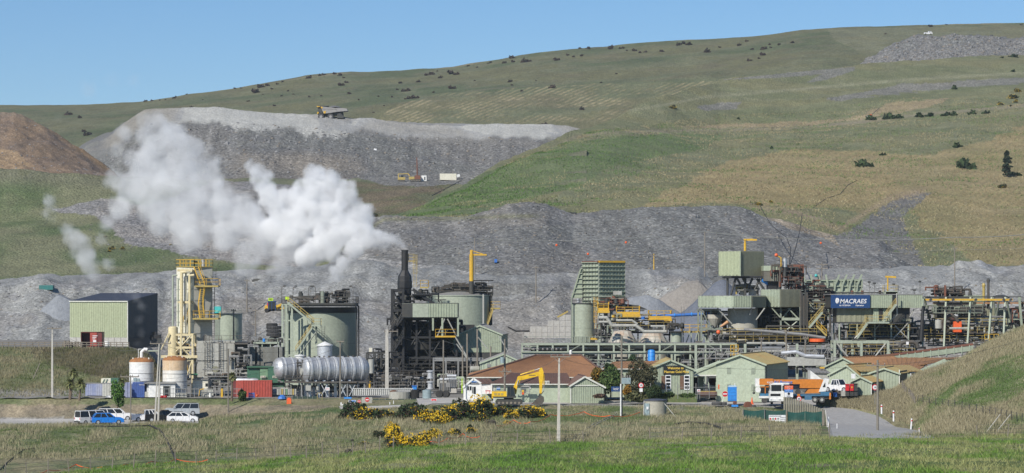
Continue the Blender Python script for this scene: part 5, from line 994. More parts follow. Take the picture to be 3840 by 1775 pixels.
T=thing('walkway_bridge','yellow railed walkway bridge right of the slim tank','walkway',base(2600,472,zr(1242,472))); deck(T,2556,2650,1242,472,2,M_yeld,M_yel,.3,'fb'); part(T,'truss_post',M_tank,*[PB(a,a+4,1242,1320,472,.2) for a in (2560,2590,2618,2645)]); part(T,'truss_brace',M_tank,*[TU(q(a,1316,472),q(a+26,1245,472),.09,5) for a in (2562,2592,2620)])

# ---- the octagonal clad mill towers
def clad_box(T,pts,t,b_,Yr,ms,roof=M_roofg,pitch=.3,under=M_black):
    pl=PP(pts); z0,z1=zr(b_,Yr),zr(t,Yr); n=len(pl)
    for i in range(len(ms)):
        if ms[i] is None: continue
        part(T,'wall',ms[i][0],CW(pl[i],pl[i+1],z0,z1,ms[i][1],.06))
    part(T,'roof',roof,PR(pl,z1-.05,z1+.05)); part(T,'floor',under,PR(pl,z0+.05,z0+.15)); part(T,'rear_wall',M_soot,*[BAR((*pl[i],(z0+z1)/2),(*pl[(i+1) % n],(z0+z1)/2),.08,z1-z0-.1) for i in range(len(ms),n)])
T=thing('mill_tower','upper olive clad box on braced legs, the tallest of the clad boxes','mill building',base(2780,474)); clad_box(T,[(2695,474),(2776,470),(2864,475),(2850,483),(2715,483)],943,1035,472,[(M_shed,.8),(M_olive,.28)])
part(T,'corner_flashing',M_green,PB(2774,2778,942,1036,469.8,.2)); part(T,'edge_beam',M_black,PB(2722,2880,1036,1043,472,8))
for a,b_ in (((2728,1108),(2728,1040)),((2740,1108),(2760,1040)),((2795,1108),(2795,1040)),((2805,1082),(2822,1044)),((2830,1086),(2850,1046)),((2868,1090),(2838,1046)),((2775,1065),(2762,1042)),((2800,1070),(2785,1044))): part(T,'leg',M_soot,TU(q(*a,473),q(*b_,473),.2,6)); part(T,'leg',M_black,TU(q(*a,480),q(*b_,480),.2,6))
clutter(T,2755,2850,1062,1108,474,4,91,[M_greypan,M_steel,M_yeld,M_dsteel],8,6,5,1); part(T,'white_bin',M_greypan,CY(2826,1086,1108,19,475))
part(T,'blue_chute',M_bblue,TU(q(2858,1050,472),q(2884,1065,472),.36,10)); jib(2794,943,898,1.2,2838,900,474,'small yellow jib crane on the tallest clad box')
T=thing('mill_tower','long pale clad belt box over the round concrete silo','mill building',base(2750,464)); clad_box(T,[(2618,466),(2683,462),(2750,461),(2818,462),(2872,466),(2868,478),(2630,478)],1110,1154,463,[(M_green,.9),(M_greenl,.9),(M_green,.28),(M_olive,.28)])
for a,b_ in (((2640,1172),(2622,1156)),((2745,1216),(2690,1156)),((2763,1184),(2750,1156)),((2812,1180),(2818,1156)),((2836,1200),(2868,1156))): part(T,'strut',M_greypan,TU(q(*a,463),q(*b_,462.5),.13,6))
frame(T,M_steelg,2630,2700,[1160,1230],1400,466,8,2,.3,1)
T=thing('concrete_silo','round stained concrete silo beneath the belt box','silo',base(2785,472)); part(T,'shell',M_stain,CY(2785,1157,1300,56,466.5,40),smooth=True); part(T,'foot_ring',M_conc,CY(2770,1236,1320,62,466.8,40)); part(T,'orange_chute',mat('orange_chute',(.62,.33,.16),.5),TU(q(2734,1204,463.5),q(2702,1226,463.5),.3,10,.16)); part(T,'cone_bin',M_stain,LA(xr(2680,466),466,[(.3,zr(1228,466)),(1.2,zr(1195,466)),(1.2,zr(1180,466))],16))
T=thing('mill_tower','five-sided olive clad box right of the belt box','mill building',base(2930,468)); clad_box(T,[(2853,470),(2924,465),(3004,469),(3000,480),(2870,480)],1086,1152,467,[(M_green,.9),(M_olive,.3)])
for a in (2925,2998): part(T,'column',M_steelg,PB(a,a+6,1152,1260,467,.3))
for a,b_ in (((2930,1200),(2964,1156)),((2998,1200),(2955,1156)),((2935,1250),(2990,1205)),((2895,1156),(2925,1190)),((2940,1205),(2995,1250))): part(T,'brace',M_tank,TU(q(*a,467.3),q(*b_,467.3),.12,5))
part(T,'beam',M_tank,PB(2925,2998,1192,1202,467,.4)); part(T,'inner_hopper',M_stain,CY(2925,1160,1195,22,472),CY(2945,1178,1195,8,470)); part(T,'dark_core',M_black,PB(2840,3000,1152,1265,474,4))
T=thing('surge_bin','smaller stained bin box between the two clad boxes','bin',base(2890,470)); part(T,'upper_band',M_greenl,PB(2864,2932,997,1016,470,5)); part(T,'lower_band',mat('sooty_olive',(.16,.15,.12),.7,dirt=.6,dirtc=(.07,.065,.06),streak=True),PB(2864.5,2931,1016,1054,470.1,5)); part(T,'vertical_rib',M_steelg,*[PB(a,a+2.5,992,1055,469.8,.2) for a in (2899,2914,2930)]); part(T,'support',M_black,PB(2880,2930,1055,1088,471,3))
T=thing('scrubber_column','shiny upright column among rusty frames on the mill','vessel',base(2943,468,zr(1088,468))); part(T,'shell',M_silver,CY(2943,970,1002,8,468,16),smooth=True); part(T,'shell_lower',M_soot,CY(2943,1002,1040,7,468)); part(T,'cap',M_steel,CY(2943,966,970,5,468)); clutter(T,2925,3010,985,1088,468,4,92,[M_soot,M_dsteel,M_rustst,M_black],26,12,10,2,(.07,.2)); part(T,'yellow_davit',M_yel,PL([q(2929,1000,467),q(2929,968,467),q(2912,958,467)],.1)); part(T,'orange_hoist',M_sorange,BALL(q(2911,957,467),.3))
T=thing('rusty_bin_frame','rust-red steel bin panels behind the shiny column','bin',base(2985,474)); frame(T,M_rustst,2966,3012,[992,1020,1050],1088,473,4,3,.25,0); part(T,'panel',M_rustst,PB(2968,3011,996,1018,473.5,.2),PB(2968,3011,1024,1048,473.5,.2))
T=thing('pipe_riser','cluster of tall dark vertical pipes right of the mill boxes','pipework',base(3015,464))
for k,px in enumerate((3003,3009,3015,3021,3027)): part(T,'pipe',[M_dsteel,M_soot][k % 2],TU(q(px,1085+12*(k % 3),464+k % 2),q(px,1265,464+k % 2),.13+.05*(k % 2),8))
clutter(T,2995,3110,1130,1270,466,6,93,[M_soot,M_dsteel,M_black,M_dsteel,M_steelg],24,16,10,3,(.08,.22),M_yeld); stair(T,q(3035,1230,462),q(3085,1172,462),1.0,M_tank,M_yeld); stair(T,q(3100,1260,462),q(3062,1222,462),1.0,M_yeld,M_yel); frame(T,M_dsteel,3030,3112,[1130,1172],1290,467,5,2,.25,1)
part(T,'long_feed_pipe',M_steel,PL([q(2790,1236,459),q(2900,1245,459),q(3010,1255,459),q(3095,1268,459)],.26,8),smooth=True)
mc=thing('mill_pipework','dense dark pipework and pumps under the clad mill boxes','pipework',base(2870,462)); clutter(mc,2650,3110,1235,1300,462,8,94,[M_soot,M_dsteel,M_steel,M_black,M_tank],50,26,30,2,(.07,.22),M_yeld); clutter(mc,2840,3000,1160,1240,468,5,95,[M_black,M_soot,M_dsteel],16,10,6,1); clutter(mc,2650,3300,1310,1385,458,7,96,[M_soot,M_dsteel,M_steel,M_black,M_greypan],60,34,34,2,(.07,.2),M_steel)
clutter(mc,3120,3460,1285,1345,455,4,97,[M_soot,M_dsteel,M_black,M_steel],40,22,22,2,(.06,.18),M_yeld); clutter(mc,3000,3130,1060,1140,470,5,98,[M_dsteel,M_soot,M_rustst],22,14,8,2,(.07,.18)); clutter(mc,2620,2860,1165,1240,470,5,99,[M_soot,M_dsteel,M_steelg],18,10,10,1); part(mc,'orange_ring',M_sorange,LX(q(3065,1282,457),(0,0,1),[(1.3,0),(1.3,.5)],20)); part(mc,'float_ball',M_sorange,BALL(q(2694,1246,460),.35)); part(mc,'yellow_cage',M_yel,*[BAR(q(a,1292,455),q(a,1335,455),.1,.1) for a in (2740,2752,2768)],*[BAR(q(2738,r_,455),q(2770,r_,455),.1,.1) for r_ in (1294,1306,1318,1330)]); part(mc,'large_elbow',M_greypan,PL([q(2955,1320,456),q(2958,1300,456),q(2940,1288,456),q(2800,1288,456)],.2,10),smooth=True)
T=thing('truss_bridge','long steel truss bridge in front of the mills','truss',base(2950,455)); Y=455
for r_ in (1306,1342): part(T,'chord',M_steel,PB(2610,3360,r_,r_+4,Y,.3))
for k in range(32): a=2612+k*23.4; part(T,'post',M_steel,PB(a,a+2.6,1308,1343,Y+.02,.24)); part(T,'diagonal',M_steel,TU(q(a,1308 if k % 2 else 1342,Y-.05),q(a+23,1342 if k % 2 else 1308,Y-.05),.075,4))
for a in (2605,2790,2985,3150,3192,3330): part(T,'support_column',M_tank,PB(a,a+9,1290,1440,Y-.2,.5))
frame(T,M_tank,3130,3330,[1278],1400,452,4,2,.4,1,M_greypan)

# ---- ribbed bin with flared arms
T=thing('dump_hopper','wide ribbed green dump hopper with slanting arms','hopper',base(3120,520,zr(1130,520))); Y=520
part(T,'shell',M_tank,PB(3018,3232,1050,1132,Y,.3)); part(T,'side_wall',M_tank,PB(3018,3022,1050,1132,Y,6),PB(3228,3232,1050,1132,Y,6)); part(T,'back_plate',M_steelg,PB(3130,3236,1046,1080,Y+5,.3))
for r_ in (1050,1072,1092,1112,1130): part(T,'horizontal_rib',M_green,PB(3014,3236,r_,r_+4,Y-.35,.35))
for k in range(9): a=3022+k*26; part(T,'vertical_rib',M_green,PB(a,a+4,1050,1134,Y-.3,.3))
for k in range(8): a=3020+k*28; part(T,'slanting_arm',M_green,BAR(q(a,1066,Y-.5),q(a+(16 if k > 3 else -8),1030,Y-.5),.25,.35),BAR(q(a,1066,Y-.5),q(a-4,1095,Y-.5),.25,.3))
frame(T,M_steelg,3024,3228,[1134,1160],1420,Y,5,4,.3,1); clutter(T,3030,3130,1090,1200,Y-4,3,101,[M_steelg,M_dsteel,M_tank,M_soot],16,12,6,2); part(T,'teal_lamp',mat('turquoise',(.05,.5,.48),.5),BALL(q(3060,1034,Y-1),.3)); part(T,'lamp_pole',M_steelg,TU(q(3064,1060,Y-1),q(3064,1036,Y-1),.08,5))

# ---- building with the navy sign
T=thing('signed_mill_building','clad mill building with big navy name board and yellow stair','mill building',base(3290,458)); Y=458
pl=PP([(3262,Y),(3460,Y),(3460,Y+9),(3262,Y+9)]); z0,z1=zr(1155,Y),zr(1105,Y)
part(T,'upper_wall',M_green,CW((xr(3262,Y),Y),(xr(3346,Y),Y),z0,z1,.3,.06)); part(T,'upper_wall',M_green,CW((xr(3368,Y),Y),(xr(3460,Y),Y),z0,z1,.3,.06)); part(T,'box',M_soot,PB(3118,3459,1107,1154,Y+.15,9)); part(T,'roof',M_roofg,PB(3112,3462,1103,1106,Y-.1,9.5))
part(T,'doorway',M_black,PB(3347,3366,1108,1154,Y+.05,.1)); part(T,'lower_wall',M_olive,CW((xr(3140,Y),Y+1.0),(xr(3296,Y),Y+1.0),zr(1208,Y),zr(1150,Y),.8,.05)); part(T,'lower_wall',M_green,CW((xr(3276,Y),Y+.7),(xr(3346,Y),Y+.7),zr(1207,Y),zr(1150,Y),.3,.06)); part(T,'lower_box',M_soot,PB(3141,3412,1155,1208,Y+1.2,7)); part(T,'doorway',M_black,PB(3296,3310,1158,1202,Y+.55,.1)); part(T,'right_skirt',M_olive,PB(3384,3415,1196,1205,Y+1,.2))
part(T,'top_rail_beam',M_soot,PB(3140,3320,1096,1101,Y+3,.5)); part(T,'floor_beam',M_soot,PB(3138,3415,1208,1213,Y+.6,8))
SB=part(T,'name_board',M_navy,PB(3116,3263,1107,1156,Y-.35,.25)); yb=Y-.37
text(T,'MACRAES',(xr(3149,yb),yb,zr(1131,yb)),1.02,M_swhite,bold=.012,shear=.18,parent=T,sx=.98); text(T,'An OCEANA         Operation',(xr(3147,yb),yb,zr(1146,yb)),.33,M_swhite,shear=.15,bold=.006)
cx,cz=xr(3139,yb),zr(1128,yb); emb=[]
for a0,a1,r0,r1,ox in ((90,270,0,.46,0),(-80,80,.30,.46,.06)):
    n=12; outer=[(cx+ox+r1*.62*math.cos(R(a0+(a1-a0)*k/n)),cz+r1*math.sin(R(a0+(a1-a0)*k/n))) for k in range(n+1)]; inner=[(cx+ox+r0*.62*math.cos(R(a0+(a1-a0)*k/n))-(.1 if r0 else 0),cz+r0*math.sin(R(a0+(a1-a0)*k/n))) for k in range(n,-1,-1)] if r0 else [(cx+.12,cz-.1)]
    emb.append(EX(outer+inner,yb-.02,yb))
part(T,'emblem',M_swhite,*emb); part(T,'emblem_tail',mat('sign_red',(0,0,0)),EX([(cx+.1,cz-.5),(cx+.22,cz-.2),(cx+.3,cz+.1),(cx+.26,cz-.3)],yb-.02,yb))
stair(T,q(3215,1268,Y-2.5),q(3256,1210,Y-2.5),1.1,M_tank,M_yeld); stair(T,q(3312,1208,Y-2.5),q(3362,1142,Y-2.5),1.1,M_tank,M_yeld); deck(T,3252,3335,1208,Y-2.7,3.2,M_tank,M_yeld)
part(T,'white_downpipe',M_greypan,PL([q(3363,1100,Y-1.5),q(3364,1180,Y-1.5),q(3335,1208,Y-1.5),q(3262,1210,Y-1.5),q(3205,1270,Y-1.5)],.12))
for px in (3145,3212,3278,3340,3404): part(T,'column',M_tank,PB(px,px+5,1212,1280,Y+.7,.3))
for a,b_ in (((3280,1240),(3300,1214)),((3350,1270),(3404,1214)),((3404,1270),(3356,1222)),((3412,1190),(3428,1160))): part(T,'brace',M_greypan,TU(q(*a,Y+.6),q(*b_,Y+.6),.1,5))
for px,m in ((3196,M_greenl),(3270,M_greenl),(3362,M_greenl)): part(T,'sump_tank',m,CY(px,1214 if px < 3200 else 1222,1280,16,Y+4),smooth=True)
part(T,'dark_interior',M_black,PB(3216,3420,1214,1275,Y+7,1)); clutter(T,3140,3440,1222,1280,Y+1,6,111,[M_soot,M_dsteel,M_black,M_steel],36,20,20,2,(.07,.2),M_yeld)
deck(T,3318,3368,1095,Y+1,3,M_tank,M_yeld,.5); part(T,'roof_house',M_tank,PB(3322,3366,1092,1103,Y+1,3)); part(T,'yellow_hoist',M_yel,BAR(q(3320,1038,Y+2),q(3360,1040,Y+2),.3,.3),TU(q(3329,1092,Y+2),q(3329,1040,Y+2),.12,5))
for px,t in ((3260,1055),(3280,1060),(3352,1064),(3450,1053),(3430,1085)): part(T,'flood_lamp',M_soot,PB(px-5,px+5,t,t+7,Y+2,.3)); part(T,'lamp_pole',M_dsteel,TU(q(px,1104,Y+2.2),q(px,t+6,Y+2.2),.04,4))
for px in (3196,3234,3300): part(T,'roof_fan',M_rustst,CY(px,1090,1104,5,Y+4))
part(T,'black_tank',M_black,CY(3440,1232,1280,24,Y+4),smooth=True); part(T,'black_tank',M_black,CY(3418,1240,1280,18,Y+4),smooth=True)
T=thing('pipe_loop','big grey pipe loop with a white sign beside the conveyor','pipe',base(3410,450,zr(1310,450))); part(T,'pipe',M_dsteel,PL([q(3374,1302,450),q(3378,1288,450),q(3395,1283,450),q(3425,1283,450),q(3438,1290,450),q(3442,1304,450)],.32,10),smooth=True); part(T,'white_sign',M_swhite,PB(3398,3408,1282,1293,449,.05)); part(T,'sign_post',M_steel,TU(q(3403,1320,449.2),q(3403,1290,449.2),.04,4))
# ---- yellow crane gantry
T=thing('crane_gantry','yellow crane beam on raking green A-frame legs','gantry',base(3640,462)); Y=462
part(T,'runway_beam',M_yel,PB(3466,3798,1121,1128,Y-2,.5)); part(T,'runway_beam',mat('dull_orange_beam',(.40,.2,.08),.6,dirt=.5),PB(3500,3850,1134,1140,Y+5,.5)); part(T,'top_rail',M_soot,PB(3464,3830,1112,1116,Y+1,.2),PB(3470,3850,1131,1133,Y-1,.2))
for a in (3486,3570,3655,3760,3786): part(T,'black_mark',M_soot,BAR(q(a,1128,Y-2.04),q(a+8,1121,Y-2.04),.05,.35))
for a,b_ in ((3460,3462),(3540,3548),(3628,3640),(3706,3720),(3762,3770),(3838,3822)):
    part(T,'raking_leg',M_green,BAR(q(a,1300,Y-3),q(b_,1115,Y-1.5),.28,.34)); part(T,'raking_leg',M_green,BAR(q(a+(34 if b_ > a else -8),1230,Y+7),q(b_+4,1118,Y+4),.24,.3)); part(T,'dark_clamp',M_soot,PB(a+2,a+10,1150,1162,Y-2.9,.5))
for a in (3520,3605,3690,3745): part(T,'rear_leg',M_steelg,BAR(q(a-18,1240,Y+6),q(a,1130,Y+5),.24,.3))
part(T,'rusty_column',M_rustst,PB(3541,3548,1070,1125,Y+3,.3))
T=thing('tall_column_leg','black tapering post at the left end of the yellow beam','column',base(3456,458,zr(1282,458))); part(T,'shaft',M_black,TU(q(3455,1280,458),q(3461,1148,458),.42,8,.2)); part(T,'rail_top',M_greenl,TU(q(3461,1148,458),q(3462,1120,458),.15,6))
T=thing('reagent_plant','crowded pipes with an orange cabinet under the yellow beam','plant unit',base(3600,466)); Y=464
part(T,'rear_shed',M_green,CW((xr(3600,476),476),(xr(3690,476),476),zr(1160,476),zr(1108,476),.3)); part(T,'rear_shed',M_olive,CW((xr(3500,474),474),(xr(3540,474),474),zr(1195,474),zr(1135,474),.3)); part(T,'rear_shed',M_olive,CW((xr(3695,473),473),(xr(3800,473),473),zr(1195,473),zr(1155,473),.3)); part(T,'green_tank_wall',M_green,PB(3690,3820,1195,1290,472,4)); part(T,'tank_top_pipe',M_soot,PL([q(3670,1216,462),q(3800,1214,462),q(3818,1222,462),q(3818,1280,462)],.2)); part(T,'dark_rear',M_black,PB(3545,3700,1150,1260,475,1))
clutter(T,3505,3620,1075,1118,Y+2,5,121,[M_dsteel,M_soot,M_rustst,M_dsteel],22,12,10,1,(.08,.22)); clutter(T,3420,3780,1195,1300,Y-2,8,122,[M_dsteel,M_steel,M_greypan,M_soot,M_steelg],70,40,40,3,(.06,.2),M_yeld); clutter(T,3470,3700,1140,1200,Y,8,123,[M_steelg,M_soot,M_dsteel],26,14,8,1)
part(T,'orange_cabinet',M_sorange,PB(3576,3606,1206,1246,Y-3,1.2)); part(T,'grey_vessel',M_greypan,CY(3518,1200,1232,17,Y-2,20),smooth=True); part(T,'bent_pipe',M_dsteel,PL([q(3540,1240,Y-3),q(3542,1205,Y-3),q(3552,1188,Y-3),q(3568,1182,Y-3),q(3582,1190,Y-3),q(3592,1205,Y-3)],.28,8),smooth=True); part(T,'white_hopper',M_white,LX(q(3572,1200,Y-2),(0,0,1),[(.3,0),(1.0,.6),(.9,.9)],12)); part(T,'crossing_pipe',M_greypan,PL([q(3560,1232,Y-4),q(3650,1232,Y-4)],.2)); part(T,'yellow_guard',M_yel,RA([q(3692,1290,Y-6),q(3745,1290,Y-6)],1.6,.8,.06)); part(T,'roof_deck',M_soot,PB(3490,3650,1114,1120,Y+2,6)); part(T,'round_hood',M_soot,LA(xr(3752,Y+6),Y+6,[(1.6,zr(1120,Y+6)),(1.4,zr(1112,Y+6)),(.6,zr(1107,Y+6))],16)); part(T,'cone_vent',M_soot,CY(3638,1090,1110,8,Y+5,10,5))
for i,(px,t,lab,m) in enumerate(((3689,1062,'shorter brassy exhaust stack by the yellow beam',M_yeld),(3706,1044,'taller dark exhaust stack by the yellow beam',M_dsteel))):
    T=thing('exhaust_stack',lab,'chimney',base(px,468,zr(1120,468)),'exhaust stacks'); part(T,'flue',m,CY(px,t+18,1160,5,468)); part(T,'flare',m,CY(px,t+8,t+18,5,468,16,7)); part(T,'cap',M_soot if i else M_yeld,CY(px,t,t+8,7,468,16,4))
T=thing('right_edge_unit','olive and dark plant units at the right edge of the plant','plant unit',base(3825,470)); part(T,'casing',M_tank,PB(3800,3870,1200,1300,470,3)); clutter(T,3790,3900,1140,1240,466,4,125,[M_dsteel,M_soot,M_steelg,M_rustst],14,8,8,1)
T=thing('conveyor','long inclined green conveyor above the rusty roofs','conveyor',base(3450,447,zr(1360,447))); a,b_=q(3300,1352,447),q(3650,1306,447)
part(T,'side_frame',M_green,BAR(a,b_,.15,.8)); part(T,'side_frame',M_green,BAR(a+Vector((0,1.6,0)),b_+Vector((0,1.6,0)),.15,.8)); part(T,'belt_cover',M_rustst,BAR(a+Vector((0,.8,.62)),b_+Vector((0,.8,.62)),1.7,.3)); part(T,'underside',M_black,BAR(a+Vector((0,.8,-.45)),b_+Vector((0,.8,-.45)),1.5,.15))
for k in range(12): p=a.lerp(b_,(k+.5)/12); part(T,'bracket',M_greenl,B(p.x-.06,p.x+.06,446.85,446.95,p.z-.7,p.z+.6))
for k in range(6): p=a.lerp(b_,(k+.3)/6); part(T,'trestle',M_steel,B(p.x-.1,p.x+.1,447,447.2,0,p.z-.4))
clutter(T,3640,3700,1270,1340,449,3,126,[M_steel,M_greypan,M_dsteel],18,8,6,1)
lc=thing('ground_clutter','low pipes, bins and cables behind the rusty roofs','pipework',base(3200,446)); clutter(lc,3000,3400,1335,1400,447,5,127,[M_steel,M_greypan,M_dsteel,M_tank],30,14,16,1); part(lc,'grey_tanker_body',M_greypan,PB(2950,3098,1340,1372,446,2.5)); part(lc,'long_white_pipe',M_silverl,PL([q(2930,1325,446),q(2985,1320,446),q(3020,1335,446),q(3090,1338,446)],.3,8),smooth=True)

# ================================================================ offices and workshops (front row)
def quadroof(T,name,m,pts,th=.1): part(T,name,m,RS(*pts,th=th,pitch=.45,amp=.045))
# brown hip-roofed office
T=thing('office_building','low office with large brown hipped tile roof','office',base(2050,412)); Yf,Yb=412,432; ez=zr(1415,Yf); rzg=zr(1334,424)
e0,e1=(xr(1752,Yf),Yf),(xr(2288,Yf),Yf); r0,r1=(xr(2010,423),423),(xr(2180,423),423)
def rq(T,a,b,c,d,nm='roof_slope',m=None):
    part(T,nm,m or M_brown,RS(a,b,c,d,th=.12,pitch=.32,amp=.035))
rq(T,(*e0,ez),(*e1,ez),(*r1,rzg),(*r0,rzg)); rq(T,(e1[0],Yf,ez),(e1[0],Yb,ez),(*r1,rzg),(*r1,rzg-.02)); rq(T,(e0[0],Yb,ez),(e0[0],Yf,ez),(*r0,rzg),(*r0,rzg-.02)); rq(T,(e1[0],Yb,ez),(e0[0],Yb,ez),(*r0,rzg),(*r1,rzg))
for u,v in (((*e0,ez),(*r0,rzg)),((*e1,ez),(*r1,rzg)),((*r0,rzg),(*r1,rzg))): part(T,'ridge_tiles',M_brownd,TU((u[0],u[1],u[2]+.08),(v[0],v[1],v[2]+.08),.16,6))
part(T,'wall',M_greenl,B(e0[0]+.5,e1[0]-.5,Yf+.6,Yb-.6,0,ez-.05)); part(T,'gutter',M_trim,B(e0[0]-.05,e1[0]+.05,Yf-.14,Yf,ez-.12,ez+.03)); part(T,'roof_vent',M_white,CY(2140,1318,1331,5,424,12),BALL(q(2140,1318,424),.22)); part(T,'roof_unit',M_greypan,PB(2106,2134,1328,1336,424,1.2)); part(T,'rear_wing_wall',M_greenl,PB(1755,1850,1420,1475,413,2))
T=thing('office_wing','long pale green wing with dark brown roof and air conditioner','office',base(2040,406)); Y=406; x0,x1=xr(1852,Y),xr(2142,Y); hz=zr(1440,Y); pz=zr(1400,410)
part(T,'front_wall',M_greenl,B(x0,x1,Y,Y+.15,0,hz)); part(T,'left_wall',M_greenl,B(x0,x0+.15,Y+.15,412,0,hz)); rq(T,(x0-.4,Y-.4,hz),(x1+.2,Y-.4,hz),(x1-.5,411,pz),(x0+2.6,411,pz),'roof_slope',M_brownd); rq(T,(x0-.4,413,hz),(x0-.4,Y-.4,hz),(x0+2.6,411,pz),(x0+2.6,411.1,pz),'roof_slope',M_brownd); part(T,'gutter',M_trim,B(x0-.45,x1+.2,Y-.55,Y-.4,hz-.12,hz+.02))
part(T,'corner_trim',M_white,B(x0-.05,x0+.08,Y-.05,Y,0,hz)); part(T,'downpipe',M_white,B(xr(1984,Y),xr(1986,Y),Y-.1,Y,zr(1460,Y),hz),B(xr(1988,Y),xr(1990,Y),Y-.1,Y,zr(1460,Y),hz))
for k in range(2): part(T,'air_conditioner',M_trim,PB(2037+12*k,2048+12*k,1429,1441,Y-.45,.5)); part(T,'fan_grille',M_steel,PB(2039+12*k,2046+12*k,1431,1439,Y-.48,.03))
part(T,'notice_board',M_swhite,PB(1862,1876,1448,1462,Y-.05,.04)); text(T,'OFFICE',(xr(1863,Y),Y-.07,zr(1453,Y)),.14,M_sblue); part(T,'notice_stripe',M_sblue,PB(1862,1876,1457,1462,Y-.06,.01))
part(T,'wall_lamp',M_soot,PB(1868,1873,1443,1448,Y-.3,.3),PB(1983,1987,1442,1447,Y-.3,.3))
T=gable('office_gable','green corrugated gable end at the right of the brown office',(xr(2140,403),403,0),xr(2266,403)-xr(2140,403),7,zr(1452,403),zr(1412,405),M_green,M_brownd,'y',R(6),.42,zr(1446,403),M_trim,.25,pitch=.32,cat='office')
part(T,'white_beam',M_trim,B(.05,4.8,-.14,-.04,zr(1448,403),zr(1448,403)+.14),local=True); part(T,'corner_trim',M_trim,B(-.08,.06,-.12,0,0,zr(1447,403)),local=True)
# little white reception
T=thing('reception_hut','small white gabled reception with a dark sign over the door','hut',base(1790,409)); Y=409; a0,a1,a2=xr(1738,Y),xr(1768,Y),xr(1802,Y)
part(T,'gable_wall',M_white,EX([(a0,0),(a0,zr(1452,Y)),(xr(1776,Y),zr(1422,Y)),(xr(1806,Y),zr(1440,Y)),(xr(1806,Y),0)],Y,Y+.15)); part(T,'side_wall',M_white,PB(1806,1846,1437,1478,Y+.05,.15)); part(T,'roof',M_brownd,RS((xr(1804,Y),Y-.3,zr(1438,Y)),(xr(1852,Y),Y-.1,zr(1438,Y)),(xr(1838,413),412,zr(1420,413)),(xr(1776,411),411,zr(1420,411)))); part(T,'barge_board',M_white,BAR((a0-.1,Y-.1,zr(1454,Y)),(xr(1776,Y),Y-.1,zr(1420,Y)),.1,.25),BAR((xr(1776,Y),Y-.1,zr(1420,Y)),(xr(1808,Y),Y-.1,zr(1441,Y)),.1,.25))
part(T,'sign',M_sblack,PB(1760,1796,1434,1441,Y-.12,.06)); part(T,'sign_flash',M_sblue,PB(1768,1790,1431,1434,Y-.12,.05)); text(T,'OceanaGold',(xr(1766,Y),Y-.15,zr(1437.5,Y)),.24,M_swhite); part(T,'door',M_glass,PB(1776,1784,1451,1478,Y-.04,.04)); part(T,'window',M_glass,PB(1752,1768,1449,1464,Y-.04,.04),PB(1771,1775,1451,1476,Y-.04,.04)); part(T,'mullion',M_white,PB(1759,1761,1448,1466,Y-.07,.03),PB(1775,1776,1450,1478,Y-.07,.03))
T=gable('pale_workshop','pale green gabled workshop behind the brown roof',(xr(1802,440),440,0),xr(1985,440)-xr(1802,440),12,zr(1372,440),zr(1329,440),M_greenl,M_roofg,'y',0,.48,zr(1362,440),M_greenl,.2,pitch=.6); [part(T,'window',M_roofg,B(xr(a,440)-xr(1802,440),xr(a+14,440)-xr(1802,440),-.1,-.04,zr(1378,440),zr(1366,440)),local=True) for a in (1826,1890)]
part(T,'purlin_line',M_roofg,*[B(.1+1.2*k,.16+1.2*k,-.07,-.04,0,8.2-abs(k-3)*.5-1.6) for k in range(6)],local=True)
# welcome building
def pw(px,Y): return xr(px,Y)
T=gable('welcome_building','green gabled visitor building with dark gold-lettered welcome board',(xr(2438,408),408,1.2-.1),xr(2600,408)-xr(2438,408),12,zr(1386,408)-1.1,zr(1351,408)-1.1,M_green,M_roofy,'y',0,.47,zr(1382,408)-1.1,M_greenl,.3,pitch=.36,cat='visitor building')
lx=lambda px: xr(px,408)-xr(2438,408); lz=lambda py: zr(py,408)-1.1
part(T,'sign_board',M_sblack,B(lx(2487),lx(2568),-.2,-.1,lz(1405),lz(1372)),local=True)
for s,r_,a in (('Welcome to',1381,2503),('Macraes Gold Mine',1395,2490)): text(T,s,(xr(a,408),407.78,zr(r_,408)),.50,M_gold,bold=.012,sx=.92)
for a in (2480,2550):
    part(T,'door',M_ply,B(lx(a),lx(a+14),-.12,-.08,lz(1460),lz(1410)),local=True); wf=part(T,'window_frame',M_swhite,B(lx(a+15),lx(a+36),-.14,-.08,lz(1462),lz(1407)),local=True)
    for k in range(4): part(T,'pane',M_glass,B(lx(a+17.5),lx(a+33.5),-.16,-.142,lz(1458-13*k),lz(1449-13*k)),parent=wf,local=True)
part(T,'ground_pad',mat('verge_grass',(.10,.14,.05),.95,dirt=.6,dirtc=(.2,.18,.1),scale=1.5),B(-2,lx(2600)+.5,-.6,12,-1.3,.0),local=True)
T=thing('visitor_wing','brown-roofed wing stretching left behind the shrubs','office',base(2350,416)); Y=412; part(T,'front_wall',M_greenl,PB(2260,2445,1385,1490,Y,.2)); part(T,'roof',M_roofo,RS((xr(2255,Y),Y-.4,zr(1384,Y)),(xr(2450,Y),Y-.4,zr(1382,Y)),(xr(2500,418),418,zr(1353,418)),(xr(2300,418),418,zr(1357,418)))); part(T,'gutter',M_trim,PB(2255,2445,1383,1386,Y-.5,.12)); part(T,'rear_wall',M_greenl,PB(2270,2480,1360,1480,418,.2))
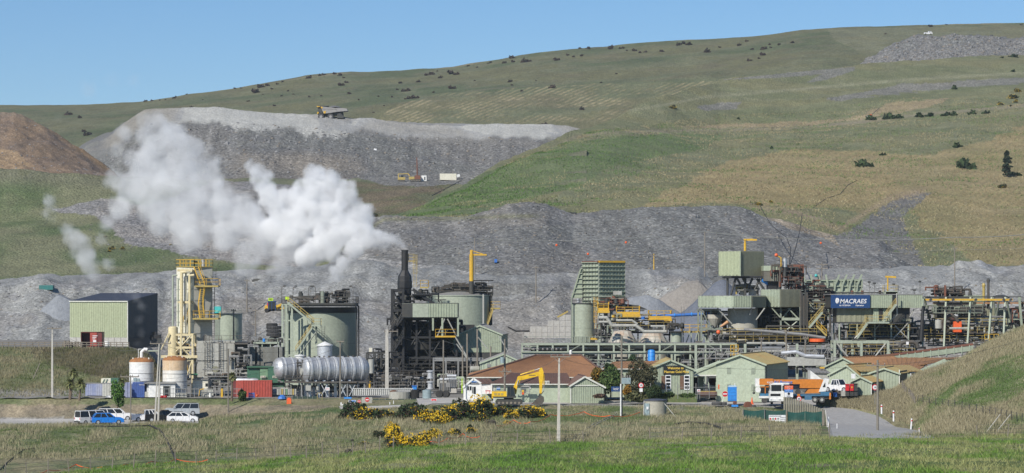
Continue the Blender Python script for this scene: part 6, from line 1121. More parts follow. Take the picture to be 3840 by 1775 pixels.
# big green shed
T=gable('machinery_shed','largest green shed with lichen-yellow roof and four louvred windows',(xr(2686,410),410,0),xr(2871,410)-xr(2686,410),17,zr(1365,410),zr(1331,410),M_greenl,M_roofy,'y',R(-17),.5,zr(1364,410),M_greenl,.35,pitch=.42,skip=('front','right'))
W_=xr(2871,410)-xr(2686,410); top=lambda u: zr(1364,410)+(zr(1331,410)-zr(1364,410))*(1-abs(u-.5)*2)
part(T,'front_wall',M_greenl,CW((0,0),(W_,0),0,0,.9,.012,top),local=True); part(T,'side_wall',M_green,CW((W_,0),(W_,17),0,zr(1366,410),.34,.07),local=True)
for px in (2725,2815):
    for (t,b_) in ((1375,1401),(1436,1463)):
        x=(xr(px,410)-xr(2686,410))*1.03; w=.62; f_=part(T,'window_frame',M_greenl,B(x,x+w,-.1,-.03,zr(b_,410),zr(t,410)),local=True)
        for k in range(6): z=zr(b_,410)+.1+k*.14; part(T,'louvre',M_steelg,B(x+.06,x+w-.06,-.13,-.1,z,z+.08),parent=f_,local=True)
part(T,'downpipe',M_steelg,B(W_+.1,W_+.2,.8,.9,0,zr(1366,410)),local=True); part(T,'light',M_white,B(W_+.1,W_+.2,.75,.95,2.8,3.1),local=True)
T=thing('lean_to_shed','open lean-to on the left of the largest green shed','shed',base(2645,414)); Y=412; part(T,'roof',M_greenl,RS((xr(2600,Y),Y,zr(1400,Y)),(xr(2600,420),420,zr(1400,Y)+.1),(xr(2700,420),420,zr(1360,Y)+.1),(xr(2700,Y),Y,zr(1360,Y)))); part(T,'fascia',M_greenl,BAR(q(2598,1401,Y-.1),q(2700,1360,Y-.1),.08,.3)); part(T,'awning',M_trim,PB(2598,2688,1407,1411,Y-2,2.5)); part(T,'gable_sheet',M_greenl,EX([(xr(2602,Y),zr(1407,Y)),(xr(2690,Y),zr(1407,Y)),(xr(2690,Y),zr(1364,Y))],Y+.05,Y+.12)); part(T,'post',M_greenl,*[PB(a,a+3,1410,1497,Y-1,.12) for a in (2617,2640,2655,2684)]); part(T,'rear_wall',M_maroon,CW((xr(2655,418),418),(xr(2690,418),418),0,3.2,.5)); part(T,'side_panel',M_greenl,PB(2617,2638,1412,1495,Y+2,.1)); part(T,'dark_bay',M_black,PB(2600,2616,1415,1490,Y+4,.1)); part(T,'stored_cage',M_greypan,PB(2656,2686,1445,1470,Y+1,1))
T=thing('jetboat_trailer','small trailer with a long brown load under the lean-to','trailer',base(2650,409)); part(T,'load',M_brownd,LX(q(2618,1477,409),(1,0,0),[(.1,0),(.4,.5),(.45,2.4),(.3,2.8)],10)); part(T,'yellow_rail',M_yeld,PB(2620,2686,1467,1469.5,408.7,.1)); part(T,'frame',M_dsteel,PB(2622,2686,1488,1491,408.8,1.2)); part(T,'wheel',M_rubber,LX(q(2652,1490,408.6),(0,1,0),[(.3,0),(.3,.2)],14))
for i,(a,m) in enumerate(((2693,M_sorange),(2704,M_sorange))): solo('wall_notice',['left orange notice on the shed wall','right orange notice on the shed wall'][i],'notice',m,PB(a,a+7,1443,1460,409 if 0 else 409.85,.04),PB(a+1,a+6,1446,1447,409.83,.02),group='orange notices')
# right-hand cluster
def bld(lab,a,b,bb,te,tp,Y,d,mw,mr,rz=0,pos=.5,**k):
    w=xr(b,Y)-xr(a,Y); z0=max(zr(bb,Y),-.3); return gable(k.pop('name','shed'),lab,(xr(a,Y),Y,z0),w,d,zr(te,Y)-z0,zr(tp,Y)-z0,mw,mr,'y',rz,pos,k.pop('hl',None),M_greenl,.3,pitch=k.pop('pitch',.4),**k)
T=bld('pale green gabled building with long orange rusty roof under the conveyor',3085,3275,1440,1382,1342,432,14,M_greenl,M_roofo,R(-40),.5)
T=thing('rusty_roof_hall','wide rust-orange roof hall stretching to the grassy slope','hall',base(3450,430)); Y=424; part(T,'roof',M_roofo,RS((xr(3265,Y),Y,zr(1388,Y)),(xr(3455,Y),Y,zr(1384,Y)),(xr(3500,440),440,zr(1342,440)),(xr(3210,440),440,zr(1341,440)),amp=.05)); part(T,'roof',M_roofo,RS((xr(3450,Y+.1),Y+4,zr(1372,Y+4)),(xr(3560,Y),Y+4,zr(1352,Y)),(xr(3620,440),440,zr(1340,440)),(xr(3490,440),440,zr(1343,440)))); part(T,'barge_board',M_greenl,BAR(q(3450,1392,Y-.2),q(3546,1350,Y-.2),.2,.45),BAR(q(3460,1402,Y-1),q(3546,1362,Y-1),.2,.3)); part(T,'wall',M_green,CW((xr(3545,Y+1),Y+1),(xr(3620,Y+1),Y+1),0,zr(1352,Y),.34)); part(T,'wall',M_green,PB(3270,3450,1390,1470,Y+.5,.2)); part(T,'dark_recess',M_black,PB(3455,3545,1400,1470,Y+3,.2))
for k in range(6): a=3300+k*36; part(T,'roof_batten',M_roofo,BAR(q(a,1386,Y+.4)+Vector((0,0,.12)),q(a+(3240-3290)*.3,1343,439.6)+Vector((0,0,.12)),.12,.08))
T=bld('middle green hut with ochre roof and small white window',3112,3228,1460,1405,1370,420,9,M_greenl,M_roofy,R(-30),.6)
T=thing('ochre_roof_block','low block with ochre roof, square white-framed window and door','building',base(3350,418)); Y=417; part(T,'wall',M_green,CW((xr(3228,Y),Y),(xr(3458,Y),Y),0,zr(1392,Y),.34)); part(T,'roof',M_roofy,RS((xr(3225,Y),Y-.4,zr(1392,Y)),(xr(3460,Y),Y-.4,zr(1392,Y)),(xr(3410,424),424,zr(1370,424)),(xr(3180,424),424,zr(1370,424)))); f_=part(T,'window_frame',M_swhite,PB(3414,3432,1396,1411,Y-.12,.05)); part(T,'pane',M_glass,PB(3417,3429,1399,1408,Y-.14,.015),parent=f_); part(T,'door',M_glass,PB(3438,3450,1402,1424,Y-.1,.05)); part(T,'notice',M_swhite,PB(3192,3208,1402,1420,Y-3.4,.05)); part(T,'yellow_box',M_yel,PB(3470,3494,1388,1394,Y,.8)); part(T,'eave_sheet',M_greenl,BAR(q(3458,1394,Y-.6),q(3500,1398,Y-.6),.8,.12))
T=bld('tall green garage with dark open side, second of the front huts',3262,3372,1470,1400,1382,409,7,M_green,M_roofy,R(-18),.5,skip=('right',)); w=xr(3372,409)-xr(3262,409); part(T,'open_side',M_black,B(w-.05,w+.02,.2,6.8,0,3.1),local=True); part(T,'corner_trim',M_trim,B(w,w+.12,-.1,.1,0,3.3),local=True)
T=bld('front green garage with roller door beside the red bins',3190,3268,1482,1432,1414,404,6,M_green,M_roofy,R(-22),.5); w=xr(3268,404)-xr(3190,404); part(T,'roller_door',M_steelg,CW((w+.1,.5),(w+.1,5.6),0,1.7,.5,.06),local=True); part(T,'corner_trim',M_trim,B(w,w+.13,-.1,.1,0,1.9),local=True); part(T,'header',M_black,B(w,w+.08,.3,5.8,1.7,2.0),local=True)
T=thing('site_office','low grey-roofed shed with a white tarpaulin right of the big shed','shed',base(3070,424)); Y=420; part(T,'wall',M_greypan,PB(3042,3110,1398,1440,Y,6)); part(T,'roof',M_roofg,RS((xr(3036,Y),Y-.3,zr(1397,Y)),(xr(3115,Y),Y-.3,zr(1399,Y)),(xr(3090,428),428,zr(1382,428)),(xr(3020,428),428,zr(1380,428)))); part(T,'tarpaulin',M_white,EX([(xr(3038,416),zr(1390,416)),(xr(3086,416),zr(1426,416)),(xr(3038,416),zr(1430,416))],415.6,419)); part(T,'yellow_unit',M_yel,PB(3076,3092,1377,1384,424,1))
# ---- concrete water tank
T=thing('water_tank','round concrete tank with a steel door in the front grass','tank',base(2457,385,zr(1577,385))); x=xr(2457,385); s=385/F; part(T,'shell',M_stain,LA(x,385,[(43*s,zr(1590,385)),(43*s,zr(1502,385))],40),smooth=True); part(T,'lid',M_roofdk,LA(x,385,[(44*s,zr(1504,385)),(45*s,zr(1501,385)),(43.5*s,zr(1499,385)),(20*s,zr(1496,385))],40)); part(T,'steel_door',M_trafo,PR([(x-42*s,384.2),(x-24*s,383.52),(x-23*s,383.6),(x-41*s,384.3)],zr(1578,385),zr(1512,385))); part(T,'notice',M_swhite,PB(2424,2432,1526,1536,383.5,.03)); part(T,'stay_pipe',M_greypan,TU(q(2492,1514,383),q(2536,1568,382),.05,5)); part(T,'white_downpipe',M_white,PL([q(2414,1560,384),q(2415,1503,384)],.04))

# ---- poles
M_far=M_timber
pole(196,1226,1496,424,'tallest white concrete pole on the left grass bank',.42,.22,arms=((1232,177,231),));
T=pole(592,1282,1600,400,'leaning pair of pale poles behind the white office',.34,.18,arms=((1289,563,642),),lean=.35,m=M_conc); part(T,'second_shaft',M_conc,TU(q(579,1603,399.8),q(597,1290,399.8),.17,4,.1)); part(T,'switch_gear',M_soot,PB(590,606,1270,1284,399.7,.3))
T=pole(490,1408,1598,400,'thin brown pole with small transformer beside the leafy tree',.2,.15,square=False,arms=((1413,452,522),)); part(T,'transformer',M_trafo,PB(500,512,1418,1432,399.6,.5),PB(514,524,1420,1432,399.6,.4))
pole(856,1308,1546,415,'plain brown pole in front of the grey plant building',.24,.2,square=False)
pole(1451,1236,1462,438,'thick whitish pole with lamps left of the smelter',.7,.55,arms=((1243,1440,1492),)); pole(1663,1276,1472,436,'slim brown pole in front of the smelter',.28,.22,square=False)
T=pole(1893,1272,1512,402,'grey pole with a blue transformer behind the excavator',.36,.24,arms=((1394,1870,1918),),square=False); part(T,'transformer',M_trafo,CY(1884,1340,1362,8,401.4));
T=pole(2097,1340,1676,347,'tall white pole nearest the camera in the front grass',.34,.2,arms=((1338,2064,2140),)); part(T,'second_shaft',M_conc,TU(q(2090,1677,347.2),q(2096,1345,347.2),.14,4,.1))
T=pole(2331,1258,1586,382,'grey pole carrying a boxy transformer before the dark shrubs',.32,.24,square=False); part(T,'transformer',M_trafo,PB(2331,2365,1418,1440,381.5,.9)); part(T,'bushing',M_ins,*[CY(2337+8*k,1408,1418,2,382) for k in range(4)]); part(T,'white_guard',M_white,TU(q(2328,1586,381.6),q(2328,1440,381.6),.1,8))
pole(3291,1350,1622,366,'weathered grey pole beside the curving road',.36,.26,square=False,arms=((1371,3250,3320),)); pole(1276,1283,1500,421,'lamp pole in front of the long silver vessel',.3,.2,square=False,arms=((1281,1262,1290),),insul=2)
for px,t,b_,Y,lab in ((1780,892,1040,640,'thin pole on the rubble left of the yellow jib'),(2010,998,1135,606,'pole with bird-like fittings on the quarry bench'),(2643,868,1055,640,'tall pole on the rubble left of the clad tower'),(3580,925,1120,600,'tall pole near the right gravel heap'),(3082,985,1060,600,'cross-armed pole behind the dump hopper'),(926,1048,1170,560,'timber lamp pole left of the wheel loader'),(2452,952,1022,640,'yellow light pole on the quarry rim'),(958,1160,1260,520,'thin lamp pole beside the squat green tank'),(876,1160,1290,445,'lamp pole behind the grey plant building'),(2855,1266,1330,452,'pole with crossarm rising before the truss'),(2948,1238,1330,451,'pale tapering pole before the truss'),(3020,1262,1370,450,'crossarm pole above the yellow-roofed shed')):
    arms=((t+6,px-10,px+10),) if px != 3082 else ((t+8,px-22,px+22),(t+22,px-22,px+22)); pole(px,t,b_,Y,lab,.3,.2,square=False,m=M_yel if px == 2452 else M_timber,arms=arms if px not in (1780,2643) else (),insul=2,group='distant poles')
# overhead lines
w0=[P(1380,965,640),P(1780,895,640),P(2643,870,640),P(3580,890,620),P(4200,820,620)]
wire(w0,'power_line','upper pale line strung across the rubble slope',.09,1.2,M_greypan); wire([(x,y,z-2.6) for x,y,z in w0],'power_line','lower thin line strung across the rubble slope',.03,1.6,M_greypan)
for i,(px,py) in enumerate(((2087,920),(2347,910),(3078,912),(2205,953))): solo('line_marker',['left orange marker ball on the line','second orange marker ball on the line','rightmost orange marker ball on the line','lowest orange marker ball before the rubble'][i],'marker',M_sorange,BALL(P(px,py,638),.28,10,8),group='orange line markers')
A_=lambda px,py,Y: P(px,py,Y)
for i,(pts,lab) in enumerate((([A_(60,1310,430),A_(190,1226,424),A_(400,1300,420),A_(592,1285,400)],'line from the leftmost pole to the leaning pair'),([A_(592,1285,400),A_(856,1312,415),A_(1276,1283,421)],'line passing before the cold box tower'),([A_(490,1412,400),A_(720,1440,415),A_(1276,1300,421)],'low line from the thin brown pole'),([A_(1276,1283,421),A_(1451,1240,438)],'line from the lamp pole to the thick pole'),([A_(1451,1240,438),A_(1663,1278,436),A_(1893,1275,402)],'line across the smelter front'),([A_(1893,1394,402),A_(2097,1338,347)],'line from the excavator pole to the tall white pole'),([A_(2097,1338,347),A_(2331,1350,382)],'line between the two tall front poles'),([A_(2331,1350,382),A_(3291,1370,366)],'line across the largest green shed'),([A_(3291,1370,366),A_(3900,1250,360)],'line rising over the grassy slope'),([A_(1276,1330,421),A_(856,1360,415),A_(540,1420,412)],'lowest line before the plant building'))):
    wire(pts,'overhead_line',lab,.02,.9)
wire([P(2850,770,720),P(2890,840,690),P(2950,890,650),P(2965,930,600),P(2960,990,500)],'black_hose','black hose hanging down the slope to the mill, left one',.10,.2,M_rubber,'black hoses'); wire([P(3008,800,700),P(2998,870,640),P(2975,960,540),P(2962,992,500)],'black_hose','black hose hanging down the slope to the mill, right one',.10,.1,M_rubber,'black hoses')
def on(lay,pts,name,label,cat,r,m,lift=.05,group=None):
    o=[]; p=[]
    for (a,b_),(c_,d_) in zip(pts[:-1],pts[1:]):
        n=max(2,int(math.hypot(c_-a,d_-b_)/14)); p += [Vector(LAY[lay].hit(a+(c_-a)*k/n,b_+(d_-b_)*k/n))+Vector((0,0,r+lift)) for k in range(n)]
    p.append(Vector(LAY[lay].hit(*pts[-1]))+Vector((0,0,r+lift)))
    return solo(name,label,cat,m,*[TU(p[i],p[i+1],r,5) for i in range(len(p)-1)],group=group)
on('green_hillside',[(3050,780),(3100,745),(3150,730),(3180,695),(3215,678)],'black_pipe','thin black pipe on the brown hillside','pipe',.07,M_rubber); on('grass_bank',[(560,1600),(600,1618),(625,1655),(645,1700),(662,1738)],'black_pipe','black drain pipe curving down the left grass','pipe',.13,M_rubber); on('grass_bank',[(0,1765),(30,1735),(60,1710),(90,1690),(130,1684)],'black_pipe','short black pipe in the lower left grass','pipe',.06,M_rubber)
on('grass_bank',[(200,1597),(400,1603),(560,1600)],'black_pipe','black pipe along the parking edge','pipe',.08,M_rubber); on('grass_bank',[(2140,1655),(2230,1590),(2310,1555)],'white_pipe','left pale pipe lying down the front bank','pipe',.05,M_greypan); on('grass_bank',[(2152,1664),(2240,1592),(2318,1557)],'white_pipe','right pale pipe lying down the front bank','pipe',.05,M_greypan); on('grass_bank',[(2530,1596),(2580,1588),(2650,1592),(2710,1612)],'black_pipe','black pipe on the spoil right of the concrete tank','pipe',.12,M_rubber)
on('grey_rubble_slope',[(2085,770),(2110,775),(2130,790),(2160,805)],'black_pipe','black hose on the crest of the rubble','pipe',.22,M_rubber); on('quarry_bench',[(1905,1230),(1935,1245),(1985,1245)],'black_pipe','black hose left of the block wall','pipe',.15,M_rubber); on('green_valley_side',[(1620,735),(1680,705),(1730,678)],'fence_line','dark fence line below the drill rig','fence',.1,M_soot)
# ---- fences
def post_fence(lay,pts,n,name,label,h,r,m,wires=3,wm=None,wr=.012,x=.0):
    P0=[]; tot=len(pts)-1
    for k in range(n):
        t=k/(n-1)*tot; i=min(int(t),tot-1); f_=t-i; P0.append(Vector(LAY[lay].hit(pts[i][0]+(pts[i+1][0]-pts[i][0])*f_,pts[i][1]+(pts[i+1][1]-pts[i][1])*f_)))
    T=thing(name,label,'fence',tuple(P0[0])); g=random.Random(n)
    for p in P0: part(T,'post',m,TU(p-Vector((0,0,.2)),p+Vector((g.uniform(-.06,.06)*2,0,h*g.uniform(.85,1.1))),r,5))
    for k in range(wires): part(T,'wire',wm or M_wire,*[TU(P0[i]+Vector((0,0,h*(.9-.28*k))),P0[i+1]+Vector((0,0,h*(.9-.28*k))),wr,3) for i in range(n-1)])
    return T,P0
post_fence('near_pasture',[(-60,1800),(300,1772),(660,1744),(1000,1728),(1270,1714),(1500,1680),(1940,1668),(2500,1654),(3000,1646),(3500,1642),(4000,1640)],46,'wire_fence','long wire fence along the edge of the near pasture',1.15,.045,M_timber)
post_fence('grassy_slope',[(3440,1510),(3560,1530),(3700,1555),(3810,1580),(3900,1590)],22,'wire_fence','dark post fence crossing the grassy slope',1.1,.05,M_soot); post_fence('grassy_slope',[(3385,1462),(3410,1490),(3432,1515)],8,'wire_fence','short timber fence dropping off the slope crest',1.2,.09,M_timber)
def mesh_line(lay,pts,name,label,h,m,posts=True):
    P0=[Vector(LAY[lay].hit(*p)) for p in pts]; T=thing(name,label,'fence',tuple(P0[0])); g=random.Random(len(pts)); line=[]
    for a,b_ in zip(P0[:-1],P0[1:]):
        n=8
        for k in range(n): t=k/n; line.append(a.lerp(b_,t)+Vector((0,0,h-.35*4*t*(1-t)+g.uniform(-.04,.04))))
    line.append(P0[-1]+Vector((0,0,h)))
    part(T,'orange_netting',m,*[BAR(line[i],line[i+1],.03,.085) for i in range(len(line)-1)])
    if posts:
        for p in P0: part(T,'post',M_timber,TU(p-Vector((0,0,.3)),p+Vector((0,0,h+.1)),.04,5))
mesh_line('grass_bank',[(90,1790),(180,1774),(285,1752),(385,1762),(470,1752),(570,1742),(660,1732),(780,1735)],'orange_barrier','orange netting barrier along the lower left grass',.35,M_sorange); mesh_line('grass_bank',[(1490,1690),(1530,1664),(1620,1668),(1680,1655),(1735,1640),(1800,1650)],'orange_barrier','orange netting barrier running through the gorse',.45,M_sorange); mesh_line('grass_bank',[(1860,1610),(1925,1588),(1990,1596),(2065,1568),(2190,1558),(2290,1572),(2400,1560)],'orange_barrier','faded orange barrier by the tall white pole',.5,M_sorange)
# cage racks, screens and site fencing along the front
T=thing('panel_fence','row of white-framed pallet cages along the plant front','fence',base(1400,423))
for k in range(30): a=1322+k*7.6; part(T,'cage_panel',M_white,PB(a,a+1.2,1456,1482,423.2,.1),PB(a+5.6,a+6.8,1456,1482,423.2,.1),PB(a,a+6.8,1456,1458,423.15,.1)); part(T,'fill_board',M_greypan,PB(a+1.3,a+5.5,1459,1481,423.35,.3))
part(T,'kickboard',M_steel,PB(1320,1550,1482,1486,423.1,.6))
T=thing('panel_fence','grey mesh cages left of the orange barrel','fence',base(1070,424))
for k in range(9): a=1038+k*8.2; part(T,'cage_panel',[M_greypan,M_greypan,M_yeld,M_greypan,M_mgreen][k % 5],PB(a,a+6.6,1459,1481,424,.15)); part(T,'post',M_steel,PB(a+6.8,a+7.6,1457,1484,423.9,.1))
def netfence(lab,a,b,t,bt,Y,m,n,group=None):
    T=thing('screen_fence',lab,'fence',base((a+b)/2,Y,zr(bt,Y)),group); w=(b-a)/n
    for k in range(n): part(T,'screen_panel',m,PB(a+k*w,a+(k+1)*w-1,t+(k % 2)*2,bt,Y,.05)); part(T,'post',M_steel,PB(a+k*w-.8,a+k*w+.8,t-3,bt+2,Y-.06,.06))
    return T
netfence('dark green net fence below the silver vessel',1096,1192,1486,1508,421,M_netg,5); netfence('dark screened fence panels right of the no-entry sign',1398,1610,1496,1528,417,M_netg,9)
for i,(a,b_,t,m,lab) in enumerate(((1462,1492,1466,M_ply,'brown crate in the screened yard'),(1458,1540,1470,M_greypan,'large grey covered tank in the screened yard'),(1540,1572,1464,M_dark,'black wrapped bale next to the grey tank'),(1584,1618,1464,M_trafo,'blue-grey rounded tank in the screened yard'))): solo('yard_item',lab,'yard item',m,CY((a+b_)/2,t,1500,(b_-a)/2,420,20),CY((a+b_)/2,t-3,t,(b_-a)/2.2,420,20,4),smooth=False,group='yard items')
for i,(px,lab) in enumerate(((1646,'left spool of black hose near the red notice'),(1670,'right spool of black hose near the red notice'))): solo('hose_reel',lab,'reel',M_rubber,LX(q(px,1478,422),(.3,1,0),[(.55,0),(.55,.1),(.42,.12),(.42,.6),(.55,.62),(.55,.7)],18),group='black hose reels')
T=thing('blue_wheelie_bin','small bright blue bin behind the cages','bin',base(1555,424)); part(T,'body',M_bblue,PB(1546,1562,1450,1482,424.3,.7)); part(T,'lid',M_pblue,PB(1544,1564,1447,1450,424.2,.9))
T=thing('site_fence','low steel fence and boxes in front of the cold box tower','fence',base(700,421.8)); [part(T,'post',M_steel,PB(a,a+2,1455,1490,421.8,.08)) for a in range(600,915,16)]; part(T,'rail',M_steel,PB(600,912,1458,1460,421.9,.06),PB(600,912,1474,1476,421.9,.06)); part(T,'grey_bin',M_greypan,PB(660,700,1474,1490,422.3,1),PB(756,800,1462,1490,422.6,.8)); part(T,'yellow_bollard',M_yel,PB(828,836,1458,1490,421.6,.3)); part(T,'yellow_frame',M_yel,PL([q(746,1484,421.7),q(750,1462,421.7),q(766,1458,421.7)],.07)); part(T,'red_box',M_sred,PB(600,626,1484,1491,422.2,.6)); part(T,'white_drum',M_white,CY(788,1474,1490,4,422))
T=thing('blue_rack','stack of bright blue frames beside the red container','rack',base(943,422)); [part(T,'frame',M_pblue,PB(932,954,1474+6*k,1478+6*k,422,.7)) for k in range(5)]; part(T,'upright',M_pblue,PB(932,934,1472,1504,421.95,.05),PB(952,954,1472,1504,421.95,.05))
T=thing('orange_barrel','tall orange bollard box by the access road','bollard',base(1083,420.5)); part(T,'body',M_sorange,PB(1075,1092,1497,1518,415,.6)); part(T,'cap',M_sorange,PB(1078,1089,1492,1497,415.1,.4))
solo('yellow_pipe_stand','thin yellow hooped pipe near the green net','pipe',M_yeld,PL([q(1190,1500,420),q(1190,1474,420),q(1208,1474,420),q(1208,1500,420)],.04,5)); solo('blue_pallet','flat blue board leaning near the parking sign','board',M_bblue,PB(1290,1318,1490,1496,418,.5)); solo('blue_box','small dark blue tarpaulin heap by the red container','tarpaulin',M_pblue,LA(xr(1058,420),420,[(.7,0),(.6,.3),(.2,.6)],8)); solo('orange_light','small orange beacon by the blue frames','beacon',M_sorange,BALL(q(965,1484,421),.2))
# ---- signs
def sign(name,label,px,t,b_,w,bt,Y,m,lines=(),tm=None,size=.16,posts=2,shape='rect',cat='sign',border=None):
    T=thing(name,label,cat,base(px,Y,zr(bt,Y))); s=Y/F; x=xr(px,Y); zc=zr((t+b_)/2,Y); r=w*s/2
    for k in range(posts): dx=(k-(posts-1)/2)*w*s*.7; part(T,'post',M_steel,B(x+dx-.03,x+dx+.03,Y+.04,Y+.1,zr(bt,Y)-.2,zr(b_ if posts > 1 else t,Y)))
    if shape == 'rect':
        if border: part(T,'border',border,B(x-r-.05,x+r+.05,Y,Y+.03,zr(b_,Y)-.05,zr(t,Y)+.05))
        part(T,'board',m,B(x-r,x+r,Y-.02,Y+.03 if not border else Y-.002,zr(b_,Y),zr(t,Y)))
    elif shape == 'oct': part(T,'border',M_swhite,LX((x,Y+.02,zc),(0,-1,0),[(r*1.06,0),(r*1.06,.02)],8)); part(T,'board',m,LX((x,Y,zc),(0,-1,0),[(r*.96,0),(r*.96,.02)],8))
    elif shape == 'speed': part(T,'ring',M_sred,LX((x,Y+.02,zc),(0,-1,0),[(r,0),(r,.02)],24)); part(T,'disc',M_swhite,LX((x,Y,zc),(0,-1,0),[(r*.72,0),(r*.72,.01)],24))
    n=len(lines)
    for k,l in enumerate(lines): text(T,l,(x,Y-.045,zc+((n-1)/2-k)*size*1.15),size,tm or M_swhite,align='CENTER',bold=.004)
    return T
T=sign('direction_sign','blue parking sign with a left arrow by the road',1321,1502,1516,25,1526,412,M_sblue,['  PARKING'],M_swhite,.2,border=M_swhite); part(T,'arrow',M_swhite,EX([(xr(1310,412),zr(1509,412)),(xr(1313,412),zr(1506,412)),(xr(1313,412),zr(1512,412))],411.94,411.96))
sign('stop_sign','red octagonal stop sign beside the parking sign',1347,1496,1518,14,1530,411.5,M_sred,['STOP'],M_swhite,.16,1,'oct'); T=sign('no_entry_sign','white board with a red no-entry disc',1376,1490,1522,39,1534,411,M_greypan,[],None,.1); x=xr(1377,411); part(T,'red_disc',M_sred,LX((x,410.97,zr(1499,411)),(0,-1,0),[(.32,0),(.32,.02)],24)); part(T,'white_bar',M_swhite,B(x-.22,x+.22,410.93,410.945,zr(1501,411),zr(1498,411))); part(T,'lower_panel',M_swhite,B(x-.7,x+.7,410.94,410.97,zr(1521,411),zr(1516,411)))
T=thing('chevron_board','black and white chevron board on a white post','sign',base(1300,409,zr(1536,409))); part(T,'board',M_swhite,PB(1282,1320,1516,1527,409,.04))
for k in range(5): a=1285+7*k; part(T,'chevron',M_sblack,EX([(xr(a,409),zr(1521.5,409)),(xr(a+4,409),zr(1516,409)),(xr(a+7,409),zr(1516,409)),(xr(a+3,409),zr(1521.5,409)),(xr(a+7,409),zr(1527,409)),(xr(a+4,409),zr(1527,409))],408.97,408.998))
part(T,'post',M_swhite,PB(1277,1281,1510,1540,408.9,.12))
sign('notice_sign','red notice board with white lines at the grass corner',1627,1497,1520,19,1534,410,M_sred,['LIGHT','VEHICLES','ONLY','PAST HERE'],M_swhite,.12,border=M_swhite); T=sign('notice_sign','small white sign under the long silver vessel',1228,1453,1465,16,1490,420.5,M_swhite,['CAUTION'],M_sred,.12)
T=sign('site_sign','dark blue sign board on white posts by the shrubs',2309,1450,1469,34,1486,402,M_navy,['OceanaGold','MACRAES'],M_swhite,.16); T=sign('speed_sign','ten kilometre speed sign with white plate by the shrubs',2404,1434,1457,20,1495,401,M_swhite,['10'],M_sblack,.34,1,'speed'); part(T,'plate',M_swhite,PB(2398,2410,1457,1470,400.9,.03))
T=sign('speed_sign','fifty speed sign partly hidden behind the timber posts',2996,1486,1506,20,1520,397,M_swhite,['50'],M_sblack,.34,1,'speed'); sign('speed_sign','speed sign standing behind the grey roadside pole',3281,1440,1466,22,1510,384,M_swhite,['10'],M_sblack,.3,1,'speed'); sign('notice_sign','small white notice on the fence left of the big shed',2620,1460,1471,12,1496,404,M_swhite,['NO','ENTRY'],M_sred,.12)
T=thing('stop_sign','tilted red stop paddle standing on a tyre by the toilet','sign',base(2712,402,zr(1512,402))); p0,p1=q(2708,1510,402),q(2718,1478,402); part(T,'post',M_white,TU(p0,p1,.04,5)); part(T,'board',M_sred,LX(q(2719,1478,401.9),(0,-1,0),[(.42,0),(.42,.03)],8)); part(T,'white_band',M_swhite,PB(2711,2727,1476,1480,401.85,.01))
T=thing('site_notice','tall orange, blue and white rules board on posts before the truck','sign',base(2957,396,zr(1500,396))); Y=396; part(T,'orange_panel',M_sorange,PB(2942,2974,1447,1461,Y,.05)); part(T,'blue_panel',M_sblue,PB(2942,2974,1461.5,1472,Y,.05)); part(T,'white_panel',M_swhite,PB(2942,2974,1472.5,1490,Y,.05)); part(T,'black_oval',M_sblack,LX(q(2958,1477,Y-.02),(0,-1,0),[(.18,0),(.18,.01)],20)); text(T,'ALL VISITORS',(xr(2944,Y),Y-.03,zr(1452,Y)),.17,M_swhite); text(T,'STOP',(xr(2952,Y),Y-.03,zr(1457.5,Y)),.17,M_swhite); text(T,'REPORT TO',(xr(2945,Y),Y-.03,zr(1467,Y)),.17,M_swhite); text(T,'OFFICE',(xr(2950,Y),Y-.03,zr(1486,Y)),.16,M_sblack); part(T,'post',M_steel,PB(2944,2946,1490,1515,Y,.06),PB(2970,2972,1490,1515,Y,.06))
T=thing('hazard_board','white hazardous goods board with coloured diamonds','sign',base(2914,376,zr(1600,376))); Y=376; part(T,'board',M_swhite,PB(2883,2946,1557,1598,Y,.05))
for px,py,m in ((2889,1571,M_sred),(2899,1571,M_mgreen),(2908,1571,M_sred),(2918,1571,M_steel),(2894,1581,M_sred),(2903,1581,M_yel),(2899,1590,M_sblack),(2918,1590,M_sblack),(2909,1590,M_steel)): part(T,'hazard_diamond',m,LX(q(px,py,Y-.01),(0,-1,0),[(.16,0),(.16,.012)],4))
text(T,'HAZARDOUS SUBSTANCES',(xr(2885,Y),Y-.03,zr(1561,Y)),.13,M_sblack)
for k in range(4): text(T,'AUTHORISED PERSONS',(xr(2925,Y),Y-.03,zr(1566+7*k,Y)),.075,M_sblack)
part(T,'brace',M_timber,TU(q(2884,1578,Y+.2),q(2857,1616,Y-.5),.06,5)); part(T,'foot',M_timber,PB(2894,2898,1598,1612,Y,.1),PB(2930,2934,1598,1612,Y,.1))
T=thing('screen_fence','dark green shade-cloth fence beside the hazard board','fence',base(2935,378,zr(1592,378)))
for a,b_,t,u in ((2788,2867,1536,1590),(2868.5,2947,1537,1589),(2953,3018,1543,1601),(3019,3083,1542,1600)):
    n=10; V=[]; Y=377.5
    for k in range(n+1):
        f_=k/n; sg=5*4*f_*(1-f_); px=a+(b_-a)*f_; V += [P(px,u,Y+.12*math.sin(9*f_)),P(px,t+sg,Y)]
    part(T,'screen_panel',M_teal,(V,[(2*k,2*k+2,2*k+3,2*k+1) for k in range(n)]))
part(T,'post',M_steel,*[PB(a,a+2.5,1533,1600,377.3,.08) for a in (2785,2866)]); part(T,'timber_post',M_timber,PB(2947,2951,1537,1604,377.2,.12),PB(3083,3090,1540,1608,377.2,.25))
T=thing('timber_wall','retaining wall of upright round timber posts sloping to the road','wall',base(3020,385,zr(1560,385)))
for k in range(18): f_=k/17; px=2942+148*f_; Yk=395-15*f_; t=1490+48*f_ ** 1.4; part(T,'timber_post',mat('greenish_timber',(.26,.25,.19),.85,dirt=.4,streak=True,scale=2),CY(px,t,1560+42*f_,3.9,Yk,8))
